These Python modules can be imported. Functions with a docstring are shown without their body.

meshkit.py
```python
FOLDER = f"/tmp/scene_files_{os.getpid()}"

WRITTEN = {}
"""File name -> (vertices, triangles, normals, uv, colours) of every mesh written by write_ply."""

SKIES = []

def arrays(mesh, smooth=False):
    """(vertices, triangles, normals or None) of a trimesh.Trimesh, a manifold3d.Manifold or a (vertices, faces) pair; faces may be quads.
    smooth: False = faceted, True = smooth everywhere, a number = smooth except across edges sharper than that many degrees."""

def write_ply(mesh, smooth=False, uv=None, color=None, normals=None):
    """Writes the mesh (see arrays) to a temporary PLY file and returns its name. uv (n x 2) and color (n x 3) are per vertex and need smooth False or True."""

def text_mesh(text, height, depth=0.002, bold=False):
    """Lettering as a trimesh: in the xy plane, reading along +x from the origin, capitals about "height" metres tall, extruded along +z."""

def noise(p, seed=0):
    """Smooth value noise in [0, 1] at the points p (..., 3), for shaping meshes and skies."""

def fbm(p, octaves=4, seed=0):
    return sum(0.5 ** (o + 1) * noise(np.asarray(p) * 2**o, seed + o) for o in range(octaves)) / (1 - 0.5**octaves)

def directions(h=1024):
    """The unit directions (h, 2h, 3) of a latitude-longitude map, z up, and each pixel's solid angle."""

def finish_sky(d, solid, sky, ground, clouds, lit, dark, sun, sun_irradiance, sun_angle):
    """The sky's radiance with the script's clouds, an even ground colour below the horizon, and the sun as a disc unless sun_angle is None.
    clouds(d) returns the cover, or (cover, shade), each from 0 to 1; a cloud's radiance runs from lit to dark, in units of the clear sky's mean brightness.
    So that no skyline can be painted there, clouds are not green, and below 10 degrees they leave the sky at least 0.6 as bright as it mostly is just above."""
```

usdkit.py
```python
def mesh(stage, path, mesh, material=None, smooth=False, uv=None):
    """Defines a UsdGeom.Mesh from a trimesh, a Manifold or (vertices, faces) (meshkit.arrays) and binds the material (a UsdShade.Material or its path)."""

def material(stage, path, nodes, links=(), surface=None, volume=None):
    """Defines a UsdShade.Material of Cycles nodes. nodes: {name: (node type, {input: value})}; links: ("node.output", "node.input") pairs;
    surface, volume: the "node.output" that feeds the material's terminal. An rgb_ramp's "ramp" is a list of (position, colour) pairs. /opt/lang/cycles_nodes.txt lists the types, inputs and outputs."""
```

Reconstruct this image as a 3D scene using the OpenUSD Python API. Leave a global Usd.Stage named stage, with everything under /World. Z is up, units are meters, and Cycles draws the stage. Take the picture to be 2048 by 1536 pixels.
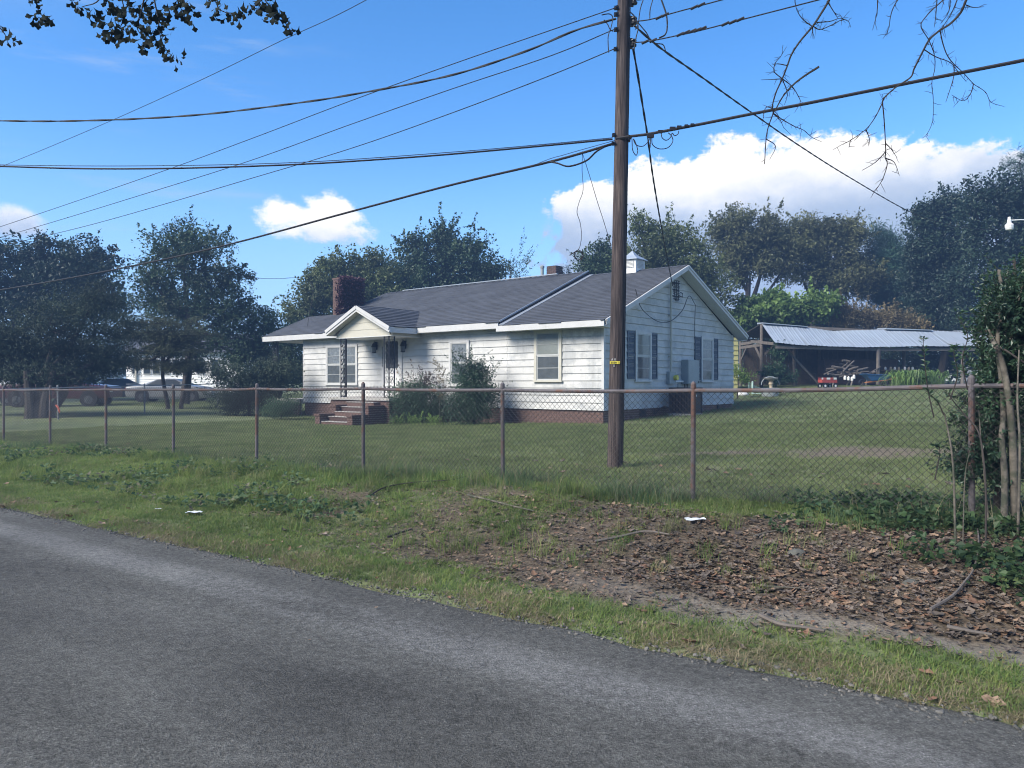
import math, random
import numpy as np
import trimesh
import meshkit, usdkit
from scipy.interpolate import RBFInterpolator
from pxr import Usd, UsdGeom, UsdLux, UsdShade, Gf, Sdf, Vt

stage = Usd.Stage.CreateInMemory()
UsdGeom.SetStageUpAxis(stage, UsdGeom.Tokens.z)
UsdGeom.SetStageMetersPerUnit(stage, 1.0)
UsdGeom.Xform.Define(stage, '/World')
UsdGeom.Scope.Define(stage, '/World/Looks')
PI = math.pi
F, EYE, HOR = 1540.0, 1.65, 763.0        # focal length in pixels of a 2048 wide picture, eye height, horizon row

# ---------------------------------------------------------------- camera, sky, sun, exposure
cam = UsdGeom.Camera.Define(stage, '/World/camera')
cam.CreateHorizontalApertureAttr(36.0); cam.CreateVerticalApertureAttr(27.0)
cam.CreateFocalLengthAttr(36.0 * F / 2048)
cam.CreateClippingRangeAttr(Gf.Vec2f(0.05, 5000))
cam.AddTranslateOp().Set(Gf.Vec3d(0, 0, EYE)); cam.AddRotateXOp().Set(90 - math.degrees(5 / F))
cam.CreateExposureAttr(2.66)
SUN_EL, SUN_AZ = math.radians(38), math.radians(-122)     # azimuth from +Y towards +X
SKY_STRENGTH, SUN_I, SUN_ANGLE = 0.0400, 0.33, 30.0


class G:
    """a little graph of shader nodes; text such as 'n3.fac' is a link"""
    def __init__(s): s.nodes, s.links = {}, []
    def n(s, kind, **inp):
        name = f'n{len(s.nodes)}'; plain = {}
        for k, v in inp.items():
            if isinstance(v, str) and '.' in v: s.links.append((v, f'{name}.{k}'))
            else: plain[k] = v
        s.nodes[name] = (kind, plain); return name
    def m(s, op, a, b=0.0, c=0.0, clamp=False): return s.n('math', math_type=op, value1=a, value2=b, value3=c, use_clamp=clamp) + '.value'
    def ss(s, v, lo, hi, a=0.0, b=1.0): return s.n('map_range', range_type='smoothstep', value=v, from_min=lo, from_max=hi, to_min=a, to_max=b, clamp=True) + '.result'
    def noise(s, vec, scale, detail=3.0, rough=0.5, out='fac', **k):
        return s.n('noise_texture', dimensions='3D', vector=vec, scale=scale, detail=detail, roughness=rough, **k) + '.' + out
    def ramp(s, f, stops): return s.n('rgb_ramp', fac=f, ramp=stops) + '.color'
    def mix(s, f, a, b, kind='mix'): return s.n('mix', mix_type=kind, fac=f, color1=a, color2=b) + '.color'
    def make(s, name, surface, volume=None): return usdkit.material(stage, '/World/Looks/' + name, s.nodes, s.links, surface=surface, volume=volume)


def build_sky():
    g = G()
    d = g.n('texture_coordinate') + '.generated'
    sp = g.n('separate_xyz', vector=d)
    X, Y, Z = sp + '.x', sp + '.y', sp + '.z'
    az = g.m('arctan2', X, Y); el = g.m('arcsine', Z)
    sky = g.n('sky_texture', sky_type='single_scattering', sun_disc=False, sun_elevation=SUN_EL, sun_rotation=SUN_AZ,
              air_density=1.0, aerosol_density=0.12, ozone_density=3.0, altitude=200.0) + '.color'
    sky = g.n('hsv', hue=0.5, saturation=1.30, value=1.0, fac=1.0, color=sky) + '.color'
    sky = g.mix(1.0, sky, (1.04, .94, .98), 'multiply')
    sky = g.mix(g.ss(el, .30, -.02, 0.0, .85), sky, (1.55, 2.75, 4.4))
    vec = g.n('combine_xyz', x=az, y=g.m('multiply', el, 1.35), z=0.0) + '.vector'
    n1 = g.noise(vec, 14.0, 9.0, 0.62)
    n2 = g.noise(vec, 55.0, 8.0, 0.65)
    def lobe(a0, e0, ra, re):
        da = g.m('divide', g.m('subtract', az, a0), ra); de = g.m('divide', g.m('subtract', el, e0), re)
        r = g.m('sqrt', g.m('add', g.m('multiply', da, da), g.m('multiply', de, de)))
        return g.m('multiply', g.m('subtract', 1.0, r), min(ra, re))
    def union(ls):
        r = lobe(*ls[0])
        for l in ls[1:]: r = g.m('smoothmax', r, lobe(*l), 0.012)
        return r
    pert = g.m('add', g.m('multiply', g.m('subtract', n1, 0.5), 0.085), g.m('multiply', g.m('subtract', n2, 0.5), 0.042))
    big = [(0.335, 0.165, 0.30, 0.122), (0.12, 0.205, 0.085, 0.055), (0.20, 0.225, 0.09, 0.055), (0.27, 0.262, 0.06, 0.036), (0.42, 0.25, 0.07, 0.038), (0.52, 0.21, 0.10, 0.058),
           (0.10, 0.172, 0.055, 0.022)]
    small = [(-0.235, 0.208, 0.048, 0.032), (-0.285, 0.208, 0.042, 0.020), (-0.215, 0.186, 0.050, 0.018), (-0.25, 0.190, 0.05, 0.018)]
    left = [(-0.575, 0.172, 0.036, 0.022)]
    low = [(-0.33, 0.083, 0.05, 0.006), (-0.02, 0.135, 0.02, 0.007)]
    others = [(1.1, 0.24, 0.25, 0.09), (1.75, 0.3, 0.3, 0.1), (2.5, 0.25, 0.28, 0.09), (-1.2, 0.25, 0.2, 0.07), (-1.9, 0.32, 0.25, 0.08), (-2.7, 0.26, 0.26, 0.09), (0.8, 0.6, 0.2, 0.07), (-1.4, 0.75, 0.25, 0.09), (2.2, 0.8, 0.3, 0.1)]
    def cloud(ls, soft, amp, shade_lo, shade_hi):
        s = g.m('multiply_add', pert, amp, union(ls))
        return g.ss(s, 0.0, soft), s
    cov, s_big = cloud(big, 0.012, 0.95, 0, 1)
    cov2, _ = cloud(small, 0.012, 0.55, 0, 1); cov3, _ = cloud(left, 0.012, 0.25, 0, 1); cov4, _ = cloud(low, 0.012, 0.2, 0, 1); cov5, _ = cloud(others, 0.03, 0.8, 0, 1)
    cov = g.m('maximum', cov, g.m('maximum', g.m('maximum', cov2, cov3), g.m('maximum', cov4, cov5)))
    # grey bodies: the cloud is bright along its upper rim and grey below
    below = g.m('subtract', g.m('multiply_add', g.m('subtract', n1, 0.5), 0.08, el), g.m('multiply_add', az, 0.055, 0.212))
    lit_big = g.ss(below, -0.045, 0.035)
    is_big = g.ss(g.m('absolute', g.m('subtract', az, 0.34)), 0.33, 0.40, 1.0, 0.0)
    lit_small = g.ss(g.m('multiply_add', n1, 0.06, el), 0.180, 0.232)
    lit = g.m('add', g.m('multiply', lit_big, is_big), g.m('multiply', lit_small, g.m('subtract', 1.0, is_big)))
    ccol = g.ramp(lit, [(0, (1.85, 2.3, 3.05)), (0.45, (3.0, 3.3, 3.8)), (1, (5.0, 4.8, 4.5))])
    # thin veils
    stretch = g.n('mapping', vector=vec, scale=(3.0, 14.0, 1.0), rotation=(0, 0, -0.42)) + '.vector'
    w = g.m('multiply', g.ss(g.noise(stretch, 1.3, 6.0, 0.6), 0.52, 0.80), g.ss(el, 0.0, 0.1))
    w = g.m('multiply', w, g.ss(az, -0.15, -0.4))
    veil = g.m('multiply', g.ss(g.noise(vec, 4.0, 4.0), 0.44, 0.66), g.m('multiply', g.ss(el, 0.36, 0.46), g.ss(az, -0.36, -0.50)))
    thin = g.m('add', g.m('multiply', w, 0.6), g.m('multiply', veil, 0.75))
    c = g.mix(thin, sky, (2.2, 2.7, 3.5))
    c = g.mix(cov, c, ccol)
    bg = g.n('background_shader', color=c, strength=SKY_STRENGTH)
    return g.make('sky_look', bg + '.background')


sky = UsdLux.DomeLight.Define(stage, '/World/sky')
UsdShade.MaterialBindingAPI.Apply(sky.GetPrim()).Bind(build_sky())
sky.GetPrim().SetCustomDataByKey('kind', 'structure')
sun = UsdLux.DistantLight.Define(stage, '/World/sun')
sun.CreateNormalizeAttr(True); sun.CreateIntensityAttr(SUN_I); sun.CreateAngleAttr(SUN_ANGLE); sun.CreateColorAttr(Gf.Vec3f(1.0, 0.93, 0.82))
sun.AddRotateZOp().Set(-math.degrees(SUN_AZ)); sun.AddRotateXOp().Set(-(90 - math.degrees(SUN_EL)))

# ---------------------------------------------------------------- helpers
used = {}
def numbered(path):
    n = used.get(path, 0); used[path] = n + 1
    return path if n == 0 else f'{path}_{n:03d}'

class MB:
    """collects pieces into one mesh"""
    def __init__(s): s.v, s.f, s.k = [], [], 0
    def add(s, v, f):
        v = np.asarray(v, float).reshape(-1, 3); f = np.asarray(f, int)
        if f.shape[1] == 4: f = np.vstack([f[:, [0, 1, 2]], f[:, [0, 2, 3]]])
        s.v.append(v); s.f.append(f + s.k); s.k += len(v); return s
    def tm(s, m): return s.add(m.vertices, m.faces)
    def box(s, c, size, R=None):
        b = np.array([[x, y, z] for x in (-.5, .5) for y in (-.5, .5) for z in (-.5, .5)]) * np.asarray(size)
        if R is not None: b = b @ np.asarray(R)
        return s.add(b + np.asarray(c), [[0, 1, 3, 2], [4, 6, 7, 5], [0, 4, 5, 1], [2, 3, 7, 6], [0, 2, 6, 4], [1, 5, 7, 3]])
    def hexa(s, p): # eight corners: lower ring of four, upper ring of four
        return s.add(p, [[0, 3, 2, 1], [4, 5, 6, 7], [0, 1, 5, 4], [1, 2, 6, 5], [2, 3, 7, 6], [3, 0, 4, 7]])
    def quad(s, a, b, c, d): return s.add([a, b, c, d], [[0, 1, 2, 3]])
    def tube(s, p, r, sides=6, cap=True):
        p = np.asarray(p, float); r = np.broadcast_to(np.asarray(r, float), (len(p),))
        t = np.gradient(p, axis=0); t /= np.linalg.norm(t, axis=1, keepdims=True) + 1e-12
        ref = np.array([0, 0, 1.0]) if abs(t[:, 2]).mean() < .85 else np.array([1.0, 0, 0])
        a = np.cross(t, ref); a /= np.linalg.norm(a, axis=1, keepdims=True) + 1e-12; b = np.cross(t, a)
        ang = np.arange(sides) * 2 * PI / sides
        v = p[:, None] + r[:, None, None] * (np.cos(ang)[None, :, None] * a[:, None] + np.sin(ang)[None, :, None] * b[:, None])
        i, j = np.meshgrid(np.arange(len(p) - 1), np.arange(sides), indexing='ij')
        q = np.stack([i * sides + j, i * sides + (j + 1) % sides, (i + 1) * sides + (j + 1) % sides, (i + 1) * sides + j], -1).reshape(-1, 4)
        v = v.reshape(-1, 3); f = np.vstack([q[:, [0, 1, 2]], q[:, [0, 2, 3]]])
        if cap:
            n = len(v); v = np.vstack([v, p[0], p[-1]]); k = np.arange(sides)
            f = np.vstack([f, np.stack([np.full(sides, n), (k + 1) % sides, k], 1), np.stack([np.full(sides, n + 1), n - sides + k, n - sides + (k + 1) % sides], 1)])
        return s.add(v, f)
    def bar(s, a, b, w, h=None): # square bar
        a, b = np.asarray(a, float), np.asarray(b, float); t = b - a; L = np.linalg.norm(t); t /= L
        ref = np.array([0, 0, 1.0]) if abs(t[2]) < .9 else np.array([1.0, 0, 0])
        u = np.cross(ref, t); u /= np.linalg.norm(u); v = np.cross(t, u)
        return s.box((a + b) / 2, (L, w, h or w), np.array([t, u, v]))
    def lathe(s, c, prof, sides=16): # profile of (radius, height)
        ang = np.arange(sides) * 2 * PI / sides; v = np.array([[r * math.cos(x), r * math.sin(x), z] for r, z in prof for x in ang]) + np.asarray(c)
        f = [[i * sides + j, i * sides + (j + 1) % sides, (i + 1) * sides + (j + 1) % sides, (i + 1) * sides + j] for i in range(len(prof) - 1) for j in range(sides)]
        return s.add(v, f)
    def mesh(s): return np.vstack(s.v), np.vstack(s.f)
    def build(s, name, m, parent=None, **k): return obj(name, s.mesh(), m, parent, **k)

ORIGIN = {}
def tag(p, label=None, cat=None, group=None, kind=None):
    p = p.GetPrim() if hasattr(p, 'GetPrim') else p
    for k, v in (('label', label), ('category', cat), ('group', group), ('kind', kind)):
        if v: p.SetCustomDataByKey(k, v)
    return p
def thing(name, loc, label, cat, group=None):
    path = numbered('/World/' + name); x = UsdGeom.Xform.Define(stage, path)
    x.AddTranslateOp().Set(Gf.Vec3d(*map(float, loc))); ORIGIN[path] = np.asarray(loc, float)
    return tag(x, label, cat, group)
def obj(name, mesh, m, parent=None, smooth=False, label=None, cat=None, group=None, kind=None):
    """ONE Mesh prim under parent (or /World), its points given in world space"""
    if hasattr(mesh, 'vertices'): mesh = (mesh.vertices, mesh.faces)
    base = str(parent.GetPath()) if parent is not None else '/World'
    org = np.zeros(3)
    for k, o in ORIGIN.items():
        if base == k or base.startswith(k + '/'): org = o
    path = numbered(base + '/' + name)
    v, f = np.asarray(mesh[0], float), mesh[1]
    p = None
    if parent is None:
        org = np.array([v[:, 0].mean(), v[:, 1].mean(), v[:, 2].min()]) if kind is None else np.zeros(3)
    prim = usdkit.mesh(stage, path, (v - org, f), m, smooth=smooth)
    if parent is None and kind is None: prim.AddTranslateOp().Set(Gf.Vec3d(*map(float, org)))
    return tag(prim, label, cat, group, kind)
def P(x, y, Z): # the world point seen at a pixel of the 2048 wide photograph at a given distance
    return np.array([(x - 1024) / F * Z, Z, EYE + (HOR - y) / F * Z])
def spline(pts, k=6):
    pts = np.asarray(pts, float)
    if len(pts) < 3: return np.linspace(pts[0], pts[-1], k + 1)
    q = np.vstack([2 * pts[0] - pts[1], pts, 2 * pts[-1] - pts[-2]]); out = []
    for i in range(1, len(q) - 2):
        for t in np.linspace(0, 1, k, endpoint=False):
            a, b, c, d = q[i - 1:i + 3]
            out.append(.5 * (2 * b + (c - a) * t + (2 * a - 5 * b + 4 * c - d) * t * t + (3 * b - a - 3 * c + d) * t ** 3))
    return np.array(out + [pts[-1]])
def smooth01(x, lo, hi):
    t = np.clip((x - lo) / (hi - lo), 0, 1); return t * t * (3 - 2 * t)

# ---------------------------------------------------------------- materials
def simple(name, col, rough=.6, var=.18, scale=3.0, metal=0.0, bump=0.0, bscale=40.0, spec=.4, dirt=None, dscale=1.2, dlo=.5, dhi=.7, island=0.0):
    g = G(); pos = g.n('geometry') + '.position'
    c = np.asarray(col, float)
    base = g.ramp(g.noise(pos, scale, 5.0, .6), [(.25, tuple(c * (1 - var))), (.75, tuple(np.minimum(c * (1 + var), 1)))])
    if island:
        r = g.n('geometry') + '.random_per_island'
        base = g.mix(1.0, base, g.ramp(r, [(0, (1 - island,) * 3), (1, (1 + island,) * 3)]), 'multiply')
    if dirt is not None:
        base = g.mix(g.ss(g.noise(pos, dscale, 6.0, .65), dlo, dhi), base, tuple(dirt))
    k = dict(base_color=base, roughness=rough, metallic=metal, specular_ior_level=spec)
    if bump: k['normal'] = g.n('bump', height=g.noise(pos, bscale, 4.0, .6), strength=bump, distance=.01) + '.normal'
    return g.make(name, g.n('principled_bsdf', **k) + '.BSDF')

def leafy(name, cols, trans=.25, rough=.5, nscale=.5, gloss=.3):
    """leaves: a colour for each leaf, light and dark drifts through the crown"""
    g = G(); geo = g.n('geometry')
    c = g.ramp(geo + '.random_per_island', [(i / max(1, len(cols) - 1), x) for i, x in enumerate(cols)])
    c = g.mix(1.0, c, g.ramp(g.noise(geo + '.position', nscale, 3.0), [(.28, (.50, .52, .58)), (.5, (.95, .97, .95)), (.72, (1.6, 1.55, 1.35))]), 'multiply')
    a = g.n('principled_bsdf', base_color=c, roughness=rough, specular_ior_level=gloss) + '.BSDF'
    b = g.n('translucent_bsdf', color=c) + '.BSDF'
    return g.make(name, g.n('mix_closure', fac=trans, closure1=a, closure2=b) + '.closure')

def instanced_leaf(name, cols, trans=.2, rough=.6):
    g = G(); oi = g.n('object_info') + '.random'; geo = g.n('geometry')
    c = g.ramp(oi, [(i / max(1, len(cols) - 1), x) for i, x in enumerate(cols)])
    c = g.mix(1.0, c, g.ramp(g.noise(geo + '.position', 1.1, 3.0), [(.3, (.7, .72, .7)), (.7, (1.25, 1.22, 1.2))]), 'multiply')
    a = g.n('principled_bsdf', base_color=c, roughness=rough, specular_ior_level=.25) + '.BSDF'
    b = g.n('translucent_bsdf', color=c) + '.BSDF'
    return g.make(name, g.n('mix_closure', fac=trans, closure1=a, closure2=b) + '.closure')

def siding_material(name, strength):
    g = G(); pos = g.n('geometry') + '.position'
    c = g.ramp(g.noise(pos, 2.0, 4.0), [(.3, (.44, .44, .425)), (.7, (.52, .52, .50))])
    c = g.mix(1.0, c, g.ramp(g.n('geometry') + '.random_per_island', [(0, (.93, .93, .93)), (1, (1.04, 1.04, 1.04))]), 'multiply')
    blot = g.noise(g.n('mapping', vector=pos, scale=(1.0, 1.0, 1.5)) + '.vector', .9, 7.0, .68)
    edge = g.ss(blot, .50 - .05 * strength, .57)
    streak = g.noise(g.n('mapping', vector=pos, scale=(9.0, 9.0, .55)) + '.vector', 1.2, 5.0, .7)
    c = g.mix(g.m('multiply', edge, g.m('multiply_add', streak, .7 * strength, .12)), c, (.20, .215, .225))
    c = g.mix(g.m('multiply', g.ss(streak, .52, .75), .28 * strength), c, (.28, .27, .25))
    return g.make(name, g.n('principled_bsdf', base_color=c, roughness=.55, specular_ior_level=.35,
                            normal=g.n('bump', height=streak, strength=.15, distance=.004) + '.normal') + '.BSDF')

M = {}
M['siding'] = siding_material('siding_paint', 1.15)
M['siding_clean'] = siding_material('siding_paint_cleaner', .55)
M['trim'] = simple('white_trim', (.43, .43, .425), .5, .08, 3, dirt=(.36, .36, .35), dscale=1.6, dlo=.56, dhi=.78)
M['cream'] = simple('cream_trim', (.41, .395, .335), .5, .06, 4)
M['shingle'] = simple('roof_shingle', (.075, .082, .098), .85, .25, 1.1, bump=.5, bscale=160, island=.22)
M['flash'] = simple('metal_flashing', (.26, .29, .33), .4, .1, 3, metal=.2)
M['brick'] = simple('red_brick', (.165, .100, .084), .85, .3, 9, bump=.5, bscale=60, island=.4)
M['mortar'] = simple('mortar', (.34, .29, .26), .9, .15, 12)
M['black_iron'] = simple('black_iron', (.008, .009, .013), .45, .2, 8)
M['shutter'] = simple('slate_blue_shutter', (.052, .068, .092), .5, .12, 5)
M['grey_metal'] = simple('grey_painted_metal', (.235, .262, .265), .42, .08, 3)
M['galv'] = simple('galvanised_sheet', (.27, .31, .36), .45, .14, .9, metal=.15, dirt=(.26, .20, .16), dscale=.5, dlo=.60, dhi=.80)
M['rusty'] = simple('rusty_pipe', (.088, .080, .086), .8, .3, 6, dirt=(.10, .055, .042), dscale=4, dlo=.5, dhi=.62, bump=.4, bscale=80)
M['wire'] = simple('rusty_wire', (.050, .045, .044), .75, .3, 4)
M['galvpipe'] = simple('galvanised_pipe', (.22, .23, .24), .5, .2, 5, metal=.3, dirt=(.13, .07, .045), dscale=3, dlo=.55, dhi=.7)
M['black_rubber'] = simple('black_cable', (.006, .006, .009), .7, .1, 3)
M['greywood'] = simple('weathered_wood', (.105, .092, .082), .85, .3, 5, bump=.5, bscale=30)
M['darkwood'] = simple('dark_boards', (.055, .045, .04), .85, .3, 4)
M['bark'] = simple('tree_bark', (.032, .027, .024), .9, .35, 5, bump=.7, bscale=25)
M['palebark'] = simple('pale_bark', (.095, .085, .070), .9, .55, 14, bump=.8, bscale=45, dirt=(.045, .05, .035), dscale=6, dlo=.48, dhi=.6)
M['white'] = simple('white_enamel', (.58, .58, .56), .4, .05, 4)
M['bluewhite'] = simple('white_wall', (.48, .49, .49), .6, .05, 2)
M['yellow_wall'] = simple('olive_yellow_siding', (.28, .27, .115), .7, .12, 3)
M['concrete'] = simple('concrete', (.30, .29, .27), .85, .15, 6, bump=.3, bscale=60)
M['red_paint'] = simple('faded_red_paint', (.30, .055, .045), .5, .2, 5)
M['blue_paint'] = simple('blue_plastic', (.025, .085, .20), .4, .1, 4)
M['rust_tank'] = simple('brown_rusty_steel', (.055, .032, .028), .7, .3, 3)
M['vine'] = leafy('red_vine_leaves', [(.085, .038, .052), (.14, .038, .052), (.18, .050, .048), (.075, .065, .052)], .15)
M['yellowtag'] = simple('yellow_tag', (.62, .52, .07), .4, .05, 8)
M['tan'] = simple('tan_stone', (.34, .28, .20), .8, .15, 8)

def pole_wood():
    g = G(); pos = g.n('geometry') + '.position'
    grain = g.noise(g.n('mapping', vector=pos, scale=(30, 30, 1.1)) + '.vector', 1.6, 7.0, .65)
    big = g.noise(g.n('mapping', vector=pos, scale=(3, 3, .5)) + '.vector', 1.0, 3.0)
    c = g.ramp(grain, [(.30, (.011, .009, .010)), (.48, (.044, .036, .036)), (.66, (.105, .086, .079))])
    c = g.mix(1.0, c, g.ramp(big, [(.3, (.72, .72, .76)), (.7, (1.2, 1.15, 1.1))]), 'multiply')
    return g.make('creosoted_pole', g.n('principled_bsdf', base_color=c, roughness=.85, specular_ior_level=.25, normal=g.n('bump', height=grain, strength=.9, distance=.012) + '.normal') + '.BSDF')
M['pole'] = pole_wood()

def window_glass():
    g = G()
    t = g.n('transparent_bsdf', color=(.80, .84, .86))
    s = g.n('glossy_bsdf', color=(.9, .9, .9), roughness=.03)
    f = g.m('multiply', g.n('fresnel', IOR=1.45) + '.fac', 1.0)
    return g.make('window_glass', g.n('mix_closure', fac=f, closure1=t + '.BSDF', closure2=s + '.BSDF') + '.closure')
M['glass'] = window_glass()
M['blind'] = simple('drawn_blind', (.40, .40, .37), .8, .12, 2)
M['sash'] = simple('aluminium_sash', (.36, .37, .36), .5, .06, 3)
M['curtain'] = simple('grey_curtain', (.34, .35, .37), .8, .35, 14)
M['lower_screen'] = simple('dusty_screen', (.19, .20, .21), .85, .2, 3)
M['screen'] = simple('insect_screen', (.11, .12, .13), .7, .25, 5)
M['darkroom'] = simple('dark_room', (.06, .065, .075), .8, .2, 4)

# ---------------------------------------------------------------- ground shape
RN, RL = np.array([.573, .82]), np.array([-.82, .573])
def nl(x, y): return .573 * x + .82 * y - 4.46, -.82 * x + .573 * y     # distance beyond the road edge, distance along the road (to the left)
def xy(n, l): return (n + 4.46) * .573 - .82 * l, (n + 4.46) * .82 + .573 * l
FD = np.array([-.8035, .5948]); F0 = np.array([1.98, 8.4]); FS = 2.617
def fpt(i): return F0 + FD * FS * i
_fz = {-3: .46, -2: .43, -1: .39, 0: .34, 1: .36, 2: .27, 3: .24, 4: .26, 5: .22, 6: .17, 7: .12, 8: .08}
ctrl = [(*fpt(i), z) for i, z in _fz.items()]
ctrl += [(2.95, 24.8, .28), (5, 27, .40), (9.4, 32.8, .55), (-9.4, 34.8, .12), (-6.2, 28.5, .04), (-2, 27, .13), (1.58, 11.9, .32), (5.5, 13.5, .42), (0, 17, .26), (8, 20, .55), (14.3, 44, 1.31), (28, 47, 1.40),
         (17, 40, 1.30), (-20, 45, .42), (-17.8, 42, .42), (-17, 29, .22), (-15.7, 33, .28), (-14.6, 38, .36), (-23, 40, .33), (0, 80, 1.5), (-40, 80, .9), (45, 80, 1.9), (40, 20, 1.0), (-40, 25, .05), (-13, 29, .15), (20, 30, 1.05),
         (0, 200, 2.0), (-150, 150, 1.0), (150, 150, 2.5), (100, 0, 1.2), (-100, 60, .2)]
ctrl = np.array(ctrl)
_rbf = RBFInterpolator(ctrl[:, :2] / 20, ctrl[:, 2], kernel='thin_plate_spline', smoothing=.002)
def H(x, y, rough=True):
    x, y = np.asarray(x, float), np.asarray(y, float); sh = x.shape; x, y = x.ravel(), y.ravel()
    n, l = nl(x, y)
    n2 = np.maximum(n, 3.5); X, Y = xy(n2, l)
    far = np.clip(np.hypot(X, Y) / 220, 1, None); q = np.stack([X / far, Y / far], 1) / 20
    z = _rbf(q)
    fr = np.interp(n, [-1, 0, .5, 1.15, 1.6, 2.3, 2.9, 3.4, 4], [0, 0, .06, .10, .26, .62, .88, 1, 1])
    z = np.where(n < 3.5, z * fr, z)
    z = np.where(n < -.02, np.where(n > -6.9, -.035, .02), z)
    if rough:
        p = np.stack([x, y, np.zeros_like(x)], 1)
        near = smooth01(n, .1, .6)
        z = z + near * np.where(n < 3.9, .045, .02) * (meshkit.fbm(p * 1.7, 4, 3) - .5) * 2
    return z.reshape(sh)
def h1(x, y): return float(H(np.array([x]), np.array([y]), False)[0])

def litter_amount(n, l):
    p = np.stack([n, l, np.zeros_like(n)], -1)
    w = meshkit.fbm(p * 1.1, 3, 11)
    a = smooth01(l + (w - .5) * 3.2, 8.0, 4.3) * smooth01(n + (w - .5) * .7, .45, .95) * smooth01(n + (w - .5) * .5, 3.35, 3.0)
    spots = smooth01(w, .55, .68) * smooth01(l, 13, 9) * smooth01(n, 1.0, 1.5) * smooth01(n, 3.2, 2.4) * .9
    return np.clip(np.maximum(a, spots), 0, 1)
def path_amount(n, l):
    w = meshkit.fbm(np.stack([n, l, np.zeros_like(n)], -1) * 1.6, 3, 5)
    return smooth01(l + (w - .5) * 1.5, 3.4, 2.0) * smooth01(n + (w - .5) * .7, .58, .78) * smooth01(n + (w - .5) * .5, 1.20, .98) * .8
def bare_amount(x, y):
    w = meshkit.fbm(np.stack([x, y, np.zeros_like(x)], -1) * .8, 3, 9)
    e = ((x - 5.6) / 2.6) ** 2 + ((y - 13.3 + .15 * (x - 5.6)) / 1.0) ** 2
    e2 = ((x - 2.6) / 1.4) ** 2 + ((y - 11.6) / .6) ** 2
    return np.maximum(smooth01(e + (w - .5) * 2.0, 1.25, .3), .35 * smooth01(e2 + (w - .5) * 2, 1.2, .3))

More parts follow.
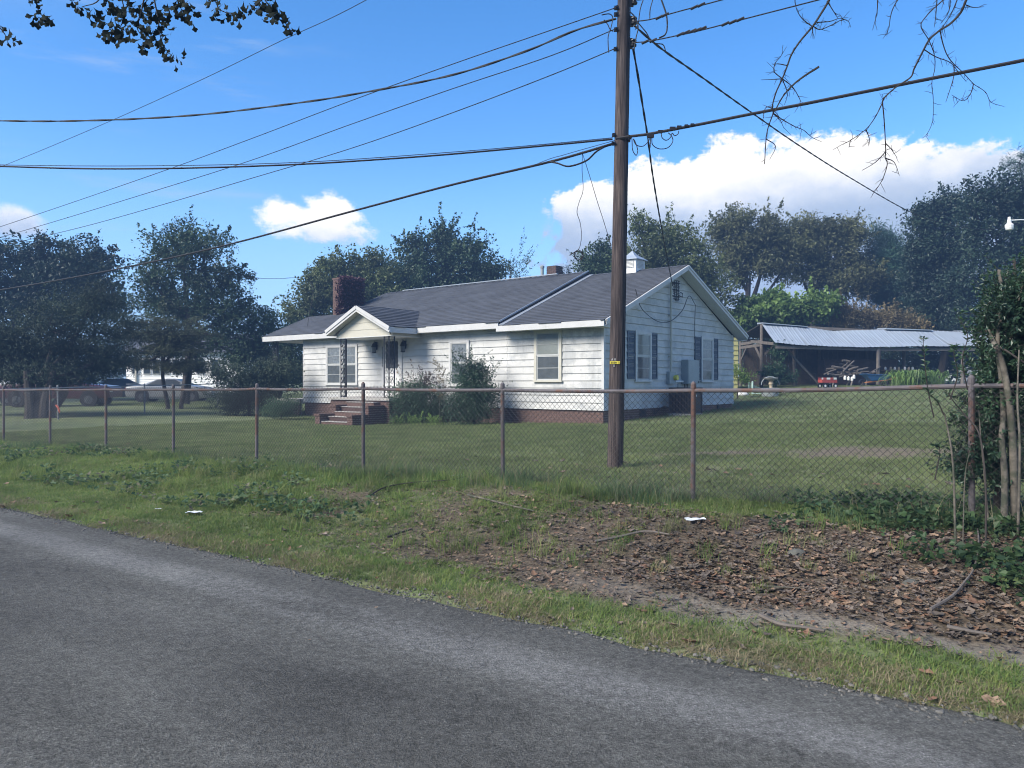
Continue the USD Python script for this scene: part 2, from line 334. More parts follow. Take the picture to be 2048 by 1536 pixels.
def ground():
    ns = np.unique(np.round(np.concatenate([[-400, -200, -100, -50, -25, -12, -8, -7.0, -6.6, -3, -.3, -.05], np.arange(0, 4.2, .075), np.arange(4.2, 14, .3), np.arange(14, 45, .9), [48, 55, 65, 80, 100, 130, 180, 260, 400, 700]]), 4))
    ls = np.unique(np.round(np.concatenate([[-700, -400, -200, -100, -60, -40, -30, -24, -18, -14, -11, -9, -7.5, -6], np.arange(-5, 16, .11), np.arange(16, 45, .6), [48, 55, 65, 80, 100, 140, 200, 400, 700]]), 4))
    N, L = np.meshgrid(ns, ls, indexing='ij'); x, y = xy(N, L); z = H(x, y)
    v = np.stack([x, y, z], -1).reshape(-1, 3); b = len(ls)
    i, j = np.meshgrid(np.arange(len(ns) - 1), np.arange(b - 1), indexing='ij'); k = (i * b + j).ravel()
    f = np.stack([k, k + b, k + b + 1, k + 1], 1)
    f = np.vstack([f[:, [0, 2, 1]], f[:, [0, 3, 2]]])
    g = G(); pos = g.n('geometry') + '.position'
    at = g.n('attribute', attribute='soil'); sp = g.n('separate_color', color=at + '.color')
    fine = g.noise(pos, 22.0, 6.0, .7); mid = g.noise(pos, 1.3, 5.0, .6); wide = g.noise(pos, .22, 3.0)
    gr = g.ramp(mid, [(.3, (.105, .132, .070)), (.55, (.140, .168, .088)), (.75, (.18, .192, .110))])
    gr = g.mix(1.0, gr, g.ramp(wide, [(.3, (.75, .80, .80)), (.7, (1.18, 1.12, 1.0))]), 'multiply')
    gr = g.mix(1.0, gr, g.ramp(fine, [(.3, (.55, .55, .55)), (.7, (1.4, 1.4, 1.4))]), 'multiply')
    dirt = g.ramp(fine, [(.3, (.045, .034, .026)), (.55, (.105, .08, .06)), (.75, (.18, .145, .11))])
    sand = g.ramp(g.noise(pos, 60.0, 6.0, .7), [(.3, (.13, .115, .095)), (.7, (.27, .245, .21))])
    c = g.mix(sp + '.r', gr, dirt); c = g.mix(sp + '.g', c, sand); c = g.mix(sp + '.b', c, g.ramp(fine, [(.3, (.085, .062, .05)), (.7, (.21, .16, .125))]))
    bsdf = g.n('principled_bsdf', base_color=c, roughness=.95, specular_ior_level=.15, normal=g.n('bump', height=fine, strength=.8, distance=.03) + '.normal')
    m = usdkit.mesh(stage, '/World/ground', (v, f), g.make('ground_soil', bsdf + '.BSDF'), smooth=True)
    n_, l_ = nl(v[:, 0], v[:, 1])
    col = np.stack([litter_amount(n_, l_) * .95, path_amount(n_, l_), bare_amount(v[:, 0], v[:, 1]) * .8], 1)
    UsdGeom.PrimvarsAPI(m).CreatePrimvar('soil', Sdf.ValueTypeNames.Color3fArray, 'vertex').Set(Vt.Vec3fArray.FromNumpy(col.astype(np.float32)))
    tag(m, kind='structure')
ground()

def road():
    ls = np.unique(np.concatenate([[-300, -120, -60, -30, -15], np.arange(-10, 24, .12), np.arange(24, 60, 1.0), [70, 100, 160, 300]]))
    edge = (meshkit.fbm(np.stack([ls * 1.9, ls * 0, ls * 0], 1), 4, 21) - .5) * .16 + (meshkit.fbm(np.stack([ls * .25, ls * 0, ls * 0], 1), 2, 4) - .5) * .12
    cols = [(-6.7, -.03), (-6.6, .0), (-5.0, .02), (-3.3, .03), (-1.6, .02), (-.5, .008), (-.10, .002), (-.03, -.006), (.02, -.035)]
    v = []
    for n, z in cols:
        w = edge if n > -.2 else edge * 0
        x, y = xy(n + w, ls); v.append(np.stack([x, y, np.full_like(x, z) + .004], 1))
    v = np.concatenate(v); b = len(ls)
    i, j = np.meshgrid(np.arange(len(cols) - 1), np.arange(b - 1), indexing='ij'); k = (i * b + j).ravel()
    f = np.stack([k, k + 1, k + b + 1, k + b], 1)
    f = np.vstack([f[:, [0, 1, 2]], f[:, [0, 2, 3]]])
    g = G(); pos = g.n('geometry') + '.position'
    sp = g.n('separate_xyz', vector=pos)
    nn = g.m('subtract', g.m('add', g.m('multiply', sp + '.x', .573), g.m('multiply', sp + '.y', .82)), 4.46)
    ll = g.m('add', g.m('multiply', sp + '.x', -.82), g.m('multiply', sp + '.y', .573))
    vec = g.n('combine_xyz', x=g.m('multiply', nn, 1.0), y=g.m('multiply', ll, .22), z=0.0) + '.vector'
    streak = g.noise(vec, 1.5, 6.0, .6); wob = g.m('multiply_add', g.m('subtract', g.noise(vec, .8, 3.0), .5), .5, nn)
    fine = g.noise(pos, 75.0, 3.0, .8); grit = g.noise(pos, 24.0, 5.0, .75)
    c = g.ramp(streak, [(.3, (.086, .086, .080)), (.5, (.112, .112, .104)), (.72, (.145, .145, .135))])
    # worn pale band beside the edge, darker wheel tracks
    band = g.m('multiply', g.ss(wob, -1.05, -.80), g.ss(wob, -.42, -.66)); band = g.m('multiply', band, g.ss(g.m('multiply_add', grit, .35, streak), .45, .72))
    c = g.mix(g.m('multiply', band, .55), c, (.215, .215, .208))
    track = g.m('multiply', g.ss(wob, -2.5, -1.9), g.ss(wob, -1.1, -1.6)); c = g.mix(g.m('multiply', track, .35), c, (.060, .060, .058))
    blot = g.noise(pos, .55, 6.0, .6); c = g.mix(1.0, c, g.ramp(blot, [(.32, (.74, .74, .75)), (.5, (1.0, 1.0, 1.0)), (.7, (1.2, 1.2, 1.18))]), 'multiply')
    vo = g.n('voronoi_texture', dimensions='3D', feature='distance_to_edge', vector=g.n('vector_math', math_type='add', vector1=pos, vector2=g.n('vector_math', math_type='scale', vector1=g.n('noise_texture', dimensions='3D', vector=pos, scale=2.2, detail=4.0) + '.color', scale=.55) + '.vector') + '.vector', scale=.42) + '.distance'
    crack = g.m('multiply', g.ss(vo, .006, .001), g.ss(g.noise(pos, .35, 2.0), .50, .58)); c = g.mix(g.m('multiply', crack, .35), c, (.025, .025, .026))
    c = g.mix(1.0, c, g.ramp(fine, [(.30, (.58, .58, .58)), (.5, (.95, .95, .95)), (.62, (1.3, 1.3, 1.3)), (.70, (2.2, 2.15, 2.1)), (.8, (3.4, 3.3, 3.2))]), 'multiply')
    c = g.mix(1.0, c, g.ramp(grit, [(.3, (.60, .60, .60)), (.7, (1.42, 1.42, 1.42))]), 'multiply')
    hgt = g.m('add', fine, g.m('multiply', grit, .8))
    bs = g.n('principled_bsdf', base_color=c, roughness=.95, specular_ior_level=.12, normal=g.n('bump', height=hgt, strength=1.0, distance=.02) + '.normal')
    m = usdkit.mesh(stage, '/World/road', (v, f), g.make('worn_asphalt', bs + '.BSDF'), smooth=True)
    tag(m, kind='structure')
road()

# ---------------------------------------------------------------- the white house
HC = np.array([2.95, 24.8]); HA, HB = np.array([-.777, .629]), np.array([.629, .777])
def hp(t, s, z): # along the front to the left, in depth, height above the eye
    p = HC + HA * t + HB * s; return np.array([p[0], p[1], z + EYE])
HR = np.array([[HA[0], HA[1], 0], [HB[0], HB[1], 0], [0, 0, 1.0]])
def hbox(mb, t0, t1, s0, s1, z0, z1): return mb.box(hp((t0 + t1) / 2, (s0 + s1) / 2, (z0 + z1) / 2), (abs(t1 - t0), abs(s1 - s0), abs(z1 - z0)), HR)
D, LEN, JOIN = 10.28, 15.9, 4.0
SILL, EAVE = -.94, 1.95
RID, RID2 = 4.45, 4.30
rng = np.random.default_rng(5)
house = thing('house', hp(8, 5, SILL - .5), 'long white clapboard house with dark shingle roof behind the fence', 'house')

# walls: a core box behind lapped boards, each board a part
core = MB()
hbox(core, 0.03, LEN - .03, .03, D - .03, SILL + .02, EAVE)
g0, g1 = .05, LEN - .02   # ends of the attic
for a, b, r in ((g0, JOIN, RID2 - .12), (JOIN, g1, RID - .12)):
    core.add([hp(a, .05, EAVE), hp(a, D - .05, EAVE), hp(a, D / 2, r), hp(b, .05, EAVE), hp(b, D - .05, EAVE), hp(b, D / 2, r)], [[0, 1, 2], [3, 5, 4], [0, 2, 5], [0, 5, 3], [1, 4, 5], [1, 5, 2]])
wall = core.build('wall', M['bluewhite'], house)

CH = .243
def front_board(t0, t1, z0, z1, m, off=0.0):
    b = MB(); lo, hi = -.036 - off, -.006 - off
    b.hexa([hp(t0, lo, z0), hp(t1, lo, z0), hp(t1, .03, z0), hp(t0, .03, z0), hp(t0, hi, z1), hp(t1, hi, z1), hp(t1, .03, z1), hp(t0, .03, z1)])
    b.build('siding_board', m, wall)
def gable_board(s0, s1, z0, z1, m, s0t=None, s1t=None):
    b = MB(); s0t = s0 if s0t is None else s0t; s1t = s1 if s1t is None else s1t
    b.hexa([hp(-.036, s0, z0), hp(-.036, s1, z0), hp(.03, s1, z0), hp(.03, s0, z0), hp(-.006, s0t, z1), hp(-.006, s1t, z1), hp(.03, s1t, z1), hp(.03, s0t, z1)])
    b.build('siding_board', m, wall)
k = 0
z = SILL
while z < EAVE - .02:
    z1 = min(z + CH, EAVE + .02)
    for a, b, m in ((0.06, JOIN, M['siding']), (JOIN + .004, LEN, M['siding_clean'])):
        cuts = [a] + [c for c in np.arange(a + [1.1, 2.3, 3.2][k % 3], b - .4, 3.66)] + [b]
        for c0, c1 in zip(cuts[:-1], cuts[1:]): front_board(c0 + .002, c1 - .002, z + rng.normal(0, .002), z1 - .004, m)
    cuts = [.06] + [c for c in np.arange([2.6, 1.2, 3.5][k % 3], D - .5, 3.66)] + [D]
    for c0, c1 in zip(cuts[:-1], cuts[1:]): gable_board(c0 + .002, c1 - .002, z + rng.normal(0, .002), z1 - .004, M['siding_clean'])
    z += CH; k += 1
slope2 = (RID2 - 1.95) / (D / 2 + .55)
z = SILL + CH * k
while True:
    z1 = z + CH; ins = lambda zz: max(0, (zz - 1.62) / slope2 - .55)
    if ins(z) > D / 2 - .15: break
    s0, s1 = ins(z), D - ins(z); u0, u1 = min(ins(z1), D / 2 - .02), max(D - ins(z1), D / 2 + .02)
    if s1 - s0 > 4.5:
        c = s0 + (s1 - s0) * (.38 if k % 2 else .63)
        gable_board(s0, c - .002, z, z1 - .004, M['siding_clean'], u0, c - .002); gable_board(c + .002, s1, z, z1 - .004, M['siding_clean'], c + .002, u1)
    else: gable_board(s0, s1, z, z1 - .004, M['siding_clean'], u0, u1)
    z = z1; k += 1
b = MB(); hbox(b, -.032, .065, -.032, .06, SILL - .01, EAVE); b.build('corner_board', M['trim'], house)
b = MB(); hbox(b, LEN - .03, LEN + .03, -.032, .06, SILL - .01, EAVE); b.build('corner_board', M['trim'], house)
# left end wall seen from the porch
b = MB(); hbox(b, LEN - .02, LEN + .012, .0, D, SILL, EAVE + .01); b.build('end_wall', M['bluewhite'], house)

# brick foundation: every course laid, joined because single bricks are only a few pixels
def brick_run(mb, core_mb, p0, p1, out, z0, z1, L=.205, h=.068, j=.011, seed=0):
    """a wall face of bricks from p0 to p1 (xy), facing out"""
    r = np.random.default_rng(seed); p0, p1, out = np.asarray(p0, float), np.asarray(p1, float), np.asarray(out, float)
    d = p1 - p0; W = np.linalg.norm(d); d /= W; c = 0; z = z0
    R = np.array([[d[0], d[1], 0], [out[0], out[1], 0], [0, 0, 1]])
    while z < z1 - .02:
        hh = min(h, z1 - z); x = -(L + j) / 2 if c % 2 else 0
        while x < W - .01:
            a, b = max(x, 0), min(x + L, W)
            if b - a > .03:
                q = p0 + d * (a + b) / 2; o = r.uniform(-.002, .004)
                mb.box((q[0] + out[0] * (o - .03), q[1] + out[1] * (o - .03), z + hh / 2), (b - a, .08, hh), R)
            x += L + j
        z += h + j; c += 1
    q = (p0 + p1) / 2 - out * .05
    core_mb.box((*q, (z0 + z1) / 2), (W - .01, .09, z1 - z0), R)
bricks, mort = MB(), MB()
def hxy(t, s): return HC + HA * t + HB * s
brick_run(bricks, mort, hxy(0.04, .04), hxy(LEN - .04, .04), -HB, -.15, SILL + EYE - .004, seed=1)
brick_run(bricks, mort, hxy(.04, .04), hxy(.04, D - .04), -HA, -.1 + .11, SILL + EYE - .004, seed=2)
fnd = mort.build('foundation', M['mortar'], house)
bricks.build('brick_courses', M['brick'], fnd, kind='stuff')
for s in (2.35, 8.7):
    b = MB(); hbox(b, -.012, .02, s, s + .42, SILL - .27, SILL - .03); v_ = b.build('foundation_vent', M['black_iron'], house)

# roofs: deck slab and separate shingle tabs in courses
def roof_slope(name, o, u, v, W, L, deck=True, expo=.185, seed=0, over=.0, mat=None):
    """o: lower corner on the eave, u along the eave, v up the slope"""
    r = np.random.default_rng(seed); o, u, v = map(lambda q: np.asarray(q, float), (o, u, v)); n = np.cross(u, v); n = n / np.linalg.norm(n); n = n if n[2] > 0 else -n
    mb = MB()
    mb.hexa([o - n * .055, o + u * W - n * .055, o + u * W + v * L - n * .055, o + v * L - n * .055, o, o + u * W, o + u * W + v * L, o + v * L])
    deckp = mb
    sh = MB(); c = 0; y = -.025
    while y < L - .02:
        y1 = min(y + expo + .03, L); x = -r.uniform(0, .9)
        while x < W:
            w = r.uniform(.55, 1.0); a, b = max(x, 0) + .002, min(x + w, W) - .002
            if b - a > .03:
                h = .024 + r.uniform(0, .008); dy = r.normal(0, .004) - (r.uniform(0, .07) if y < 0 and r.random() < .4 else 0)
                A, B = o + u * a + v * (y + dy), o + u * b + v * (y + dy); C, E = o + u * b + v * y1, o + u * a + v * y1
                sh.add([A + n * h, B + n * h, C + n * .003, E + n * .003, A, B], [[0, 1, 2], [0, 2, 3], [4, 5, 1], [4, 1, 0]])
            x += w
        y += expo; c += 1
    return deckp, sh
def hv(t, s, z): return HA[0] * t + HB[0] * s, HA[1] * t + HB[1] * s, z
def slope_from(o, u, top, W, seed):
    o, top = np.asarray(o), np.asarray(top); v = top - o; L = np.linalg.norm(v); return roof_slope('', o, u, v / L, W, L, seed=seed)
A3 = np.array([HA[0], HA[1], 0]); B3 = np.array([HB[0], HB[1], 0])
ZE, ZE2 = 2.10, 1.95
roof_mb, tabs = MB(), MB()
def add_roof(d, s):
    roof_mb.add(*d.mesh()); tabs.add(*s.mesh())
SM = (RID - ZE) / (D / 2 + .42)                                                          # pitch of the main roof
add_roof(*slope_from(hp(JOIN - .02, -.42, ZE), A3, hp(JOIN - .02, D / 2, RID), LEN + .32 - JOIN, 11))     # main front
add_roof(*slope_from(hp(JOIN - .02, D + .42, ZE), A3, hp(JOIN - .02, D / 2, RID), LEN + .32 - JOIN, 12))    # main back
add_roof(*slope_from(hp(-.42, -.56, ZE2), A3, hp(-.42, D / 2, RID2), JOIN + .42 - .12, 13))             # right part, a little lower
add_roof(*slope_from(hp(-.42, D + .5, ZE2), A3, hp(-.42, D / 2, RID2), JOIN + .42 - .12, 14))
PR = 2.62                                                                                # side porch roof
zp = ZE + SM * PR
add_roof(*slope_from(hp(LEN + .30, -.42, ZE + .001), A3, hp(LEN + .30, -.42 + PR, zp), 18.45 - LEN - .30, 15))
add_roof(*slope_from(hp(LEN + .30, -.42 + 2 * PR, ZE), A3, hp(LEN + .30, -.42 + PR, zp), 18.45 - LEN - .30, 16))
PT, PW, PQ, PZ = 10.0, 1.86, 1.86, 2.93                                                   # entry gable: centre, half width, projection, ridge
PE = 2.06
for sg in (-1, 1):
    o = hp(PT + sg * PW, -PQ, PE); top = hp(PT, -PQ, PZ); v = top - o; L = np.linalg.norm(v)
    add_roof(*roof_slope('', o, B3, v / L, 3.3, L, seed=17 + sg))
roof = roof_mb.build('roof', M['darkwood'], house)
tabs.build('shingle_courses', M['shingle'], roof, kind='stuff')
caps = MB()
for a, b, zz in ((JOIN - .02, LEN + .30, RID), (-.42, JOIN - .14, RID2)):
    x = a
    while x < b - .05:
        w = min(.29, b - x)
        for sg in (-1, 1):
            caps.add([hp(x, D / 2, zz + .035), hp(x + w + .02, D / 2, zz + .022), hp(x + w + .02, D / 2 + sg * .15, zz + .022 - .062), hp(x, D / 2 + sg * .15, zz + .035 - .062)], [[0, 1, 2, 3]])
        x += w
caps.build('ridge_caps', M['shingle'], roof)
b = MB()  # metal strip where the higher roof ends above the lower one
o, tp = hp(JOIN - .03, -.47, ZE - .02), hp(JOIN - .03, D / 2 + .02, RID + .015)
b.bar(o + np.array([0, 0, .03]), tp + np.array([0, 0, .03]), .03, .05)
o, tp = hp(JOIN - .16, -.56, ZE2 + .025), hp(JOIN - .16, D / 2, RID2 + .03)
b.bar(o, tp, .22, .012); b.build('flashing_strip', M['flash'], roof)
b = MB(); hbox(b, JOIN + 1.5, LEN - 1.0, D / 2 - .05, D / 2 + .05, RID + .04, RID + .075); b.build('ridge_vent', M['flash'], roof)

# fascias and soffits
b = MB(); hbox(b, JOIN + .05, PT - PW + .02, -.47, -.43, ZE - .24, ZE - .02); b.build('fascia_board', M['trim'], house)
b = MB(); hbox(b, PT + PW - .02, 18.45, -.47, -.43, ZE - .24, ZE - .02); b.build('fascia_board', M['trim'], house)
for t0, t1 in ((-.40, 1.85), (1.854, JOIN + .02)):
    b = MB(); hbox(b, t0, t1, -.615, -.575, ZE2 - .21, ZE2 - .015); b.build('fascia_board', M['trim'], house)
b = MB(); hbox(b, JOIN + .03, LEN + .02, -.425, .0, ZE - .235, ZE - .215); hbox(b, -.0, JOIN + .02, -.57, .0, ZE2 - .20, ZE2 - .18); b.build('soffit', M['bluewhite'], house)
for sg, s0 in ((-1, -.56), (1, D + .5)):   # rake boards of the gable and the boxed soffit under them
    o, tp = hp(-.44, s0, ZE2 - .085), hp(-.44, D / 2, RID2 - .085)
    b = MB(); b.bar(o, tp, .035, .17); r_ = b.build('rake_board', M['trim'], house)
    o, tp = hp(-.47, s0, ZE2 - .03), hp(-.47, D / 2, RID2 - .03)
    b = MB(); b.bar(o, tp, .03, .07); b.build('rake_trim', M['trim'], house)
    b = MB(); q = [hp(-.42, s0, ZE2 - .165), hp(0.0, s0, ZE2 - .165), hp(0.0, D / 2, RID2 - .165), hp(-.42, D / 2, RID2 - .165)]
    b.hexa([p - np.array([0, 0, .012]) for p in q] + q); b.build('rake_soffit', M['bluewhite'], house)
    hh = MB(); hbox(hh, -.40, .0, s0 if sg < 0 else D, 0 if sg < 0 else s0, ZE2 - .225, ZE2 - .205); hh.build('eave_return', M['bluewhite'], house)

# entry gable front
b = MB()
for sg in (-1, 1):
    o, tp = hp(PT + sg * (PW + .02), -PQ - .03, PE - .08), hp(PT, -PQ - .03, PZ - .07)
    b = MB(); b.bar(o, tp, .03, .13); b.build('rake_board', M['trim'], house)
    o, tp = hp(PT + sg * (PW + .02), -PQ + .0, PE - .20), hp(PT, -PQ + .0, PZ - .19)
    b = MB(); b.bar(o, tp, .03, .09); b.build('rake_board', M['trim'], house)
    q = [hp(PT + sg * PW, -PQ, PE - .215), hp(PT + sg * PW, -PQ + .32, PE - .215), hp(PT, -PQ + .32, PZ - .20), hp(PT, -PQ, PZ - .20)]
    b = MB(); b.hexa([p - np.array([0, 0, .012]) for p in q] + q); b.build('rake_soffit', M['cream'], house)
    b = MB(); hbox(b, PT + sg * (PW - .02), PT + sg * (PW + .02), -PQ, -.44, PE - .24, PE - .03); b.build('fascia_board', M['trim'], house)
for i, (z0, z1) in enumerate(((1.73, 2.0), (2.004, 2.27), (2.274, 2.60))):
    w0, w1 = (PW - .12) * (1 - max(0, (z0 - 1.82)) / .93), (PW - .12) * (1 - max(0, (z1 - 1.82)) / .93); w0, w1 = min(w0, PW - .24), min(w1, PW - .24)
    b = MB(); s0 = -PQ + .30
    b.hexa([hp(PT - w0, s0, z0), hp(PT + w0, s0, z0), hp(PT + w0, s0 + .05, z0), hp(PT - w0, s0 + .05, z0), hp(PT - w1, s0 + .012, z1), hp(PT + w1, s0 + .012, z1), hp(PT + w1, s0 + .05, z1), hp(PT - w1, s0 + .05, z1)])
    b.build('siding_board', M['cream'], wall)
b = MB(); hbox(b, PT - PW + .2, PT + PW - .2, -PQ + .3, 0, 1.71, 1.735); b.build('porch_ceiling', M['bluewhite'], house)
for sg in (-1, 1): b = MB(); hbox(b, PT + sg * (PW - .30), PT + sg * (PW - .22), -PQ + .36, 0.0, 1.735, 1.90); b.build('porch_beam', M['cream'], house)

# windows: frame, sashes, panes and what hangs behind them, all standing proud of the boards
def window(face, a0, a1, z0, z1, bays=1, blind='blind', shutters=None, muntin=1, trim=.075, proud=.075, parent=house, side_mat='trim'):
    def P3(a, o, zz): return hp(a, -o, zz) if face == 'front' else hp(-o, a, zz)
    def bx(mb, x0, x1, o0, o1, y0, y1):
        return mb.hexa([P3(x0, o0, y0), P3(x1, o0, y0), P3(x1, o1, y0), P3(x0, o1, y0), P3(x0, o0, y1), P3(x1, o0, y1), P3(x1, o1, y1), P3(x0, o1, y1)])
    fr = MB()
    bx(fr, a0, a0 + trim, .0, proud, z0, z1); bx(fr, a1 - trim, a1, .0, proud, z0, z1)
    bx(fr, a0 + trim, a1 - trim, .0, proud, z1 - trim, z1); bx(fr, a0 - .03, a1 + .03, .0, proud + .03, z0 - .06, z0)
    if bays == 2: bx(fr, (a0 + a1) / 2 - .07, (a0 + a1) / 2 + .07, .0, proud, z0, z1 - trim)
    w = fr.build('window', M[side_mat], parent)
    W = (a1 - a0 - 2 * trim - (0.14 if bays == 2 else 0)) / bays
    for k in range(bays):
        x0 = a0 + trim + k * (W + .14); x1 = x0 + W; zt = z1 - trim; mid = (z0 + zt) / 2 + .03
        bg = MB(); bx(bg, x0, x1, .037, .040, z0, zt); bg.build('blind' if blind == 'blind' else 'curtain', M[blind], w)
        bg = MB(); bx(bg, x0 + .045, x1 - .045, .0405, .0415, z0 + .05, mid - .035); bg.build('insect_screen', M['lower_screen'], w)
        for lo, hi, o in ((z0, mid, .048), (mid, zt, .056)):
            sb = MB(); bx(sb, x0, x0 + .045, o - .006, o + .006, lo, hi); bx(sb, x1 - .045, x1, o - .006, o + .006, lo, hi)
            bx(sb, x0 + .045, x1 - .045, o - .006, o + .006, lo, lo + .05); bx(sb, x0 + .045, x1 - .045, o - .006, o + .006, hi - .035, hi)
            for q in range(muntin): zz = lo + (hi - lo) * (q + 1) / (muntin + 1); bx(sb, x0 + .045, x1 - .045, o - .005, o + .005, zz - .008, zz + .008)
            sb.build('sash', M['sash'], w)
            pn = MB(); qa, qb = (x1 - .045, x0 + .045) if face == 'front' else (x0 + .045, x1 - .045); pn.quad(P3(qa, o, lo + .05), P3(qb, o, lo + .05), P3(qb, o, hi - .035), P3(qa, o, hi - .035)); pn.build('pane', M['glass'], w)
    if shutters:
        for x0, x1 in shutters:
            sh = MB(); bx(sh, x0, x0 + .05, .0, .055, z0 + .03, z1 - .03); bx(sh, x1 - .05, x1, .0, .055, z0 + .03, z1 - .03)
            zm = (z0 + z1) / 2
            for y0, y1 in ((z0 + .03, z0 + .10), (zm - .04, zm + .04), (z1 - .10, z1 - .03)): bx(sh, x0 + .05, x1 - .05, .0, .053, y0, y1)
            s_ = sh.build('shutter', M['shutter'], parent)
            lv = MB(); zz = z0 + .11
            while zz < z1 - .12:
                if not zm - .07 < zz < zm + .03:
                    lv.hexa([P3(x0 + .05, .046, zz), P3(x1 - .05, .046, zz), P3(x1 - .05, .03, zz + .01), P3(x0 + .05, .03, zz + .01), P3(x0 + .05, .036, zz + .034), P3(x1 - .05, .036, zz + .034), P3(x1 - .05, .02, zz + .04), P3(x0 + .05, .02, zz + .04)])
                zz += .045
            lv.build('louvre_slats', M['shutter'], s_)
            bk = MB(); bx(bk, x0 + .04, x1 - .04, .0, .022, z0 + .04, z1 - .04); bk.build('shutter_back', M['shutter'], s_)
    return w
window('front', 12.13, 14.23, -.10, 1.57, bays=2, blind='curtain', trim=.085)
window('front', 5.79, 6.81, -.12, 1.53, blind='curtain', trim=.095)
window('front', 1.617, 2.77, .04, 1.75, blind='blind', trim=.10, side_mat='cream')
window('gable', 1.935, 3.05, .05, 1.74, shutters=((1.437, 1.935 - .01), (3.06, 3.506)), blind='blind', trim=.10)
window('gable', 7.07, 8.17, .03, 1.775, shutters=((6.54, 7.06), (8.18, 8.65)), blind='curtain', trim=.10)

# front door with scalloped screen panel, numbers, lanterns
b = MB()
for t0, t1 in ((9.39, 9.52), (10.46, 10.59)): hbox(b, t0, t1, -.07, 0, -.62, 1.80)
hbox(b, 9.52, 10.46, -.07, 0, 1.68, 1.80)
b.build('door_frame', M['trim'], house)
b = MB(); hbox(b, 9.52, 10.46, -.045, 0, -.62, 1.68); door = b.build('front_door', M['white'], house)
sc = MB(); pts = []
t0, t1, z0, z1 = 9.64, 10.34, .55, 1.60
for (xa, ya, xb, yb, n) in ((t0, z0, t1, z0, 4), (t1, z0, t1, z1, 6), (t1, z1, t0, z1, 4), (t0, z1, t0, z0, 6)):
    for i in range(n * 6):
        f_ = i / (n * 6); x, y = xa + (xb - xa) * f_, ya + (yb - ya) * f_; wv = .028 * abs(math.sin(PI * i / 6))
        cx, cy = (x - (t0 + t1) / 2), (y - (z0 + z1) / 2)
        if xa == xb: x += wv * np.sign(cx)
        else: y += wv * np.sign(cy)
        pts.append((x, y))
n = len(pts); ring = [hp(x, -.052, y) for x, y in pts] + [hp((t0 + t1) / 2, -.052, (z0 + z1) / 2)]
sc.add(ring, [[i, (i + 1) % n, n] for i in range(n)] + [[(i + 1) % n, i, n] for i in range(n)])
sc.build('screen_panel', M['screen'], door)
b = MB()
for i in range(14):
    zz = z0 + .06 + (i % 7) * .15; tt = t0 + .18 + (i // 7) * .34; ang = np.linspace(0, 5.5, 12)
    b.tube([hp(tt + (.06 - .008 * a) * math.cos(a), -.06, zz + (.06 - .008 * a) * math.sin(a)) for a in ang], .006, 4)
b.build('door_scrolls', M['black_iron'], door)
b = MB(); b.lathe(hp(9.62, -.09, .35), [(0, -.03), (.03, -.02), (.035, .0), (.03, .02), (0, .03)], 10); b.build('door_knob', M['tan'], door)
for i in range(8): # the vertical address characters, too small in the photograph to be read
    zz = 1.40 - i * .105; b = MB()
    b.box(hp(10.525, -.078, zz), (.05, .012, .022), HR); b.box(hp(10.525 + .014 * (-1) ** i, -.078, zz - .026), (.018, .012, .03), HR); b.box(hp(10.525, -.078, zz - .052), (.045, .012, .02), HR)
    b.build('house_number', M['black_iron'], house)
for tt in (9.22, 10.93):
    b = MB(); b.lathe(hp(tt, -.17, 1.20), [(0, 0), (.075, .0), (.08, .05), (.085, .22)], 6); lan = b.build('wall_lantern', M['screen'], house)
    b = MB(); b.lathe(hp(tt, -.17, 1.41), [(.115, 0), (.12, .02), (.085, .08), (.075, .13), (.03, .17), (0, .19)], 6); hbox(b, tt - .045, tt + .045, -.10, 0, 1.30, 1.62); b.tube([hp(tt, -.05, 1.56), hp(tt, -.17, 1.63), hp(tt, -.17, 1.58)], .012, 5)
    b.lathe(hp(tt, -.17, 1.17), [(0, -.015), (.085, 0), (.09, .03)], 6); b.build('lantern_cap', M['black_iron'], lan)

# wrought iron posts
def iron_post(t, s, za, zb, d1, d2, parent=house):
    """two scroll panels meeting at a corner bar; d1, d2: (dt, ds) of the two panels"""
    b = MB(); ends = [(t + d[0], s + d[1]) for d in (d1, d2)]
    for (tt, ss) in [(t, s)] + ends: b.bar(hp(tt, ss, za), hp(tt, ss, zb), .042)
    p = b.build('iron_post', M['black_iron'], parent)
    sc = MB(); H_ = zb - za
    for tt, ss in ends:
        mt, ms = (t + tt) / 2, (s + ss) / 2; dt, ds = (tt - t) / 2, (ss - s) / 2
        for zz in np.arange(za + .14, zb - .1, .36):
            for sg in (-1, 1):
                ang = np.linspace(0, 2.1 * PI, 13); rr = np.linspace(.85, .2, 13)
                sc.tube([hp(mt + dt * r * math.sin(a) * sg, ms + ds * r * math.sin(a) * sg, zz + .11 * sg + .1 * r * math.cos(a) * sg) for a, r in zip(ang, rr)], .011, 4)
            sc.tube([hp(mt - dt * .9, ms - ds * .9, zz + .04), hp(mt, ms, zz + .18), hp(mt + dt * .9, ms + ds * .9, zz + .32)], .009, 4)
        for zz in (za + .03, zb - .04): sc.bar(hp(t, s, zz), hp(tt, ss, zz), .02)
    sc.build('scroll_work', M['black_iron'], p)
iron_post(8.52, -1.52, -.62, 1.72, (.27, 0), (0, .27))
iron_post(11.36, -1.52, -.62, 1.72, (-.27, 0), (0, .27))
iron_post(18.1, -.12, -.75, 1.86, (-.27, 0), (0, .27))

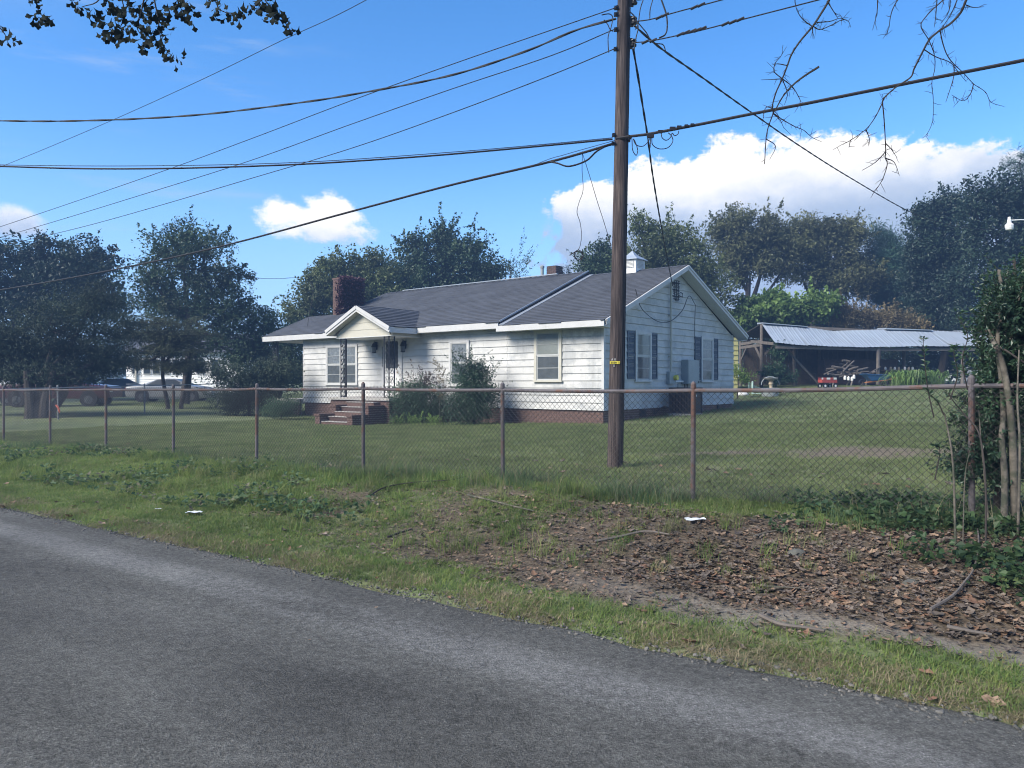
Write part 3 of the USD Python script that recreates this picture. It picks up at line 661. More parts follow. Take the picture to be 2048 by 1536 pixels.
# side porch: floor, parapet, ceiling
b = MB(); hbox(b, LEN + .05, 18.3, -.2, 4.9, -1.0, -.80); b.build('porch_floor', M['concrete'], house)
b = MB(); c_ = MB(); brick_run(b, c_, hxy(LEN + .05, -.17), hxy(18.3, -.17), -HB, -.1, .86, seed=5); brick_run(b, c_, hxy(LEN + .1, -.2), hxy(LEN + .1, -.1), -HA, -.1, .86, seed=6)
pf = c_.build('porch_base', M['mortar'], house); b.build('brick_courses', M['brick'], pf, kind='stuff')
b = MB(); hbox(b, LEN + .03, 18.35, -.44, 4.9, 1.845, 1.87); b.build('porch_ceiling', M['bluewhite'], house)
b = MB(); hbox(b, 18.42, 18.455, -.42, 2 * PR - .42, ZE - .24, ZE - .02); b.build('fascia_board', M['trim'], house)
b = MB()
b.add([hp(18.40, -.40, ZE - .05), hp(18.40, 2 * PR - .44, ZE - .05), hp(18.40, PR - .42, zp - .06)], [[0, 1, 2], [0, 2, 1]]); b.build('porch_gable', M['cream'], house)

# chimney with its brick courses
b, c_ = MB(), MB(); t0, t1, s0, s1 = 15.98, 16.50, 2.1, 3.45
for p0, p1, out in (((t0, s0), (t1, s0), -HB), ((t0, s0), (t0, s1), -HA), ((t1, s0), (t1, s1), HA), ((t0, s1), (t1, s1), HB)):
    brick_run(b, c_, hxy(*p0), hxy(*p1), out, 3.6, 6.50, seed=8)
hbox(c_, t0 + .05, t1 - .05, s0 + .05, s1 - .05, 1.8, 4.86)
ch = c_.build('chimney', M['mortar'], house); b.build('brick_courses', M['brick'], ch, kind='stuff')
b = MB(); hbox(b, t0 - .03, t1 + .03, s0 - .03, s1 + .03, 4.85, 4.93); b.build('chimney_cap', M['brick'], ch)
b = MB(); hbox(b, t0 - .12, t1 + .12, s0 - .12, s1 + .1, 2.95, 3.14); b.build('chimney_flashing', M['flash'], ch)
b, c_ = MB(), MB(); t0, t1, s0, s1 = 6.35, 6.85, 6.2, 6.7
brick_run(b, c_, hxy(t0, s0), hxy(t1, s0), -HB, 5.4, 6.72, seed=9); brick_run(b, c_, hxy(t0, s0), hxy(t0, s1), -HA, 5.4, 6.72, seed=10); hbox(c_, t0 + .05, t1 - .05, s0 + .05, s1 - .05, 3.5, 5.05)
f2 = c_.build('flue', M['mortar'], house); b.build('brick_courses', M['rust_tank'], f2, kind='stuff')
b = MB(); b.lathe(hp(7.1, 6.2, 3.9), [(.075, 0), (.075, 1.12), (.10, 1.12), (.10, 1.2), (0, 1.26)], 10); b.build('vent_pipe', M['grey_metal'], house)

# cupola on the ridge
ct, cs, hw = 1.92, D / 2, .35
b = MB(); hbox(b, ct - hw, ct + hw, cs - hw, cs + hw, 3.9, 4.70); cup = b.build('cupola', M['white'], house)
b = MB(); e = hw + .09
r4 = [hp(ct - e, cs - e, 4.70), hp(ct + e, cs - e, 4.70), hp(ct + e, cs + e, 4.70), hp(ct - e, cs + e, 4.70)]; r5 = [p + np.array([0, 0, .02]) for p in r4]
mid_ = [hp(ct + x * .17, cs + y * .17, 4.90) for x, y in ((-1, -1), (1, -1), (1, 1), (-1, 1))]; top_ = hp(ct, cs, 5.10)
b.add(r4 + r5 + mid_ + [top_], [[0, 2, 1], [0, 3, 2]] + [q for i in range(4) for q in ([i, (i + 1) % 4, 4 + (i + 1) % 4], [i, 4 + (i + 1) % 4, 4 + i], [4 + i, 4 + (i + 1) % 4, 8 + (i + 1) % 4], [4 + i, 8 + (i + 1) % 4, 8 + i], [8 + i, 8 + (i + 1) % 4, 12])])
b.build('cupola_roof', M['galv'], cup)
b = MB()
for zz in np.arange(4.40, 4.66, .05):
    b.hexa([hp(ct - .26, cs - hw - .03, zz), hp(ct + .26, cs - hw - .03, zz), hp(ct + .26, cs - hw + .01, zz + .03), hp(ct - .26, cs - hw + .01, zz + .03), hp(ct - .26, cs - hw - .03, zz + .012), hp(ct + .26, cs - hw - .03, zz + .012), hp(ct + .26, cs - hw + .01, zz + .042), hp(ct - .26, cs - hw + .01, zz + .042)])
    b.hexa([hp(ct - hw - .03, cs - .26, zz), hp(ct - hw - .03, cs + .26, zz), hp(ct - hw + .01, cs + .26, zz + .03), hp(ct - hw + .01, cs - .26, zz + .03), hp(ct - hw - .03, cs - .26, zz + .012), hp(ct - hw - .03, cs + .26, zz + .012), hp(ct - hw + .01, cs + .26, zz + .042), hp(ct - hw + .01, cs - .26, zz + .042)])
b.build('cupola_louvre', M['white'], cup)

# gable wall fittings
b = MB(); hbox(b, -.012, .02, 4.72, 5.25, 3.04, 3.80); gv = b.build('gable_vent', M['black_iron'], house, label='dark broken louvre vent high in the gable')
r = np.random.default_rng(3); b = MB()
for i in range(13):
    zz = 3.08 + i * .055; t_ = r.uniform(-.02, .03)
    b.bar(hp(-.04, 4.73, zz + t_), hp(-.045, 5.24, zz + r.uniform(-.03, .03)), .016)
for s in (4.84, 4.98, 5.12): b.tube([hp(-.05, s + .02 * math.sin(q * 2.1), 3.02 + q * .12) for q in range(7)], .012, 4)
b.tube([hp(-.07, 5.2, 3.2), hp(-.1, 5.34, 3.16), hp(-.1, 5.36, 3.3), hp(-.07, 5.25, 3.34)], .018, 5); b.tube([hp(-.07, 4.8, 3.1), hp(-.09, 4.85, 2.98), hp(-.09, 5.0, 3.0), hp(-.07, 5.1, 3.1)], .014, 5)
b.build('broken_slats', M['black_iron'], gv)
b = MB(); b.tube([hp(-.11, 4.42, .33), hp(-.11, 4.42, 3.62)], .042, 10); hbox(b, -.13, .0, 4.37, 4.47, .9, .93); hbox(b, -.13, 0, 4.37, 4.47, 2.4, 2.43); b.build('electric_conduit', M['cream'], house)
b = MB(); hbox(b, -.16, -.02, 4.22, 4.72, -.08, .36); mt_ = b.build('meter_box', M['grey_metal'], house)
b = MB(); v_ = trimesh.creation.cylinder(.095, .14, sections=18); v_.apply_transform(trimesh.transformations.rotation_matrix(PI / 2, [0, 1, 0])); v_.apply_transform(trimesh.transformations.rotation_matrix(math.atan2(HA[1], HA[0]), [0, 0, 1])); v_.apply_translation(hp(-.22, 4.60, .14)); b.tm(v_); b.build('meter_dial', M['yellowtag'], mt_)
b = MB(); hbox(b, -.30, -.02, 5.40, 6.36, -.09, .82); pb = b.build('electric_panel', M['grey_metal'], house)
b = MB(); hbox(b, -.315, -.302, 5.43, 6.33, -.06, .79); b.build('panel_door', M['grey_metal'], pb)
b = MB(); hbox(b, -.33, -.316, 6.22, 6.30, -.05, .01); b.build('panel_latch', M['black_iron'], pb)
b = MB(); b.tube([hp(-.10, 4.72, .0), hp(-.10, 5.40, .0)], .035, 8); b.build('pipe_link', M['white'], house)
for s in (4.95, 5.5, 5.62, 5.75, 6.15): b = MB(); b.tube([hp(-.12, s, -.08), hp(-.10, s + .03, -.5), hp(-.08, s, SILL + .1)], .018 if s > 5 else .012, 6); b.build('conduit_pipe', M['rusty'], house)
b = MB(); b.tube(spline([hp(-.09, 6.45, 2.95), hp(-.05, 6.5, 2.2), hp(-.05, 6.5, 1.2), hp(-.06, 6.42, .82)], 6), .010, 5); b.build('wall_cable', M['black_rubber'], house)

# brick stoop and steps
st = thing('brick_steps', hp(11, -2.2, -1.6), 'red brick entry stoop with stepped cheek walls below the front door', 'steps')
bk, mo = MB(), MB()
zt = -.62 + EYE
brick_run(bk, mo, hxy(8.30, -1.72), hxy(11.75, -1.72), -HB, -.1, zt - .10, seed=20); brick_run(bk, mo, hxy(8.30, -1.72), hxy(8.30, -.05), -HA, -.1, zt - .10, seed=21); brick_run(bk, mo, hxy(11.75, -1.72), hxy(11.75, -.05), HA, -.1, zt - .10, seed=22)
for t0, t1 in ((8.48, 8.76), (10.36, 10.64)):
    for s0, s1, zz in ((-2.55, -1.78, zt - .34), (-3.3, -2.57, zt - .66)):
        brick_run(bk, mo, hxy(t0, s0), hxy(t1, s0), -HB, -.1, zz, seed=int(t0 * 10) + 3); brick_run(bk, mo, hxy(t0, s0), hxy(t0, s1), -HA, -.1, zz, seed=int(t0 * 10) + 4); brick_run(bk, mo, hxy(t1, s0), hxy(t1, s1), HA, -.1, zz, seed=int(t0 * 10) + 5)
mp = mo.build('mortar_core', M['mortar'], st); bk.build('brick_courses', M['brick'], mp, kind='stuff')
for i in range(5):
    b = MB(); hbox(b, 8.78, 10.34, -1.75 - .30 * (i + 1), -1.74 - .30 * i, -1.7, -.62 - .175 * (i + 1)); b.build('step', M['rust_tank'] if i % 2 else M['brick'], st)
    b = MB(); hbox(b, 8.78, 10.34, -1.77 - .30 * (i + 1), -1.74 - .30 * i, -.62 - .175 * (i + 1), -.60 - .175 * (i + 1)); b.build('tread', M['concrete'], st)
b = MB(); hbox(b, 8.22, 11.83, -1.80, -.04, -.72, -.62); b.build('stoop_slab', M['concrete'], st)
for t0, t1 in ((8.48, 8.76), (10.36, 10.64)):
    for s0, s1, zz in ((-2.6, -1.80, -.96), (-3.35, -2.61, -1.28)):
        b = MB(); hbox(b, t0 - .04, t1 + .04, s0, s1, zz, zz + .07); b.build('cheek_cap', M['brick'], st)

# air conditioner
ac0 = np.array(hxy(-1.22, 3.85)); zg = h1(*ac0)
ac = thing('air_conditioner', (*ac0, zg), 'dark grey condenser unit standing on the grass by the gable', 'air conditioner')
def abox(mb, t0, t1, s0, s1, z0, z1): return hbox(mb, t0, t1, s0, s1, z0 - EYE + zg, z1 - EYE + zg)
T0, T1, S0, S1 = -1.20, -.34, 3.85, 4.68
b = MB(); abox(b, T0 - .04, T1 + .04, S0 - .04, S1 + .04, -.1, .06); b.build('pad', M['concrete'], ac)
b = MB(); abox(b, T0 + .02, T1 - .02, S0 + .02, S1 - .02, .08, .93); b.build('body', M['black_iron'], ac)
b = MB()
for t in (T0, T1): 
    for s in (S0, S1): abox(b, t - .02, t + .02, s - .02, s + .02, .06, .96)
abox(b, T0 - .02, T1 + .02, S0 - .02, S1 + .02, .93, .98); abox(b, T0 - .025, T1 + .025, S0 - .025, S0 + .0, .06, .11); M['ac_frame'] = simple('dark_grey_enamel', (.022, .025, .032), .45); b.build('frame', M['ac_frame'], ac)
b = MB()
for i in range(19): zz = .14 + i * .042; abox(b, T0 + .02, T1 - .02, S0 - .008, S0 + .006, zz, zz + .009); abox(b, T0 - .008, T0 + .006, S0 + .02, S1 - .02, zz, zz + .009)
for i in range(14): t = T0 + .05 + i * .06; abox(b, t, t + .006, S0 - .01, S0 + .004, .12, .92)
b.build('grille', M['ac_frame'], ac)
b = MB(); abox(b, T0 - .03, T0 - .018, S0 + .25, S0 + .34, .66, .73); b.build('badge', M['white'], ac)
b = MB(); b.tube(spline([hp(-.35, 4.2, -1.05), hp(-.25, 3.6, -.9), hp(-.10, 3.2, -1.15), hp(-.05, 3.3, -.98)], 6), .025, 6); b.build('line_set', M['black_rubber'], ac)

# ---------------------------------------------------------------- chain link fence along the verge
def fence(name, label, pts, tops, foot, post_r, rail_r, mat, wire_m, pitch=.072, wire_r=.0022, mesh_posts=None, seed=0, over=.06, barb=True):
    """pts: xy of the posts; tops: rail heights; foot: heights of the mesh foot"""
    r = np.random.default_rng(seed)
    mid = pts[len(pts) // 2]; fx = thing(name, (*mid, h1(*mid)), label, 'fence')
    for (x, y), zt in zip(pts, tops):
        b = MB(); zg = h1(x, y); lean = r.normal(0, .012, 2)
        b.tube([(x + lean[0], y + lean[1], zg - .25), (x, y, zt + .02)], post_r, 10); b.tube([(x, y, zt + .02), (x, y, zt + .075), (x, y, zt + .10)], [post_r * 1.15, post_r * 1.1, .012], 10); b.build('fence_post', mat, fx)
    rail = []
    for i in range(len(pts) - 1):
        for t in np.linspace(0, 1, 6)[(1 if i else 0):]:
            p = np.array(pts[i]) * (1 - t) + np.array(pts[i + 1]) * t; rail.append((*p, tops[i] * (1 - t) + tops[i + 1] * t - .012 * math.sin(PI * t) + r.normal(0, .002)))
    b = MB(); b.tube(rail, rail_r, 8); b.build('top_rail', mat, fx)
    cum = np.concatenate([[0], np.cumsum([np.linalg.norm(np.array(pts[i + 1]) - np.array(pts[i])) for i in range(len(pts) - 1)])])
    px, py = np.array([p[0] for p in pts]), np.array([p[1] for p in pts]); tops, foot = np.array(tops), np.array(foot)
    d = np.array(pts[-1]) - np.array(pts[0]); d = d / np.linalg.norm(d); out = np.array([d[1], -d[0]])
    if out @ np.array(pts[0]) > 0: out = -out
    total = cum[-1]; hmax = (tops - foot).max() + over
    v, f, kk = [], [], 0; N = int(total / pitch)
    for fam in (1, -1):
        for i in range(-int(hmax / pitch) - 1, N + int(hmax / pitch) + 1):
            m_ = max(6, int(hmax / pitch * 1)); t = np.linspace(0, 1, 14)
            a = i * pitch + (fam * t * hmax); keep = (a >= 0) & (a <= total)
            if keep.sum() < 2: continue
            a, tt = a[keep], t[keep]
            zf, ztp = np.interp(a, cum, foot), np.interp(a, cum, tops)
            z = zf + tt * hmax; ok = z <= ztp + over * (1.0 if barb else 0)
            if ok.sum() < 2: continue
            a, z = a[ok], z[ok]
            x, y = np.interp(a, cum, px), np.interp(a, cum, py)
            w = .012 * np.sin(a * 2.3 + 1) + .010 * np.sin(a * 7 + z * 4) + (post_r + .006) + fam * wire_r * .9
            c = np.stack([x + out[0] * w, y + out[1] * w, z + .004 * np.sin(a * 5)], 1)
            n = len(c); dirv = np.array([d[0], d[1], fam]); dirv = dirv / np.linalg.norm(dirv); o3 = np.array([out[0], out[1], 0]); s3 = np.cross(dirv, o3)
            tri = [o3 * wire_r * 1.1, (-.5 * o3 + .866 * s3) * wire_r * 1.1, (-.5 * o3 - .866 * s3) * wire_r * 1.1]
            ring = np.stack([c + q for q in tri], 1).reshape(-1, 3); v.append(ring)
            for q in range(n - 1):
                for e in range(3):
                    a0, a1 = kk + q * 3 + e, kk + q * 3 + (e + 1) % 3; f += [[a0, a1, a1 + 3], [a0, a1 + 3, a0 + 3]]
            kk += len(ring)
    obj('chain_mesh', (np.vstack(v), np.array(f)), wire_m, fx, kind='stuff')
    b = MB()
    for i in range(len(pts) - 1):
        for t in (.12, .35, .62, .88):
            p = np.array(pts[i]) * (1 - t) + np.array(pts[i + 1]) * t + out * .01; zt = tops[i] * (1 - t) + tops[i + 1] * t
            b.tube([(p[0], p[1], zt + rail_r + .004), (p[0] + out[0] * (rail_r + .012), p[1] + out[1] * (rail_r + .012), zt), (p[0], p[1], zt - rail_r - .03)], .003, 4)
    b.build('tie_wires', mat, fx, kind='stuff')
    return fx
idx = list(range(-3, 9))
top_z = {-3: 1.66, -2: 1.64, -1: 1.61, 0: 1.552, 1: 1.54, 2: 1.542, 3: 1.523, 4: 1.498, 5: 1.482, 6: 1.466, 7: 1.44, 8: 1.42}
pts = [tuple(fpt(i)) for i in idx]
fence('chain_link_fence', 'rusty chain link fence running along the top of the road bank', pts, [top_z[i] for i in idx], [h1(*p) + .06 for p in pts], .027, .022, M['rusty'], M['wire'], seed=1)
p2 = [fpt(8), (-16.4, 24.4), (-17.06, 28.9), (-15.75, 33.0), (-14.6, 38.2), (-13.5, 42.5)]
tp2 = [1.42, 1.40, 1.42, 1.47, 1.55, 1.62]
fence('chain_link_fence', 'greyer second chain link fence crossing the yard before the parked vehicles', [tuple(p) for p in p2], tp2, [h1(*p) + .03 for p in p2], .028, .020, M['galvpipe'], M['galvpipe'], pitch=.10, wire_r=.0016, seed=2)
b = MB(); q = P(117, 815, 28.8); b.tube(spline([q + (-.07, -.05, .10), q + (.0, -.06, .03), q + (.05, -.06, -.06), q + (.07, -.05, -.20)], 5), [.02, .03, .035, .03, .035, .04, .045, .04, .035, .03, .035, .04, .03, .03, .02, .01], 5)
tag(b.build('ribbon', simple('orange_ribbon', (.62, .16, .10), .6)), 'orange plastic ribbon tied to a post of the rear fence', 'ribbon')

# ---------------------------------------------------------------- utility pole with hardware
PB = np.array([1.59, 11.9, h1(1.59, 11.9)])
pole = thing('utility_pole', PB, 'dark weathered wooden utility pole standing just behind the fence', 'utility pole')
def pole_c(z): # the pole leans slightly to the right
    k_ = (z - PB[2]) / 7.2; return np.array([PB[0] + .135 * k_, PB[1], z])
b = MB(); zs = np.linspace(PB[2] - .4, 11.5, 40)
ang = np.arange(22) * 2 * PI / 22; vv = []
for z in zs:
    c = pole_c(z); rad = .120 - .024 * (z - .3) / 7.2
    rr = rad * (1 + .045 * (meshkit.fbm(np.stack([np.cos(ang) * 2.2, np.sin(ang) * 2.2, np.full(22, z * .35)], 1), 3, 2) - .5) + .02 * (meshkit.noise(np.stack([np.cos(ang) * 7, np.sin(ang) * 7, np.full(22, z * .5)], 1), 5) - .5))
    vv.append(np.stack([c[0] + rr * np.cos(ang), c[1] + rr * np.sin(ang), np.full(22, z)], 1))
i, j = np.meshgrid(np.arange(39), np.arange(22), indexing='ij')
b.add(np.vstack(vv), np.stack([i * 22 + j, i * 22 + (j + 1) % 22, (i + 1) * 22 + (j + 1) % 22, (i + 1) * 22 + j], -1).reshape(-1, 4)); b.build('shaft', M['pole'], pole, smooth=True)
def pz(y): return EYE + (HOR - y) / F * 11.9
HWM = M['black_iron']
for y in (6, 46, 90): # spool insulators on their brackets
    b = MB(); c = pole_c(pz(y)) + np.array([.125, -.03, 0])
    b.lathe(c + np.array([.03, -.02, -.05]), [(0, 0), (.045, 0), (.05, .02), (.03, .04), (.03, .06), (.05, .08), (.045, .10), (0, .10)], 10)
    b.box(c + np.array([-.01, 0, 0]), (.06, .03, .16)); b.build('spool_insulator', HWM, pole)
for y, dx in ((19, -.115), (32, -.115), (62, -.11), (101, -.11), (272, -.11), (289, -.11), (277, .11), (282, .10)):
    b = MB(); c = pole_c(pz(y)) + np.array([dx, -.03, 0]); b.box(c, (.07, .05, .05)); b.tube([c + (0, -.03, 0), c + (0, -.07, 0)], .014, 6); b.build('clamp', HWM, pole)
b = MB(); b.tube([pole_c(z) + np.array([.116 - .02 * (z - .3) / 7.2, -.05, 0]) for z in np.linspace(.4, 8.5, 14)], .006, 5); b.build('ground_wire', HWM, pole)
zt = pz(725.5)
tg = MB(); c = pole_c(zt) + np.array([-.045, -.118, 0]); tg.box(c, (.155, .006, .045)); tv = tg.build('number_tag', M['yellowtag'], pole)
def letters(txt, h, at, mat, parent, name):
    m = meshkit.text_mesh(txt, h, .003); v = np.asarray(m.vertices); b = MB(); b.add(np.stack([v[:, 0] + at[0], at[1] - v[:, 2], v[:, 1] + at[2]], 1), m.faces); b.build(name, mat, parent)
letters('2128  31', .026, c + np.array([-.066, -.0035, -.013]), M['black_iron'], tv, 'tag_digits')
letters('A', .030, c + np.array([-.055, .004, .032]), M['white'], pole, 'nailed_letter'); letters('8', .030, c + np.array([-.012, .004, .032]), M['white'], pole, 'nailed_letter'); letters('O', .030, c + np.array([-.03, .004, -.062]), M['white'], pole, 'nailed_letter')

# ---------------------------------------------------------------- wires
def wire(label, pts, r, mat='black_rubber', twist=0.0, k=8, wob=0.0, seed=0, name='overhead_wire', group=None, extra=None):
    p = spline(pts, k)
    if wob:
        rr = np.random.default_rng(seed); p = p + np.stack([rr.normal(0, wob, len(p)) for _ in range(3)], 1) * np.minimum(np.arange(len(p)), np.arange(len(p))[::-1]).clip(0, 1)[:, None]
    b = MB()
    if twist:
        L = np.concatenate([[0], np.cumsum(np.linalg.norm(np.diff(p, axis=0), axis=1))]); q = np.arange(0, L[-1], twist / 7); c = np.stack([np.interp(q, L, p[:, i]) for i in range(3)], 1); ph = q / twist * 2 * PI
        t = np.gradient(c, axis=0); t /= np.linalg.norm(t, axis=1, keepdims=True); a = np.cross(t, [0, 0, 1.0]); a /= np.linalg.norm(a, axis=1, keepdims=True) + 1e-9; d_ = np.cross(t, a)
        for o in (0, PI): b.tube(c + r * .45 * (np.cos(ph + o)[:, None] * a + np.sin(ph + o)[:, None] * d_), r * .72, 5)
    else: b.tube(p, r, 6)
    if extra: extra(b)
    o = b.build(name, M[mat]); return tag(o, label, 'wire', group)
def pp(y, dx=0.0, dy=-.06): # on the pole at a picture row
    return pole_c(pz(y)) + np.array([dx, dy, 0])
wire('thick twisted service cable sagging left from the pole top', [pp(42, -.12), P(1150, 62, 12.1), P(1050, 104, 12.4), P(900, 152, 12.9), P(720, 187, 13.4), P(600, 206, 13.7), P(400, 230, 14.3), P(200, 241, 14.8), P(0, 242, 15.3), P(-400, 232, 16.3)], .017, twist=1.3)
for (y0, pts_, lab) in ((20, [(1100, 62), (900, 131), (700, 203), (500, 279), (300, 352), (0, 454)], 'thin bare line leaving the pole on the left, uppermost of three parallel ones'),
                        (62, [(1100, 113), (900, 180), (700, 250), (500, 322), (300, 385), (60, 458)], 'thin bare line leaving the pole on the left, middle one of three parallel ones'),
                        (101, [(1100, 152), (900, 228), (700, 298), (500, 358), (300, 417), (150, 458)], 'thin bare line leaving the pole on the left, lowest of three parallel ones')):
    P3 = [pp(y0, -.12)]
    for x, y in pts_:
        u = (x - 1024) / F; t = (1.62 - 11.85 * u) / (.8035 + .5948 * u); P3.append(P(x, y, 11.85 + .5948 * t))
    e = P3[-1] + (P3[-1] - P3[-2]) * 1.2 + np.array([0, 0, .1]); P3.append(e)
    wire(lab, P3, .0075)
P3 = []
for x, y in ((1200, -270), (735, 0), (560, 84), (400, 162), (200, 252), (0, 335), (-200, 412)):
    u = (x - 1024) / F; t = (1.62 - 11.85 * u) / (.8035 + .5948 * u); P3.append(P(x, y, 11.85 + .5948 * t))
wire('single high line crossing the upper left sky above all other lines', P3, .007)
def tele(pts_, right=False):
    out = []
    for x, y in pts_: out.append(P(x, y, 11.8 + (1230 - x) * .0013))
    return out
wire('paired telephone cable running nearly level to the left of the pole', tele([(1225, 279), (1100, 291), (900, 309), (750, 320), (600, 329), (400, 336), (200, 338), (0, 333), (-300, 322)]), .014)
wire('thinner strand just above the nearly level telephone cable', tele([(1225, 276), (1100, 288), (900, 305), (600, 325), (300, 332), (0, 330), (-300, 319)]), .006)
P3 = []
for x, y in ((1232, 278), (1262, 273), (1300, 268), (1400, 249), (1500, 229), (1600, 210), (1700, 190), (1850, 160), (2048, 121), (2300, 68)):
    u = (x - 1024) / F; t = (11.83 * u - 1.62) / (.8035 + .5948 * u); P3.append(P(x, y, 11.83 - .5948 * t))
def hardware(b):
    for x, y, s in ((1301, 272, .06), (1320, 264, .04), (1345, 258, .05), (1358, 255, .04), (1372, 252, .03), (1384, 250, .03)):
        u = (x - 1024) / F; t = (11.83 * u - 1.62) / (.8035 + .5948 * u); b.box(P(x, y, 11.8 - .5948 * t), (s * 1.6, .04, s))
wire('heavy black telephone cable rising to the right across the sky', P3, .021, extra=hardware)
P3 = []
for x, y in ((1226, 288), (1100, 324), (900, 371), (700, 424), (430, 496), (200, 545), (0, 580), (-200, 610)):
    u = (x - 1024) / F; t = (1.62 - 11.85 * u) / (.8035 + .5948 * u); P3.append(P(x, y, 11.80 + .5948 * t))
wire('black cable descending left from the pole in front of the trees', P3, .020)
wire('slack loop of black cable hanging left of the pole', [pp(287, -.11), P(1195, 302, 12.0), P(1172, 322, 12.1), P(1138, 333, 12.2), P(1115, 327, 12.3), P(1100, 324, 12.4)], .014, name='cable_loop')
wire('thin guy strand above the descending black cable', [pp(284, -.11), P(1163, 300, 12.2), P(1125, 311, 12.4), P(1100, 318, 12.5), P(1060, 334, 12.7)], .005)
for (y0, pts_, lab, kk) in ((48, [(1300, 40), (1350, 26), (1447, 0), (1560, -30)], 'short line rising right from the middle insulator', ((1330, 31), (1318, 36), (1388, 16), (1402, 11))),
                            (90, [(1300, 83), (1350, 73), (1400, 62), (1500, 36), (1640, 0), (1800, -42)], 'lower line rising right from the insulator with dark splices', ((1290, 85), (1306, 82), (1360, 70), (1372, 66), (1385, 63), (1395, 61), (1405, 58), (1450, 49), (1465, 45), (1480, 40)))):
    P3 = [pp(y0, .13)]; hw_ = []
    def on(x, y):
        u = (x - 1024) / F; t = (11.83 * u - 1.62) / (.8035 + .5948 * u); return P(x, y, 11.83 - .5948 * t)
    P3 += [on(*q) for q in pts_]
    def ex(b, kk=kk):
        for x, y in kk: q = on(x, y); b.tube([q - (.045, -.03, .011), q + (.045, -.03, .011)], .018, 6)
    wire(lab, P3, .0085, extra=ex)
wire('short line rising right at the very top of the pole', [pp(4, .13), P(1290, -1, 11.6), P(1400, -30, 11.0)], .0085)
wire('twisted service drop falling from the pole to the right hand yard lamp', [P(1268, 52, 11.8), P(1300, 80, 12.3), P(1330, 104, 12.9), P(1400, 153, 14.5), P(1500, 224, 17), P(1600, 293, 20), P(1700, 356, 24), P(1820, 424, 29), P(1900, 450, 32), P(1975, 459, 34.2), P(2048, 446, 36)], .017, twist=1.1)
wire('black drop cable hanging from the pole to the house gable', [P(1266, 98, 11.8), P(1275, 150, 12.2), P(1283, 200, 12.8), P(1295, 275, 14), P(1305, 350, 15.6), P(1320, 440, 18.5), P(1335, 520, 23), P(1345, 572, 28.2)], .017, twist=1.1)
wire('loop of cable hanging across the white gable boards', [hp(-.45, 1.25, 3.05), P(1282, 615, 26.35), P(1305, 637, 27.0), P(1325, 645, 27.6), P(1345, 640, 27.9), P(1365, 620, 28.2), P(1378, 592, 28.5), hp(-.1, 6.45, 2.95)], .012)
for lab, pts_, rr in (('thin loose wire dangling left of the pole ending in a coil', [(1165, 303), (1164, 340), (1166, 380), (1158, 405), (1154, 425), (1160, 445), (1163, 470), (1160, 492), (1155, 502)], .005),
                      ('thin straight wire slanting down behind the pole', [(1165, 308), (1180, 355), (1195, 405), (1208, 445), (1222, 492)], .005)):
    wire(lab, [P(x, y, 12.2) for x, y in pts_], rr, name='loose_wire')
ang = np.linspace(0, 4.4 * PI, 40)
wire('small coil at the end of the dangling wire', [P(1157 + 9 * math.cos(a) * (.7 + a * .03), 511 + 10 * math.sin(a) * (.7 + a * .03), 12.2 + a * .005) for a in ang] , .006, name='wire_coil', k=2)
wire('stiff bent end of the dangling wire coil', [P(1139, 511, 12.2), P(1150, 504, 12.2), P(1158, 499, 12.2)], .009, name='wire_end')
for lab, pts_, rr in (('upper jumper lead looping from the pole top beside the insulators', [(1270, 60), (1276, 48), (1280, 20), (1287, -2)], .008), ('thick jumper bow hanging between two lines right of the pole', [(1321, -3), (1332, 30), (1334, 55), (1330, 70), (1318, 77)], .012), ('short jumper with a dark splice right of the pole', [(1299, 38), (1300, 20), (1306, -3)], .008),
                      ('jumper curving down the right of the pole', [(1260, 25), (1270, 36), (1276, 55), (1272, 75), (1268, 100)], .009), ('crossed jumper leads in front of the service drop', [(1277, 48), (1292, 66), (1305, 86), (1325, 90), (1331, 104)], .008),
                      ('jumper loop over the line left of the pole', [(1203, 31), (1218, 29), (1225, 36), (1222, 55), (1216, 75), (1217, 106)], .008), ('drip leads at the end of the service cable', [(1208, 41), (1215, 50), (1220, 60), (1226, 64)], .007)):
    wire(lab, [P(x, y, 11.75) for x, y in pts_], rr, name='jumper_lead')
for lab, pts_ in (('oval loop of spare cable under the telephone line beside the pole', [(1254, 268), (1263, 277), (1265, 300), (1272, 311), (1275, 300), (1270, 284), (1266, 278)]), ('low slung loop between pole and cable clamp', [(1266, 278), (1272, 290), (1285, 293), (1296, 284), (1300, 275)]), ('large round loop below the telephone cable', [(1303, 276), (1305, 290), (1318, 298), (1335, 296), (1345, 284), (1343, 273), (1336, 266)]),
                  ('small double loop right of the large round loop', [(1322, 266), (1324, 276), (1332, 281), (1340, 276), (1344, 267), (1349, 272), (1356, 268), (1357, 262)]), ('short cut cable tail under the clamp', [(1301, 275), (1300, 296)])):
    wire(lab, [P(x, y, 11.55) for x, y in pts_], .007, name='cable_loop')
wire('far thin line reaching the house from the left behind the trees', [P(-40, 470, 30), P(120, 492, 31.5), P(300, 525, 33), P(515, 556, 35), P(620, 563, 36.2), hp(15.9, .2, 2.5)], .011)

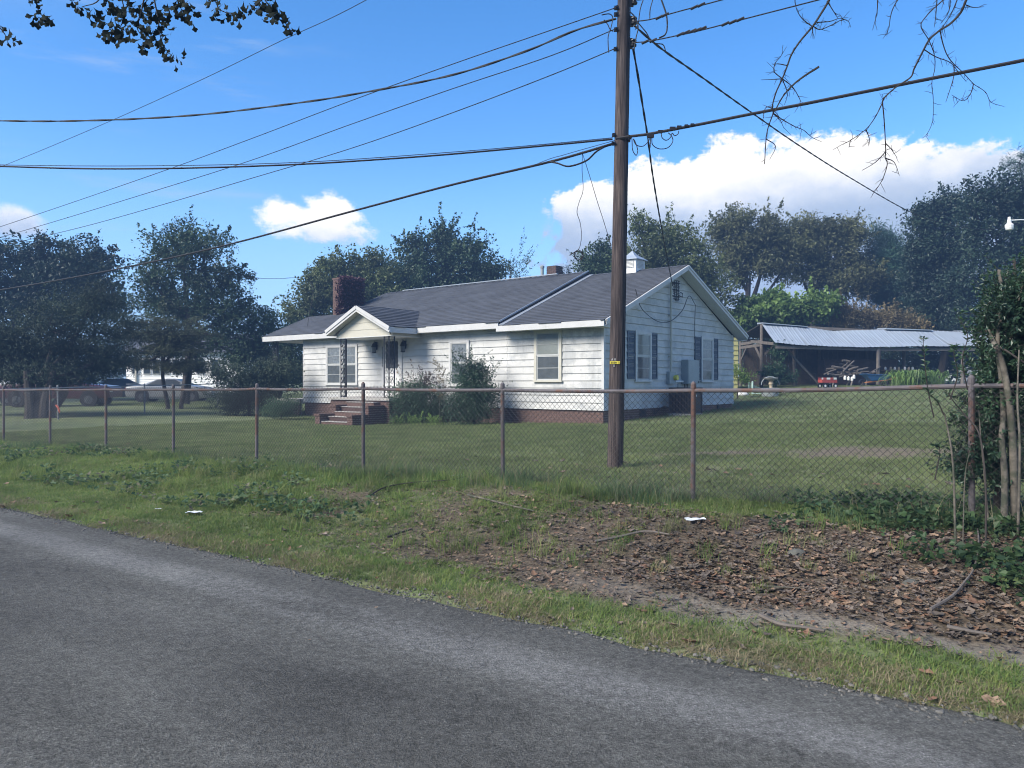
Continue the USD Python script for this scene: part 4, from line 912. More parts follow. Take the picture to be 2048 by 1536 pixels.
# ---------------------------------------------------------------- open shed on the right
SD, SN = np.array([math.cos(.06), math.sin(.06)]), np.array([-math.sin(.06), math.cos(.06)])
S0 = np.array([14.26, 44.0]); SL = 16.3
def sp_(a, d, z): q = S0 + SD * a + SN * d; return np.array([q[0], q[1], z])
zg = 1.32
shed = thing('open_shed', (*S0, zg), 'long open pole shed with a sagging corrugated metal roof behind the house', 'shed')
def ridge_z(a): return np.interp(a, [0, 2, 4.2, 5.6, 8, 12, SL], [4.95, 4.85, 4.55, 4.62, 4.66, 4.52, 4.38])
def eave_z(a): return np.interp(a, [0, 1.2, 3, 5, 6, 9, 12, SL], [3.80, 3.68, 3.56, 3.52, 3.56, 3.62, 3.62, 3.58])
n_s = 18; w_s = SL / n_s; r = np.random.default_rng(8)
for k in range(n_s):
    b = MB(); a0 = k * w_s; cols = 13; rows = 5; vv = []; lift = r.uniform(0, .02); dz = r.normal(0, .012); slip = r.normal(0, .03)
    for j in range(rows):
        for i in range(cols):
            a = a0 + (w_s + .05) * i / (cols - 1); t = j / (rows - 1); rib = .022 if i in (2, 6, 10) else (.010 if i in (4, 8) else 0)
            vv.append(sp_(a, -1.95 * t - slip * t, ridge_z(a) * (1 - t) + eave_z(a) * t + rib + .006 * (k % 2) + dz * t - .03 * math.sin(PI * t)))
    i, j = np.meshgrid(np.arange(cols - 1), np.arange(rows - 1)); q = (j * cols + i).ravel()
    b.add(vv, np.stack([q, q + cols, q + cols + 1, q + 1], 1)); b.build('roof_sheet', M['galv'], shed)
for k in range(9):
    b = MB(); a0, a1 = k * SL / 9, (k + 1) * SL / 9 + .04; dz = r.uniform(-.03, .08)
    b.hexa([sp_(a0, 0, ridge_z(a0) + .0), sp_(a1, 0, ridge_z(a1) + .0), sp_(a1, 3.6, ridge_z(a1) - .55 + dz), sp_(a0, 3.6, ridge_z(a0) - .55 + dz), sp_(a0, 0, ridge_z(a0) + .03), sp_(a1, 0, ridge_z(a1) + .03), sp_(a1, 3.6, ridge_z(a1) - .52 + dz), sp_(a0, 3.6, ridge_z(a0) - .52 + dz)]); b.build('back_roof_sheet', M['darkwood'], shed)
for a0, a1, z_ in ((0.0, 2.6, .05), (7.2, 10.0, .08), (11.8, 15.5, .06)):
    b = MB(); b.hexa([sp_(a0, -.25, ridge_z(a0) + .0), sp_(a1, -.25, ridge_z(a1) + .0), sp_(a1, .7, ridge_z(a1) + .02), sp_(a0, .7, ridge_z(a0) + .02), sp_(a0, -.25, ridge_z(a0) + z_), sp_(a1, -.25, ridge_z(a1) + .03), sp_(a1, .7, ridge_z(a1) + .05), sp_(a0, .7, ridge_z(a0) + z_ + .06)]); b.build('loose_sheet', M['galv'], shed)
for a, d, zt_ in ((0, 0, 4.9), (2.0, .3, 4.3), (5.9, -1.75, 3.5), (8.4, 0, 4.3), (10.8, -1.7, 3.55), (15.2, -1.7, 3.5), (0, 3.4, 4.3), (2.4, 3.4, 4.2), (5, 3.4, 4.0), (8, 3.4, 4.0), (11.5, 3.4, 4.0), (15.5, 3.4, 3.8), (SL, 0, 4.3)):
    b = MB(); q = sp_(a, d, 0); g_ = h1(q[0], q[1]); lean = r.normal(0, .05)
    b.tube([(q[0] + lean, q[1], g_ - .2), (q[0] + lean * .4, q[1], (g_ + zt_) / 2), (q[0], q[1], zt_)], [.105, .095, .09], 9); b.build('post', M['greywood'], shed)
for A, B_ in (((0, -.1, 3.95), (0, 3.5, 3.95)), ((0, -.14, 3.75), (0, 3.5, 3.72)), ((-.05, -1.8, 3.72), (-.05, 1.5, 4.02)), ((0.1, -1.7, 3.55), (6, -1.75, 3.42)), ((6, -1.75, 3.42), (15.6, -1.75, 3.44)), ((0, 0, 4.86), (8, 0, 4.5)), ((8, 0, 4.5), (SL, 0, 4.25)), ((0, 3.4, 4.2), (SL, 3.4, 3.75))):
    b = MB(); b.bar(sp_(*A), sp_(*B_), .06, .16); b.build('beam', M['greywood'], shed)
for A, B_ in (((1.2, -.9, 3.3), (3.25, -.6, 1.32)), ((0, .2, 3.0), (0, 1.1, 3.8)), ((0, .05, 3.05), (1.0, 0, 3.9)), ((0, 3.2, 3.0), (0, 2.2, 3.8)), ((2.0, .3, 3.1), (1.2, .3, 4.2)), ((12.2, -.6, 3.3), (15.7, -1.2, 1.4)), ((12.0, 1.6, 1.4), (13.8, 1.6, 3.9))):
    b = MB(); b.bar(sp_(*A), sp_(*B_), .07, .11); b.build('brace', M['greywood'], shed)
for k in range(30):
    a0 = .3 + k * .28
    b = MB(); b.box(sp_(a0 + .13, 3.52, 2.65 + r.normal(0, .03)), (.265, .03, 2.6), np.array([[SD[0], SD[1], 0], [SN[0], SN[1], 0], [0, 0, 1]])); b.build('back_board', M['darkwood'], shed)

def ground_at(px_x, Z): x = (px_x - 1024) / F * Z; return np.array([x, Z, h1(x, Z)])
# yellow outbuilding half hidden by the house corner
yb = np.array([8.2, 40.6, h1(9, 40)]); yh = thing('outbuilding', yb, 'olive yellow clapboard outbuilding peeping past the house corner', 'outbuilding')
b = MB(); b.box((9.9, 42.2, 2.9), (3.9, 3.4, 3.4)); b.build('wall', M['yellow_wall'], yh)
for k in range(13):
    b = MB(); z = 1.25 + k * .255; b.hexa([(7.95, 40.44, z), (11.88, 40.44, z), (11.88, 40.52, z), (7.95, 40.52, z), (7.95, 40.48, z + .25), (11.88, 40.48, z + .25), (11.88, 40.52, z + .25), (7.95, 40.52, z + .25)]); b.build('siding_board', M['yellow_wall'], yh)
b = MB(); b.hexa([(7.7, 40.2, 4.4), (12.0, 40.2, 4.4), (12.0, 44.2, 4.4), (7.7, 44.2, 4.4), (7.7, 42.0, 5.0), (12.0, 42.0, 5.0), (12.0, 42.4, 5.0), (7.7, 42.4, 5.0)]); b.build('roof', M['shingle'], yh)

# things in and before the shed
def at(px_x, px_y, Z): q = P(px_x, px_y, Z); return np.array([q[0], q[1], h1(q[0], q[1])])
o = at(1655, 772, 40.5); wg = thing('wagon', o, 'small red wagon with pale slatted sides in front of the shed', 'wagon')
R = np.array([[.98, .2, 0], [-.2, .98, 0], [0, 0, 1]])
def L(x, y, z): return o + np.array([x, y, z]) @ R
b = MB(); b.box(L(0, 0, .30), (.86, .42, .04), R)
for x in (-.42, .42): b.box(L(x, 0, .38), (.02, .42, .14), R)
for y in (-.2, .2): b.box(L(0, y, .38), (.86, .02, .14), R)
b.build('tray', M['red_paint'], wg)
for y in (-.22, .22):
    for k in range(4): b = MB(); b.box(L(-.31 + k * .205, y, .50), (.16, .015, .10), R); b.build('side_slat', M['white'] if k % 2 else M['red_paint'], wg)
for x in (-.3, .3):
    for y in (-.24, .24):
        w_ = trimesh.creation.cylinder(.12, .05, sections=16); w_.apply_transform(trimesh.transformations.rotation_matrix(PI / 2, [1, 0, 0])); b = MB(); b.add(np.asarray(w_.vertices) @ R + L(x, y, .12), w_.faces); wh = b.build('wheel', M['black_iron'], wg)
        w_ = trimesh.creation.cylinder(.06, .06, sections=12); w_.apply_transform(trimesh.transformations.rotation_matrix(PI / 2, [1, 0, 0])); b = MB(); b.add(np.asarray(w_.vertices) @ R + L(x, y, .12), w_.faces); b.build('hub', M['white'], wh)
b = MB(); b.tube([L(-.45, 0, .2), L(-.62, 0, .35), L(-.75, 0, .75), L(-.75, -.1, .75), L(-.75, .1, .75)], .014, 6); b.build('handle', M['black_iron'], wg)
o = at(1755, 772, 41.5); wb = thing('wheelbarrow', o, 'blue wheelbarrow standing beside the shed post', 'wheelbarrow')
b = MB(); b.hexa([o + q for q in ((-.42, -.24, .30), (.40, -.24, .34), (.40, .24, .34), (-.42, .24, .30), (-.78, -.38, .66), (.62, -.38, .58), (.62, .38, .58), (-.78, .38, .66))]); b.build('tray', M['blue_paint'], wb)
b = MB(); b.tube([o + q for q in ((-.8, -.4, .66), (.64, -.4, .585), (.64, .4, .585), (-.8, .4, .66), (-.8, -.4, .66))], .02, 6); b.build('rim', M['blue_paint'], wb)
for y in (-.25, .25):
    b = MB(); b.tube([o + (-.75, y * .4, .2), o + (.3, y, .32), o + (1.15, y * 1.2, .5)], .022, 6); b.build('handle', simple(f'orange_wood', (.36, .15, .06), .6) if y < 0 else '/World/Looks/orange_wood', wb)
    b = MB(); b.tube([o + (.35, y, .32), o + (.45, y, .0)], .018, 6); b.build('leg', M['black_iron'], wb)
b = MB(); w_ = trimesh.creation.torus(.15, .045, major_sections=18, minor_sections=8); w_.apply_transform(trimesh.transformations.rotation_matrix(PI / 2, [1, 0, 0])); w_.apply_translation(o + (-.85, 0, .19)); b.tm(w_); b.build('wheel', M['black_iron'], wb)
o = at(1695, 770, 42.5); wp = thing('scrap_pile', o, 'heap of grey sticks and lumber on sawhorses inside the shed', 'lumber pile')
M['darkstick'] = simple('grey_sticks', (.075, .066, .06), .9, .35, 7)
r = np.random.default_rng(4)
for k in range(26):
    c = o + np.array([r.normal(0, .8), r.normal(0, .35), .55 + abs(r.normal(0, .28))]); a = r.normal(0, .5); l_ = r.uniform(.3, .85); d_ = np.array([math.cos(a), r.normal(0, .4), r.normal(0, .3)]) * l_ / 1.6
    b = MB(); b.tube([c - d_, c + d_ * .1 + r.normal(0, .03, 3), c + d_], [r.uniform(.03, .07)] * 3, 6); b.build('stick', M['darkstick'], wp)
for x in (-.9, .1, .9):
    for s in (-1, 1): b = MB(); b.bar(o + (x - .05, s * .3, -.05), o + (x + .22, s * .05, .62), .08, .05); b.build('sawhorse_leg', M['greywood'], wp)
for k, (px_x, px_y) in enumerate(((1690, 756), (1697, 757), (1704, 758), (1708, 754))):
    q = P(px_x, px_y, 41.6); b = MB(); b.lathe(q, [(0, -.10), (.07, -.09), (.075, .06), (.03, .10), (.03, .13), (0, .13)], 8)
    tag(b.build('jug', M['white']), ['white plastic jug leftmost on the scrap lumber beside the wagon', 'white plastic jug second from the left on the scrap lumber', 'white plastic jug third from the left on the scrap lumber', 'white plastic jug rightmost on the lumber beside the shed post'][k], 'jug', 'white jugs on the lumber')
o = at(1712, 765, 44.5); tk = thing('steel_tank', o, 'long brown rusty steel box standing deep inside the shed', 'tank')
b = MB(); b.box(o + (.2, .3, .75), (4.2, 1.0, 1.35)); b.build('body', M['rust_tank'], tk); b = MB(); b.box(o + (.2, .3, 1.46), (4.3, 1.1, .06)); b.build('lid', M['rust_tank'], tk)
o = at(1800, 765, 43.6); wbn = thing('work_bench', o, 'dark work bench with pale clutter at the shed back', 'bench')
b = MB(); b.box(o + (0, 0, .86), (2.0, .7, .06)); b.build('bench_top', M['darkwood'], wbn)
for x in (-.9, .9):
    for y in (-.28, .28): b = MB(); b.box(o + (x, y, .4), (.09, .09, .86)); b.build('leg', M['darkwood'], wbn)
for k in range(7):
    b = MB(); c = o + np.array([-.8 + k * .26, r.uniform(-.2, .1), .9]); b.lathe(c, [(0, 0), (.06, 0), (.07, .10), (.03, .16), (0, .16)], 8); tag(b.build('tin', M['tan'] if k % 2 else M['white']), ('tan' if k % 2 else 'white') + ' tin on the dark work bench, ' + ['at its left end', 'second from the left', 'third from the left', 'in the middle', 'third from the right', 'second from the right', 'at its right end'][k], 'tin', 'tins on the work bench')
o = at(1542, 782, 38.5); bb = thing('bird_bath', o, 'tan bird bath pedestal with a hoop standing in the yard', 'bird bath')
b = MB(); b.lathe(o, [(0, 0), (.2, 0), (.18, .08), (.09, .16), (.08, .42), (.12, .50), (.10, .62), (.16, .68)], 12); b.build('pedestal', M['tan'], bb)
b = MB(); b.lathe(o + (0, 0, .66), [(0, .02), (.30, .08), (.36, .14), (.33, .15), (.05, .07)], 14); b.build('bowl', M['concrete'], bb)
b = MB(); a = np.linspace(0, PI, 14); b.tube(np.stack([o[0] + .45 * np.cos(a), np.full(14, o[1] + .1), o[2] + .45 + .42 * np.sin(a)], 1), .022, 6); b.build('hoop', M['grey_metal'], bb)
o = at(1540, 788, 37.2); tb = MB(); tb.lathe(o, [(0, 0), (.38, 0), (.44, .38), (.47, .40), (.44, .41), (.36, .06), (0, .05)], 16); tag(tb.build('tub', M['grey_metal']), 'grey blue round tub on the grass before the bird bath', 'tub')
o = at(1518, 782, 39); b = MB()
for k in range(5): b.bar(o + (-.55, 0, .28 + k * .07), o + (.1, .1, .16 + k * .03), .05, .02)
b.bar(o + (-.5, .05, 0), o + (-.5, .05, .6), .05); b.bar(o + (.05, .1, 0), o + (.05, .1, .32), .05); tag(b.build('lounge_chair', simple('pale_green_plastic', (.19, .27, .24), .5)), 'old pale green slatted lounge chair left of the bird bath', 'chair')
o = at(1505, 775, 39); b = MB(); b.tube([o, o + (0, 0, .62)], .045, 8); b.lathe(o + (0, 0, .60), [(.05, 0), (.03, .06), (0, .08)], 8); b.bar(o + (0, 0, .05), o + (.55, -.1, .02), .05); tag(b.build('plastic_post', simple('mint_paint', (.33, .46, .42), .5)), 'mint green plastic post standing by the shed corner', 'post')
for px_x, px_y, s, lab in ((1572, 771, .2, 'white stone on the lawn right of the bird bath'), (1486, 765, .24, 'white boulder among weeds beside the house corner')):
    o = at(px_x, px_y, 38.6); m_ = trimesh.creation.icosphere(2, 1); m_.vertices *= np.array([1.2, .8, .55]) * s * (1 + .3 * (meshkit.fbm(np.asarray(m_.vertices) * 1.5, 3, 4)[:, None] - .5)); m_.apply_translation(o + (0, 0, .06)); tag(obj('stone', m_, M['white'], smooth=True), lab, 'stone')

# yard lamp on the right
o = ground_at(2082, 34.0); lp = thing('yard_lamp', o, 'white barn style yard lamp on a curved arm before the dark trees', 'lamp')
b = MB(); b.tube([o - (0, 0, .3), o + (0, 0, 8.8)], [.14, .10], 10); b.build('pole', M['pole'], lp)
c = P(2018, 447, 34)
b = MB(); b.tube(spline([P(2080, 470, 34), P(2060, 445, 34), P(2046, 440, 34), P(2022, 441, 34)], 6), .028, 7); b.build('arm', M['white'], lp)
b = MB(); b.lathe(c + (0, 0, -.08), [(0, .37), (.06, .36), (.065, .26), (.085, .24), (.09, .10), (.17, .02), (.18, -.02)], 14); b.build('housing', M['white'], lp)
b = MB(); b.lathe(c + (0, 0, -.10), [(.175, 0), (.165, -.10), (.14, -.18), (0, -.19)], 14); b.build('lens', M['white'], lp)

# ---------------------------------------------------------------- foliage
def unit(v): return v / (np.linalg.norm(v, axis=-1, keepdims=True) + 1e-9)
def leaf_quads(C, Nrm, Dir, Ln, Wd):
    """a bent diamond of a leaf at each point: (n,3) centres, normals, directions"""
    n = len(C); Dir = unit(Dir - Nrm * (Dir * Nrm).sum(1, keepdims=True)); S = np.cross(Nrm, Dir)
    Ln = np.broadcast_to(Ln, (n,))[:, None]; Wd = np.broadcast_to(Wd, (n,))[:, None]
    v = np.stack([C - Dir * Ln / 2, C + S * Wd / 2 + Nrm * Wd * .18, C + Dir * Ln / 2, C - S * Wd / 2 + Nrm * Wd * .18], 1).reshape(-1, 3)
    k = np.arange(n)[:, None] * 4
    return v, np.concatenate([k + [0, 1, 2], k + [0, 2, 3]], 0)
def lobes3(lobes, Z, depth=.8):
    out = []
    for l in lobes:
        x, y, rx, ry = l[:4]; dz = l[4] if len(l) > 4 else 0.0; zz = Z + dz
        out.append((P(x, y, zz), np.array([rx, depth * (rx + ry) / 2, ry]) * zz / F))
    return out
def clumps(L3, n, r, shell=2.4):
    w = np.array([a[1][0] * a[1][2] for a in L3]); w = w / w.sum(); k = r.choice(len(L3), n, p=w)
    d = unit(r.normal(size=(n, 3))); rad = r.random(n) ** (1 / shell)
    C = np.array([L3[i][0] for i in k]) + d * rad[:, None] * np.array([L3[i][1] for i in k])
    return C, k, d
def plant(name, label, cat, lobes, Z, base, leafmat, n_cl=120, per=80, L=.16, wr=.5, cr=.55, flat=.65, trunk_r=.2, trunk='bark', seed=0, sprigs=0, spl=(.5, 1.1), group=None, depth=.8, shell=2.4,
          stems=1, limbs=40, droop=0.0, up=.35, lean=(0, 0), fork=.45, hang=0.0):
    r = np.random.default_rng(seed); L3 = lobes3(lobes, Z, depth)
    bx = base[0] if len(base) < 3 else base[0]; Zb = base[1]
    x0 = (bx - 1024) / F * Zb; g0 = np.array([x0, Zb, h1(x0, Zb)])
    t = thing(name, g0, label, cat, group)
    C, k, d = clumps(L3, n_cl, r, shell)
    zmin = g0[2] + .15; C[:, 2] = np.maximum(C[:, 2], zmin)
    # leaves
    n = n_cl * per; sizes = r.lognormal(0, .35, n_cl).clip(.5, 1.8) * cr
    i = np.repeat(np.arange(n_cl), per); q = unit(r.normal(size=(n, 3))) * (r.random(n) ** .45)[:, None]
    p = C[i] + q * sizes[i][:, None] * np.array([1, 1, flat]); p[:, 2] -= droop * (q[:, 0] ** 2 + q[:, 1] ** 2) * sizes[i]
    if sprigs:
        out = np.where(d[:, 2:3] < -.2, np.abs(d), d) + np.array([0, 0, .55]); out = unit(out)
        shell_i = np.argsort(-(d[:, 2] + r.random(n_cl) * .9))[:max(1, int(n_cl * .75))]
        si = r.choice(shell_i, sprigs); m = 26; ln = r.uniform(*spl, sprigs)
        tt = r.random((sprigs, m)); dirs = unit(out[si] + r.normal(0, .28, (sprigs, 3)))
        sp = C[si][:, None] + dirs[:, None] * (tt * ln[:, None] + sizes[si][:, None] * .4)[..., None] + r.normal(0, .07 * cr / .5, (sprigs, m, 3)) * (1.25 - tt)[..., None]
        p = np.vstack([p, sp.reshape(-1, 3)])
    p[:, 2] = np.maximum(p[:, 2], g0[2] + .03)
    N = len(p); nr = unit(r.normal(size=(N, 3)) + np.array([0, 0, up])); di = r.normal(size=(N, 3)) - np.array([0, 0, hang])
    ls = L * r.uniform(.65, 1.3, N)
    obj('crown', leaf_quads(p, nr, di, ls, ls * wr), leafmat if not isinstance(leafmat, str) else M[leafmat], t)
    # trunk and limbs
    b = MB(); cen = np.mean([a[0] for a in L3], 0); top = max(a[0][2] for a in L3); low = min(a[0][2] - a[1][2] for a in L3)
    for s_ in range(stems):
        off = np.array([r.normal(0, trunk_r * 1.1), r.normal(0, trunk_r * .6), 0]) if stems > 1 else np.zeros(3)
        fk = g0 + off; ft = g0 + (cen - g0) * np.array([.35, .35, 0]) + off * 2 + np.array([0, 0, (low - g0[2]) + fork * (top - low)])
        mid = (fk + ft) / 2 + np.array([r.normal(0, .06), r.normal(0, .06), 0]) * (ft[2] - fk[2]) * .4
        b.tube(spline([fk - (0, 0, .15), fk + (0, 0, .25), mid, ft], 5), np.interp(np.linspace(0, 1, 16), [0, .12, .2, 1], [trunk_r * 1.6, trunk_r * 1.15, trunk_r, trunk_r * .55]) / (1 if stems == 1 else 1.5), 8)
        if s_ == 0: F1, F2 = mid, ft
    for c, rr in L3:
        st_ = F1 + (F2 - F1) * r.uniform(.2, 1)
        m_ = (st_ + c) / 2 + np.array([0, 0, -.08]) * np.linalg.norm(c - st_)
        b.tube(spline([st_, m_, c], 4), np.linspace(trunk_r * .45, trunk_r * .14, 9), 6)
    for j in r.choice(n_cl, min(limbs, n_cl), replace=False):
        c = L3[k[j]][0]; m_ = (c + C[j]) / 2 + r.normal(0, .08, 3) * np.linalg.norm(C[j] - c)
        b.tube([c, m_, C[j]], [trunk_r * .14, trunk_r * .09, .012], 4)
    b.build('trunk', M[trunk], t)
    return t
LF = {}
LF['oak'] = leafy('oak_leaves', [(0.039, 0.066, 0.035), (0.057, 0.089, 0.039), (0.077, 0.116, 0.050), (0.050, 0.077, 0.043)], .2, .45)
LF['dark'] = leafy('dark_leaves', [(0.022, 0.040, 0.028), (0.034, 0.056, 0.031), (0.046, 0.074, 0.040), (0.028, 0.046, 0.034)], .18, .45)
LF['cedar'] = leafy('cedar_leaves', [(0.034, 0.050, 0.034), (0.050, 0.062, 0.034), (0.065, 0.065, 0.034), (0.037, 0.053, 0.040)], .15, .7)
LF['autumn'] = leafy('autumn_leaves', [(0.077, 0.098, 0.039), (0.116, 0.120, 0.046), (0.165, 0.131, 0.050), (0.068, 0.092, 0.043), (0.184, 0.106, 0.043)], .25, .5)
LF['brownish'] = leafy('browning_leaves', [(0.092, 0.101, 0.050), (0.140, 0.124, 0.062), (0.116, 0.101, 0.062), (0.077, 0.098, 0.050), (0.170, 0.116, 0.070)], .25, .55)
LF['bright'] = leafy('bright_leaves', [(0.121, 0.191, 0.052), (0.172, 0.242, 0.060), (0.101, 0.161, 0.052), (0.242, 0.252, 0.060)], .32, .45)
LF['sumac'] = leafy('sumac_leaves', [(.14, .115, .065), (.11, .125, .06), (.17, .115, .065), (.10, .125, .055)], .3, .6)
LF['pine'] = leafy('pine_needles', [(0.034, 0.078, 0.056), (0.050, 0.096, 0.065), (0.028, 0.062, 0.050)], .15, .5)
LF['shrub'] = leafy('shrub_leaves', [(0.034, 0.071, 0.037), (0.053, 0.102, 0.046), (0.028, 0.059, 0.037), (0.070, 0.116, 0.053)], .2, .4, gloss=.45)
LF['privet'] = leafy('privet_leaves', [(0.034, 0.070, 0.037), (0.056, 0.102, 0.046), (0.025, 0.050, 0.031), (0.078, 0.124, 0.056)], .28, .38, nscale=1.5, gloss=.5)
LF['purple'] = leafy('purple_leaves', [(0.078, 0.062, 0.056), (0.046, 0.068, 0.040), (0.109, 0.065, 0.062)], .2, .5)
LF['orange'] = leafy('rusty_leaves', [(0.056, 0.065, 0.034), (0.085, 0.074, 0.034), (0.046, 0.062, 0.034), (0.116, 0.081, 0.037)], .2, .6)

# big dark group on the left
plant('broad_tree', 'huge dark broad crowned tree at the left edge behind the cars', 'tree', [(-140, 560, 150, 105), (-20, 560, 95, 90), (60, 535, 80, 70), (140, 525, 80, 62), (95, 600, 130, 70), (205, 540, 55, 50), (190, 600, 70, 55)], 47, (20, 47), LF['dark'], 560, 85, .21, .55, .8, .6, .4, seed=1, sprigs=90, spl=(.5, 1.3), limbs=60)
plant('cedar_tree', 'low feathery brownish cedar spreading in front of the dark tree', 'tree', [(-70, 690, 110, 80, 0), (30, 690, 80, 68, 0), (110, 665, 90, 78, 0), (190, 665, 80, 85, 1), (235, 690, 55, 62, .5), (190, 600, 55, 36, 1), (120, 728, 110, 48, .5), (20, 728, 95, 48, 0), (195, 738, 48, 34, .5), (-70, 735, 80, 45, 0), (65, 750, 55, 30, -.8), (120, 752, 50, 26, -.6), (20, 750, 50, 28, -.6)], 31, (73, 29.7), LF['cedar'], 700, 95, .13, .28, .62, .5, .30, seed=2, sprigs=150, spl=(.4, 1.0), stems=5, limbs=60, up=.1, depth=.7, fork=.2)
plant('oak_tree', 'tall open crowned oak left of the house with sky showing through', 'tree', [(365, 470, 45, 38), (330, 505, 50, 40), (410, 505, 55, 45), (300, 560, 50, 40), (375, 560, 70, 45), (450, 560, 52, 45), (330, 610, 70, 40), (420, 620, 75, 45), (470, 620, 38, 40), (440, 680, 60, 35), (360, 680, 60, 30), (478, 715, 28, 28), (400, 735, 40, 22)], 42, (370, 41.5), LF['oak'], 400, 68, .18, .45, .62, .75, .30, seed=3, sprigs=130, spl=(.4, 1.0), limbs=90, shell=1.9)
plant('flat_topped_tree', 'small rusty green tree with flat drooping layers before the tall oak', 'tree', [(330, 645, 85, 14), (300, 668, 70, 13), (365, 672, 75, 13), (330, 700, 85, 14), (285, 725, 50, 12), (375, 730, 55, 14)], 36, (341, 36.5), LF['orange'], 260, 90, .13, .3, .5, .28, .17, seed=4, sprigs=40, limbs=70, droop=.3, up=.8, stems=2, fork=.5)
# behind the house
plant('round_tree', 'dense round tree turning yellow brown behind the brick chimney', 'tree', [(690, 550, 70, 42), (640, 580, 48, 40), (602, 622, 36, 32), (745, 560, 50, 42), (775, 600, 45, 50), (690, 600, 80, 50), (600, 665, 40, 30), (745, 520, 20, 16)], 52, (680, 52), LF['autumn'], 380, 85, .21, .55, .75, .7, .3, seed=5, sprigs=40, limbs=40)
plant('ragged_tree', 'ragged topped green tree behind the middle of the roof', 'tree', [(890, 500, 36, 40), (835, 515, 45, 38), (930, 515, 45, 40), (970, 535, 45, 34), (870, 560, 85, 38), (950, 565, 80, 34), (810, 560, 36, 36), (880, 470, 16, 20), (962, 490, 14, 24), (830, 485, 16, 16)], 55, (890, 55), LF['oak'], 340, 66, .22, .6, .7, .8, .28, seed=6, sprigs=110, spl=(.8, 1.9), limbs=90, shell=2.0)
plant('wispy_tree', 'thin wispy sapling right of the ragged tree above the ridge', 'tree', [(1020, 535, 28, 26), (1040, 552, 26, 14)], 54, (1015, 54), LF['oak'], 16, 12, .16, .3, .5, .8, .12, seed=7, sprigs=34, spl=(1.0, 2.4), limbs=16)
for x, hgt, lab in ((1124, 532, 'left one of two small pointed conifer tips above the ridge'), (1137, 526, 'right one of two small pointed conifer tips above the ridge')):
    plant('conifer', lab, 'tree', [(x, hgt + 45, 9, 14), (x, hgt + 28, 6, 12), (x, hgt + 12, 3.5, 12)], 58, (x, 58), LF['dark'], 40, 30, .14, .3, .28, .8, .1, seed=int(x), limbs=6)
plant('bushy_tree', 'bushy tree rising behind the roof left of the pole', 'tree', [(1205, 515, 26, 30), (1190, 540, 26, 24), (1170, 528, 12, 16), (1225, 550, 40, 30)], 51, (1210, 51), LF['oak'], 90, 75, .20, .5, .6, .75, .22, seed=8, sprigs=24, limbs=20)
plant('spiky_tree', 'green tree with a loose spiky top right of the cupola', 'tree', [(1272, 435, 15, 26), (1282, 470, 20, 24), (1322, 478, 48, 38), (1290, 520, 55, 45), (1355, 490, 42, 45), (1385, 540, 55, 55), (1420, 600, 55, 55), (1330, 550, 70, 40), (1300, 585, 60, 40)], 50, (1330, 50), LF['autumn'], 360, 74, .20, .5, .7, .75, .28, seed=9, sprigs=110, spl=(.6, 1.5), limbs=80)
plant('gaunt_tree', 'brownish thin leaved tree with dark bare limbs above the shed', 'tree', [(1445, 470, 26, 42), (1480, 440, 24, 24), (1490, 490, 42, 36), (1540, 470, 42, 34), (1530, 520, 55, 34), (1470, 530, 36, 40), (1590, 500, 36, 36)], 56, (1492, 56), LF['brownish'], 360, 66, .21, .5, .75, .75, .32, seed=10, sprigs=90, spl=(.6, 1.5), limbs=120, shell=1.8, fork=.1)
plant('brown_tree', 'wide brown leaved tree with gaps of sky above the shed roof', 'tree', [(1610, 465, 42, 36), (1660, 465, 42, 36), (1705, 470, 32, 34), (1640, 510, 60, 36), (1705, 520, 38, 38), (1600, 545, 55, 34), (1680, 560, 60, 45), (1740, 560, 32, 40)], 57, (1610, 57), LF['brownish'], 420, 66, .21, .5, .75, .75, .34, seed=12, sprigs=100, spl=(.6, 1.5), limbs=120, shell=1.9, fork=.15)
plant('pine_tree', 'soft blue green pine between the brown tree and the right hand oaks', 'tree', [(1758, 480, 16, 26), (1765, 520, 36, 40), (1800, 520, 26, 34), (1800, 575, 48, 55), (1750, 570, 36, 45), (1830, 620, 42, 40), (1785, 480, 16, 18)], 58, (1785, 58), LF['pine'], 420, 110, .28, .16, .72, .8, .28, seed=13, sprigs=70, spl=(.6, 1.4), limbs=50, up=.5)
# dark mass on the right
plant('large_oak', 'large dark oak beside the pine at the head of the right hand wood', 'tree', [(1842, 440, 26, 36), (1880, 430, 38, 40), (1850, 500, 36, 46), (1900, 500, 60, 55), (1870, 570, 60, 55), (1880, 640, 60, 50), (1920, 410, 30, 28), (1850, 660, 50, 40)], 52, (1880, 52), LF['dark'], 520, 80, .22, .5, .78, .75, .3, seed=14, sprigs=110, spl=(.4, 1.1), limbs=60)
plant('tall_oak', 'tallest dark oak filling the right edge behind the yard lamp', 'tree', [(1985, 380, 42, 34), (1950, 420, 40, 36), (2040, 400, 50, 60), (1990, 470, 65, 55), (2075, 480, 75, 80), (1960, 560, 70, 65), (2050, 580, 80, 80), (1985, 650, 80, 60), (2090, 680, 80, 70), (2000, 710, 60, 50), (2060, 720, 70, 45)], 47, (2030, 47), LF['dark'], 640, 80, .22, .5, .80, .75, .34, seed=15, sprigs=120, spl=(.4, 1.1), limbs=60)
plant('pine_tree', 'dark pine top poking up at the upper right corner of the wood', 'tree', [(2038, 325, 24, 20), (2065, 345, 34, 26), (2080, 300, 28, 20)], 51, (2066, 51), LF['pine'], 60, 90, .24, .10, .6, .6, .25, seed=16, sprigs=20, limbs=20)
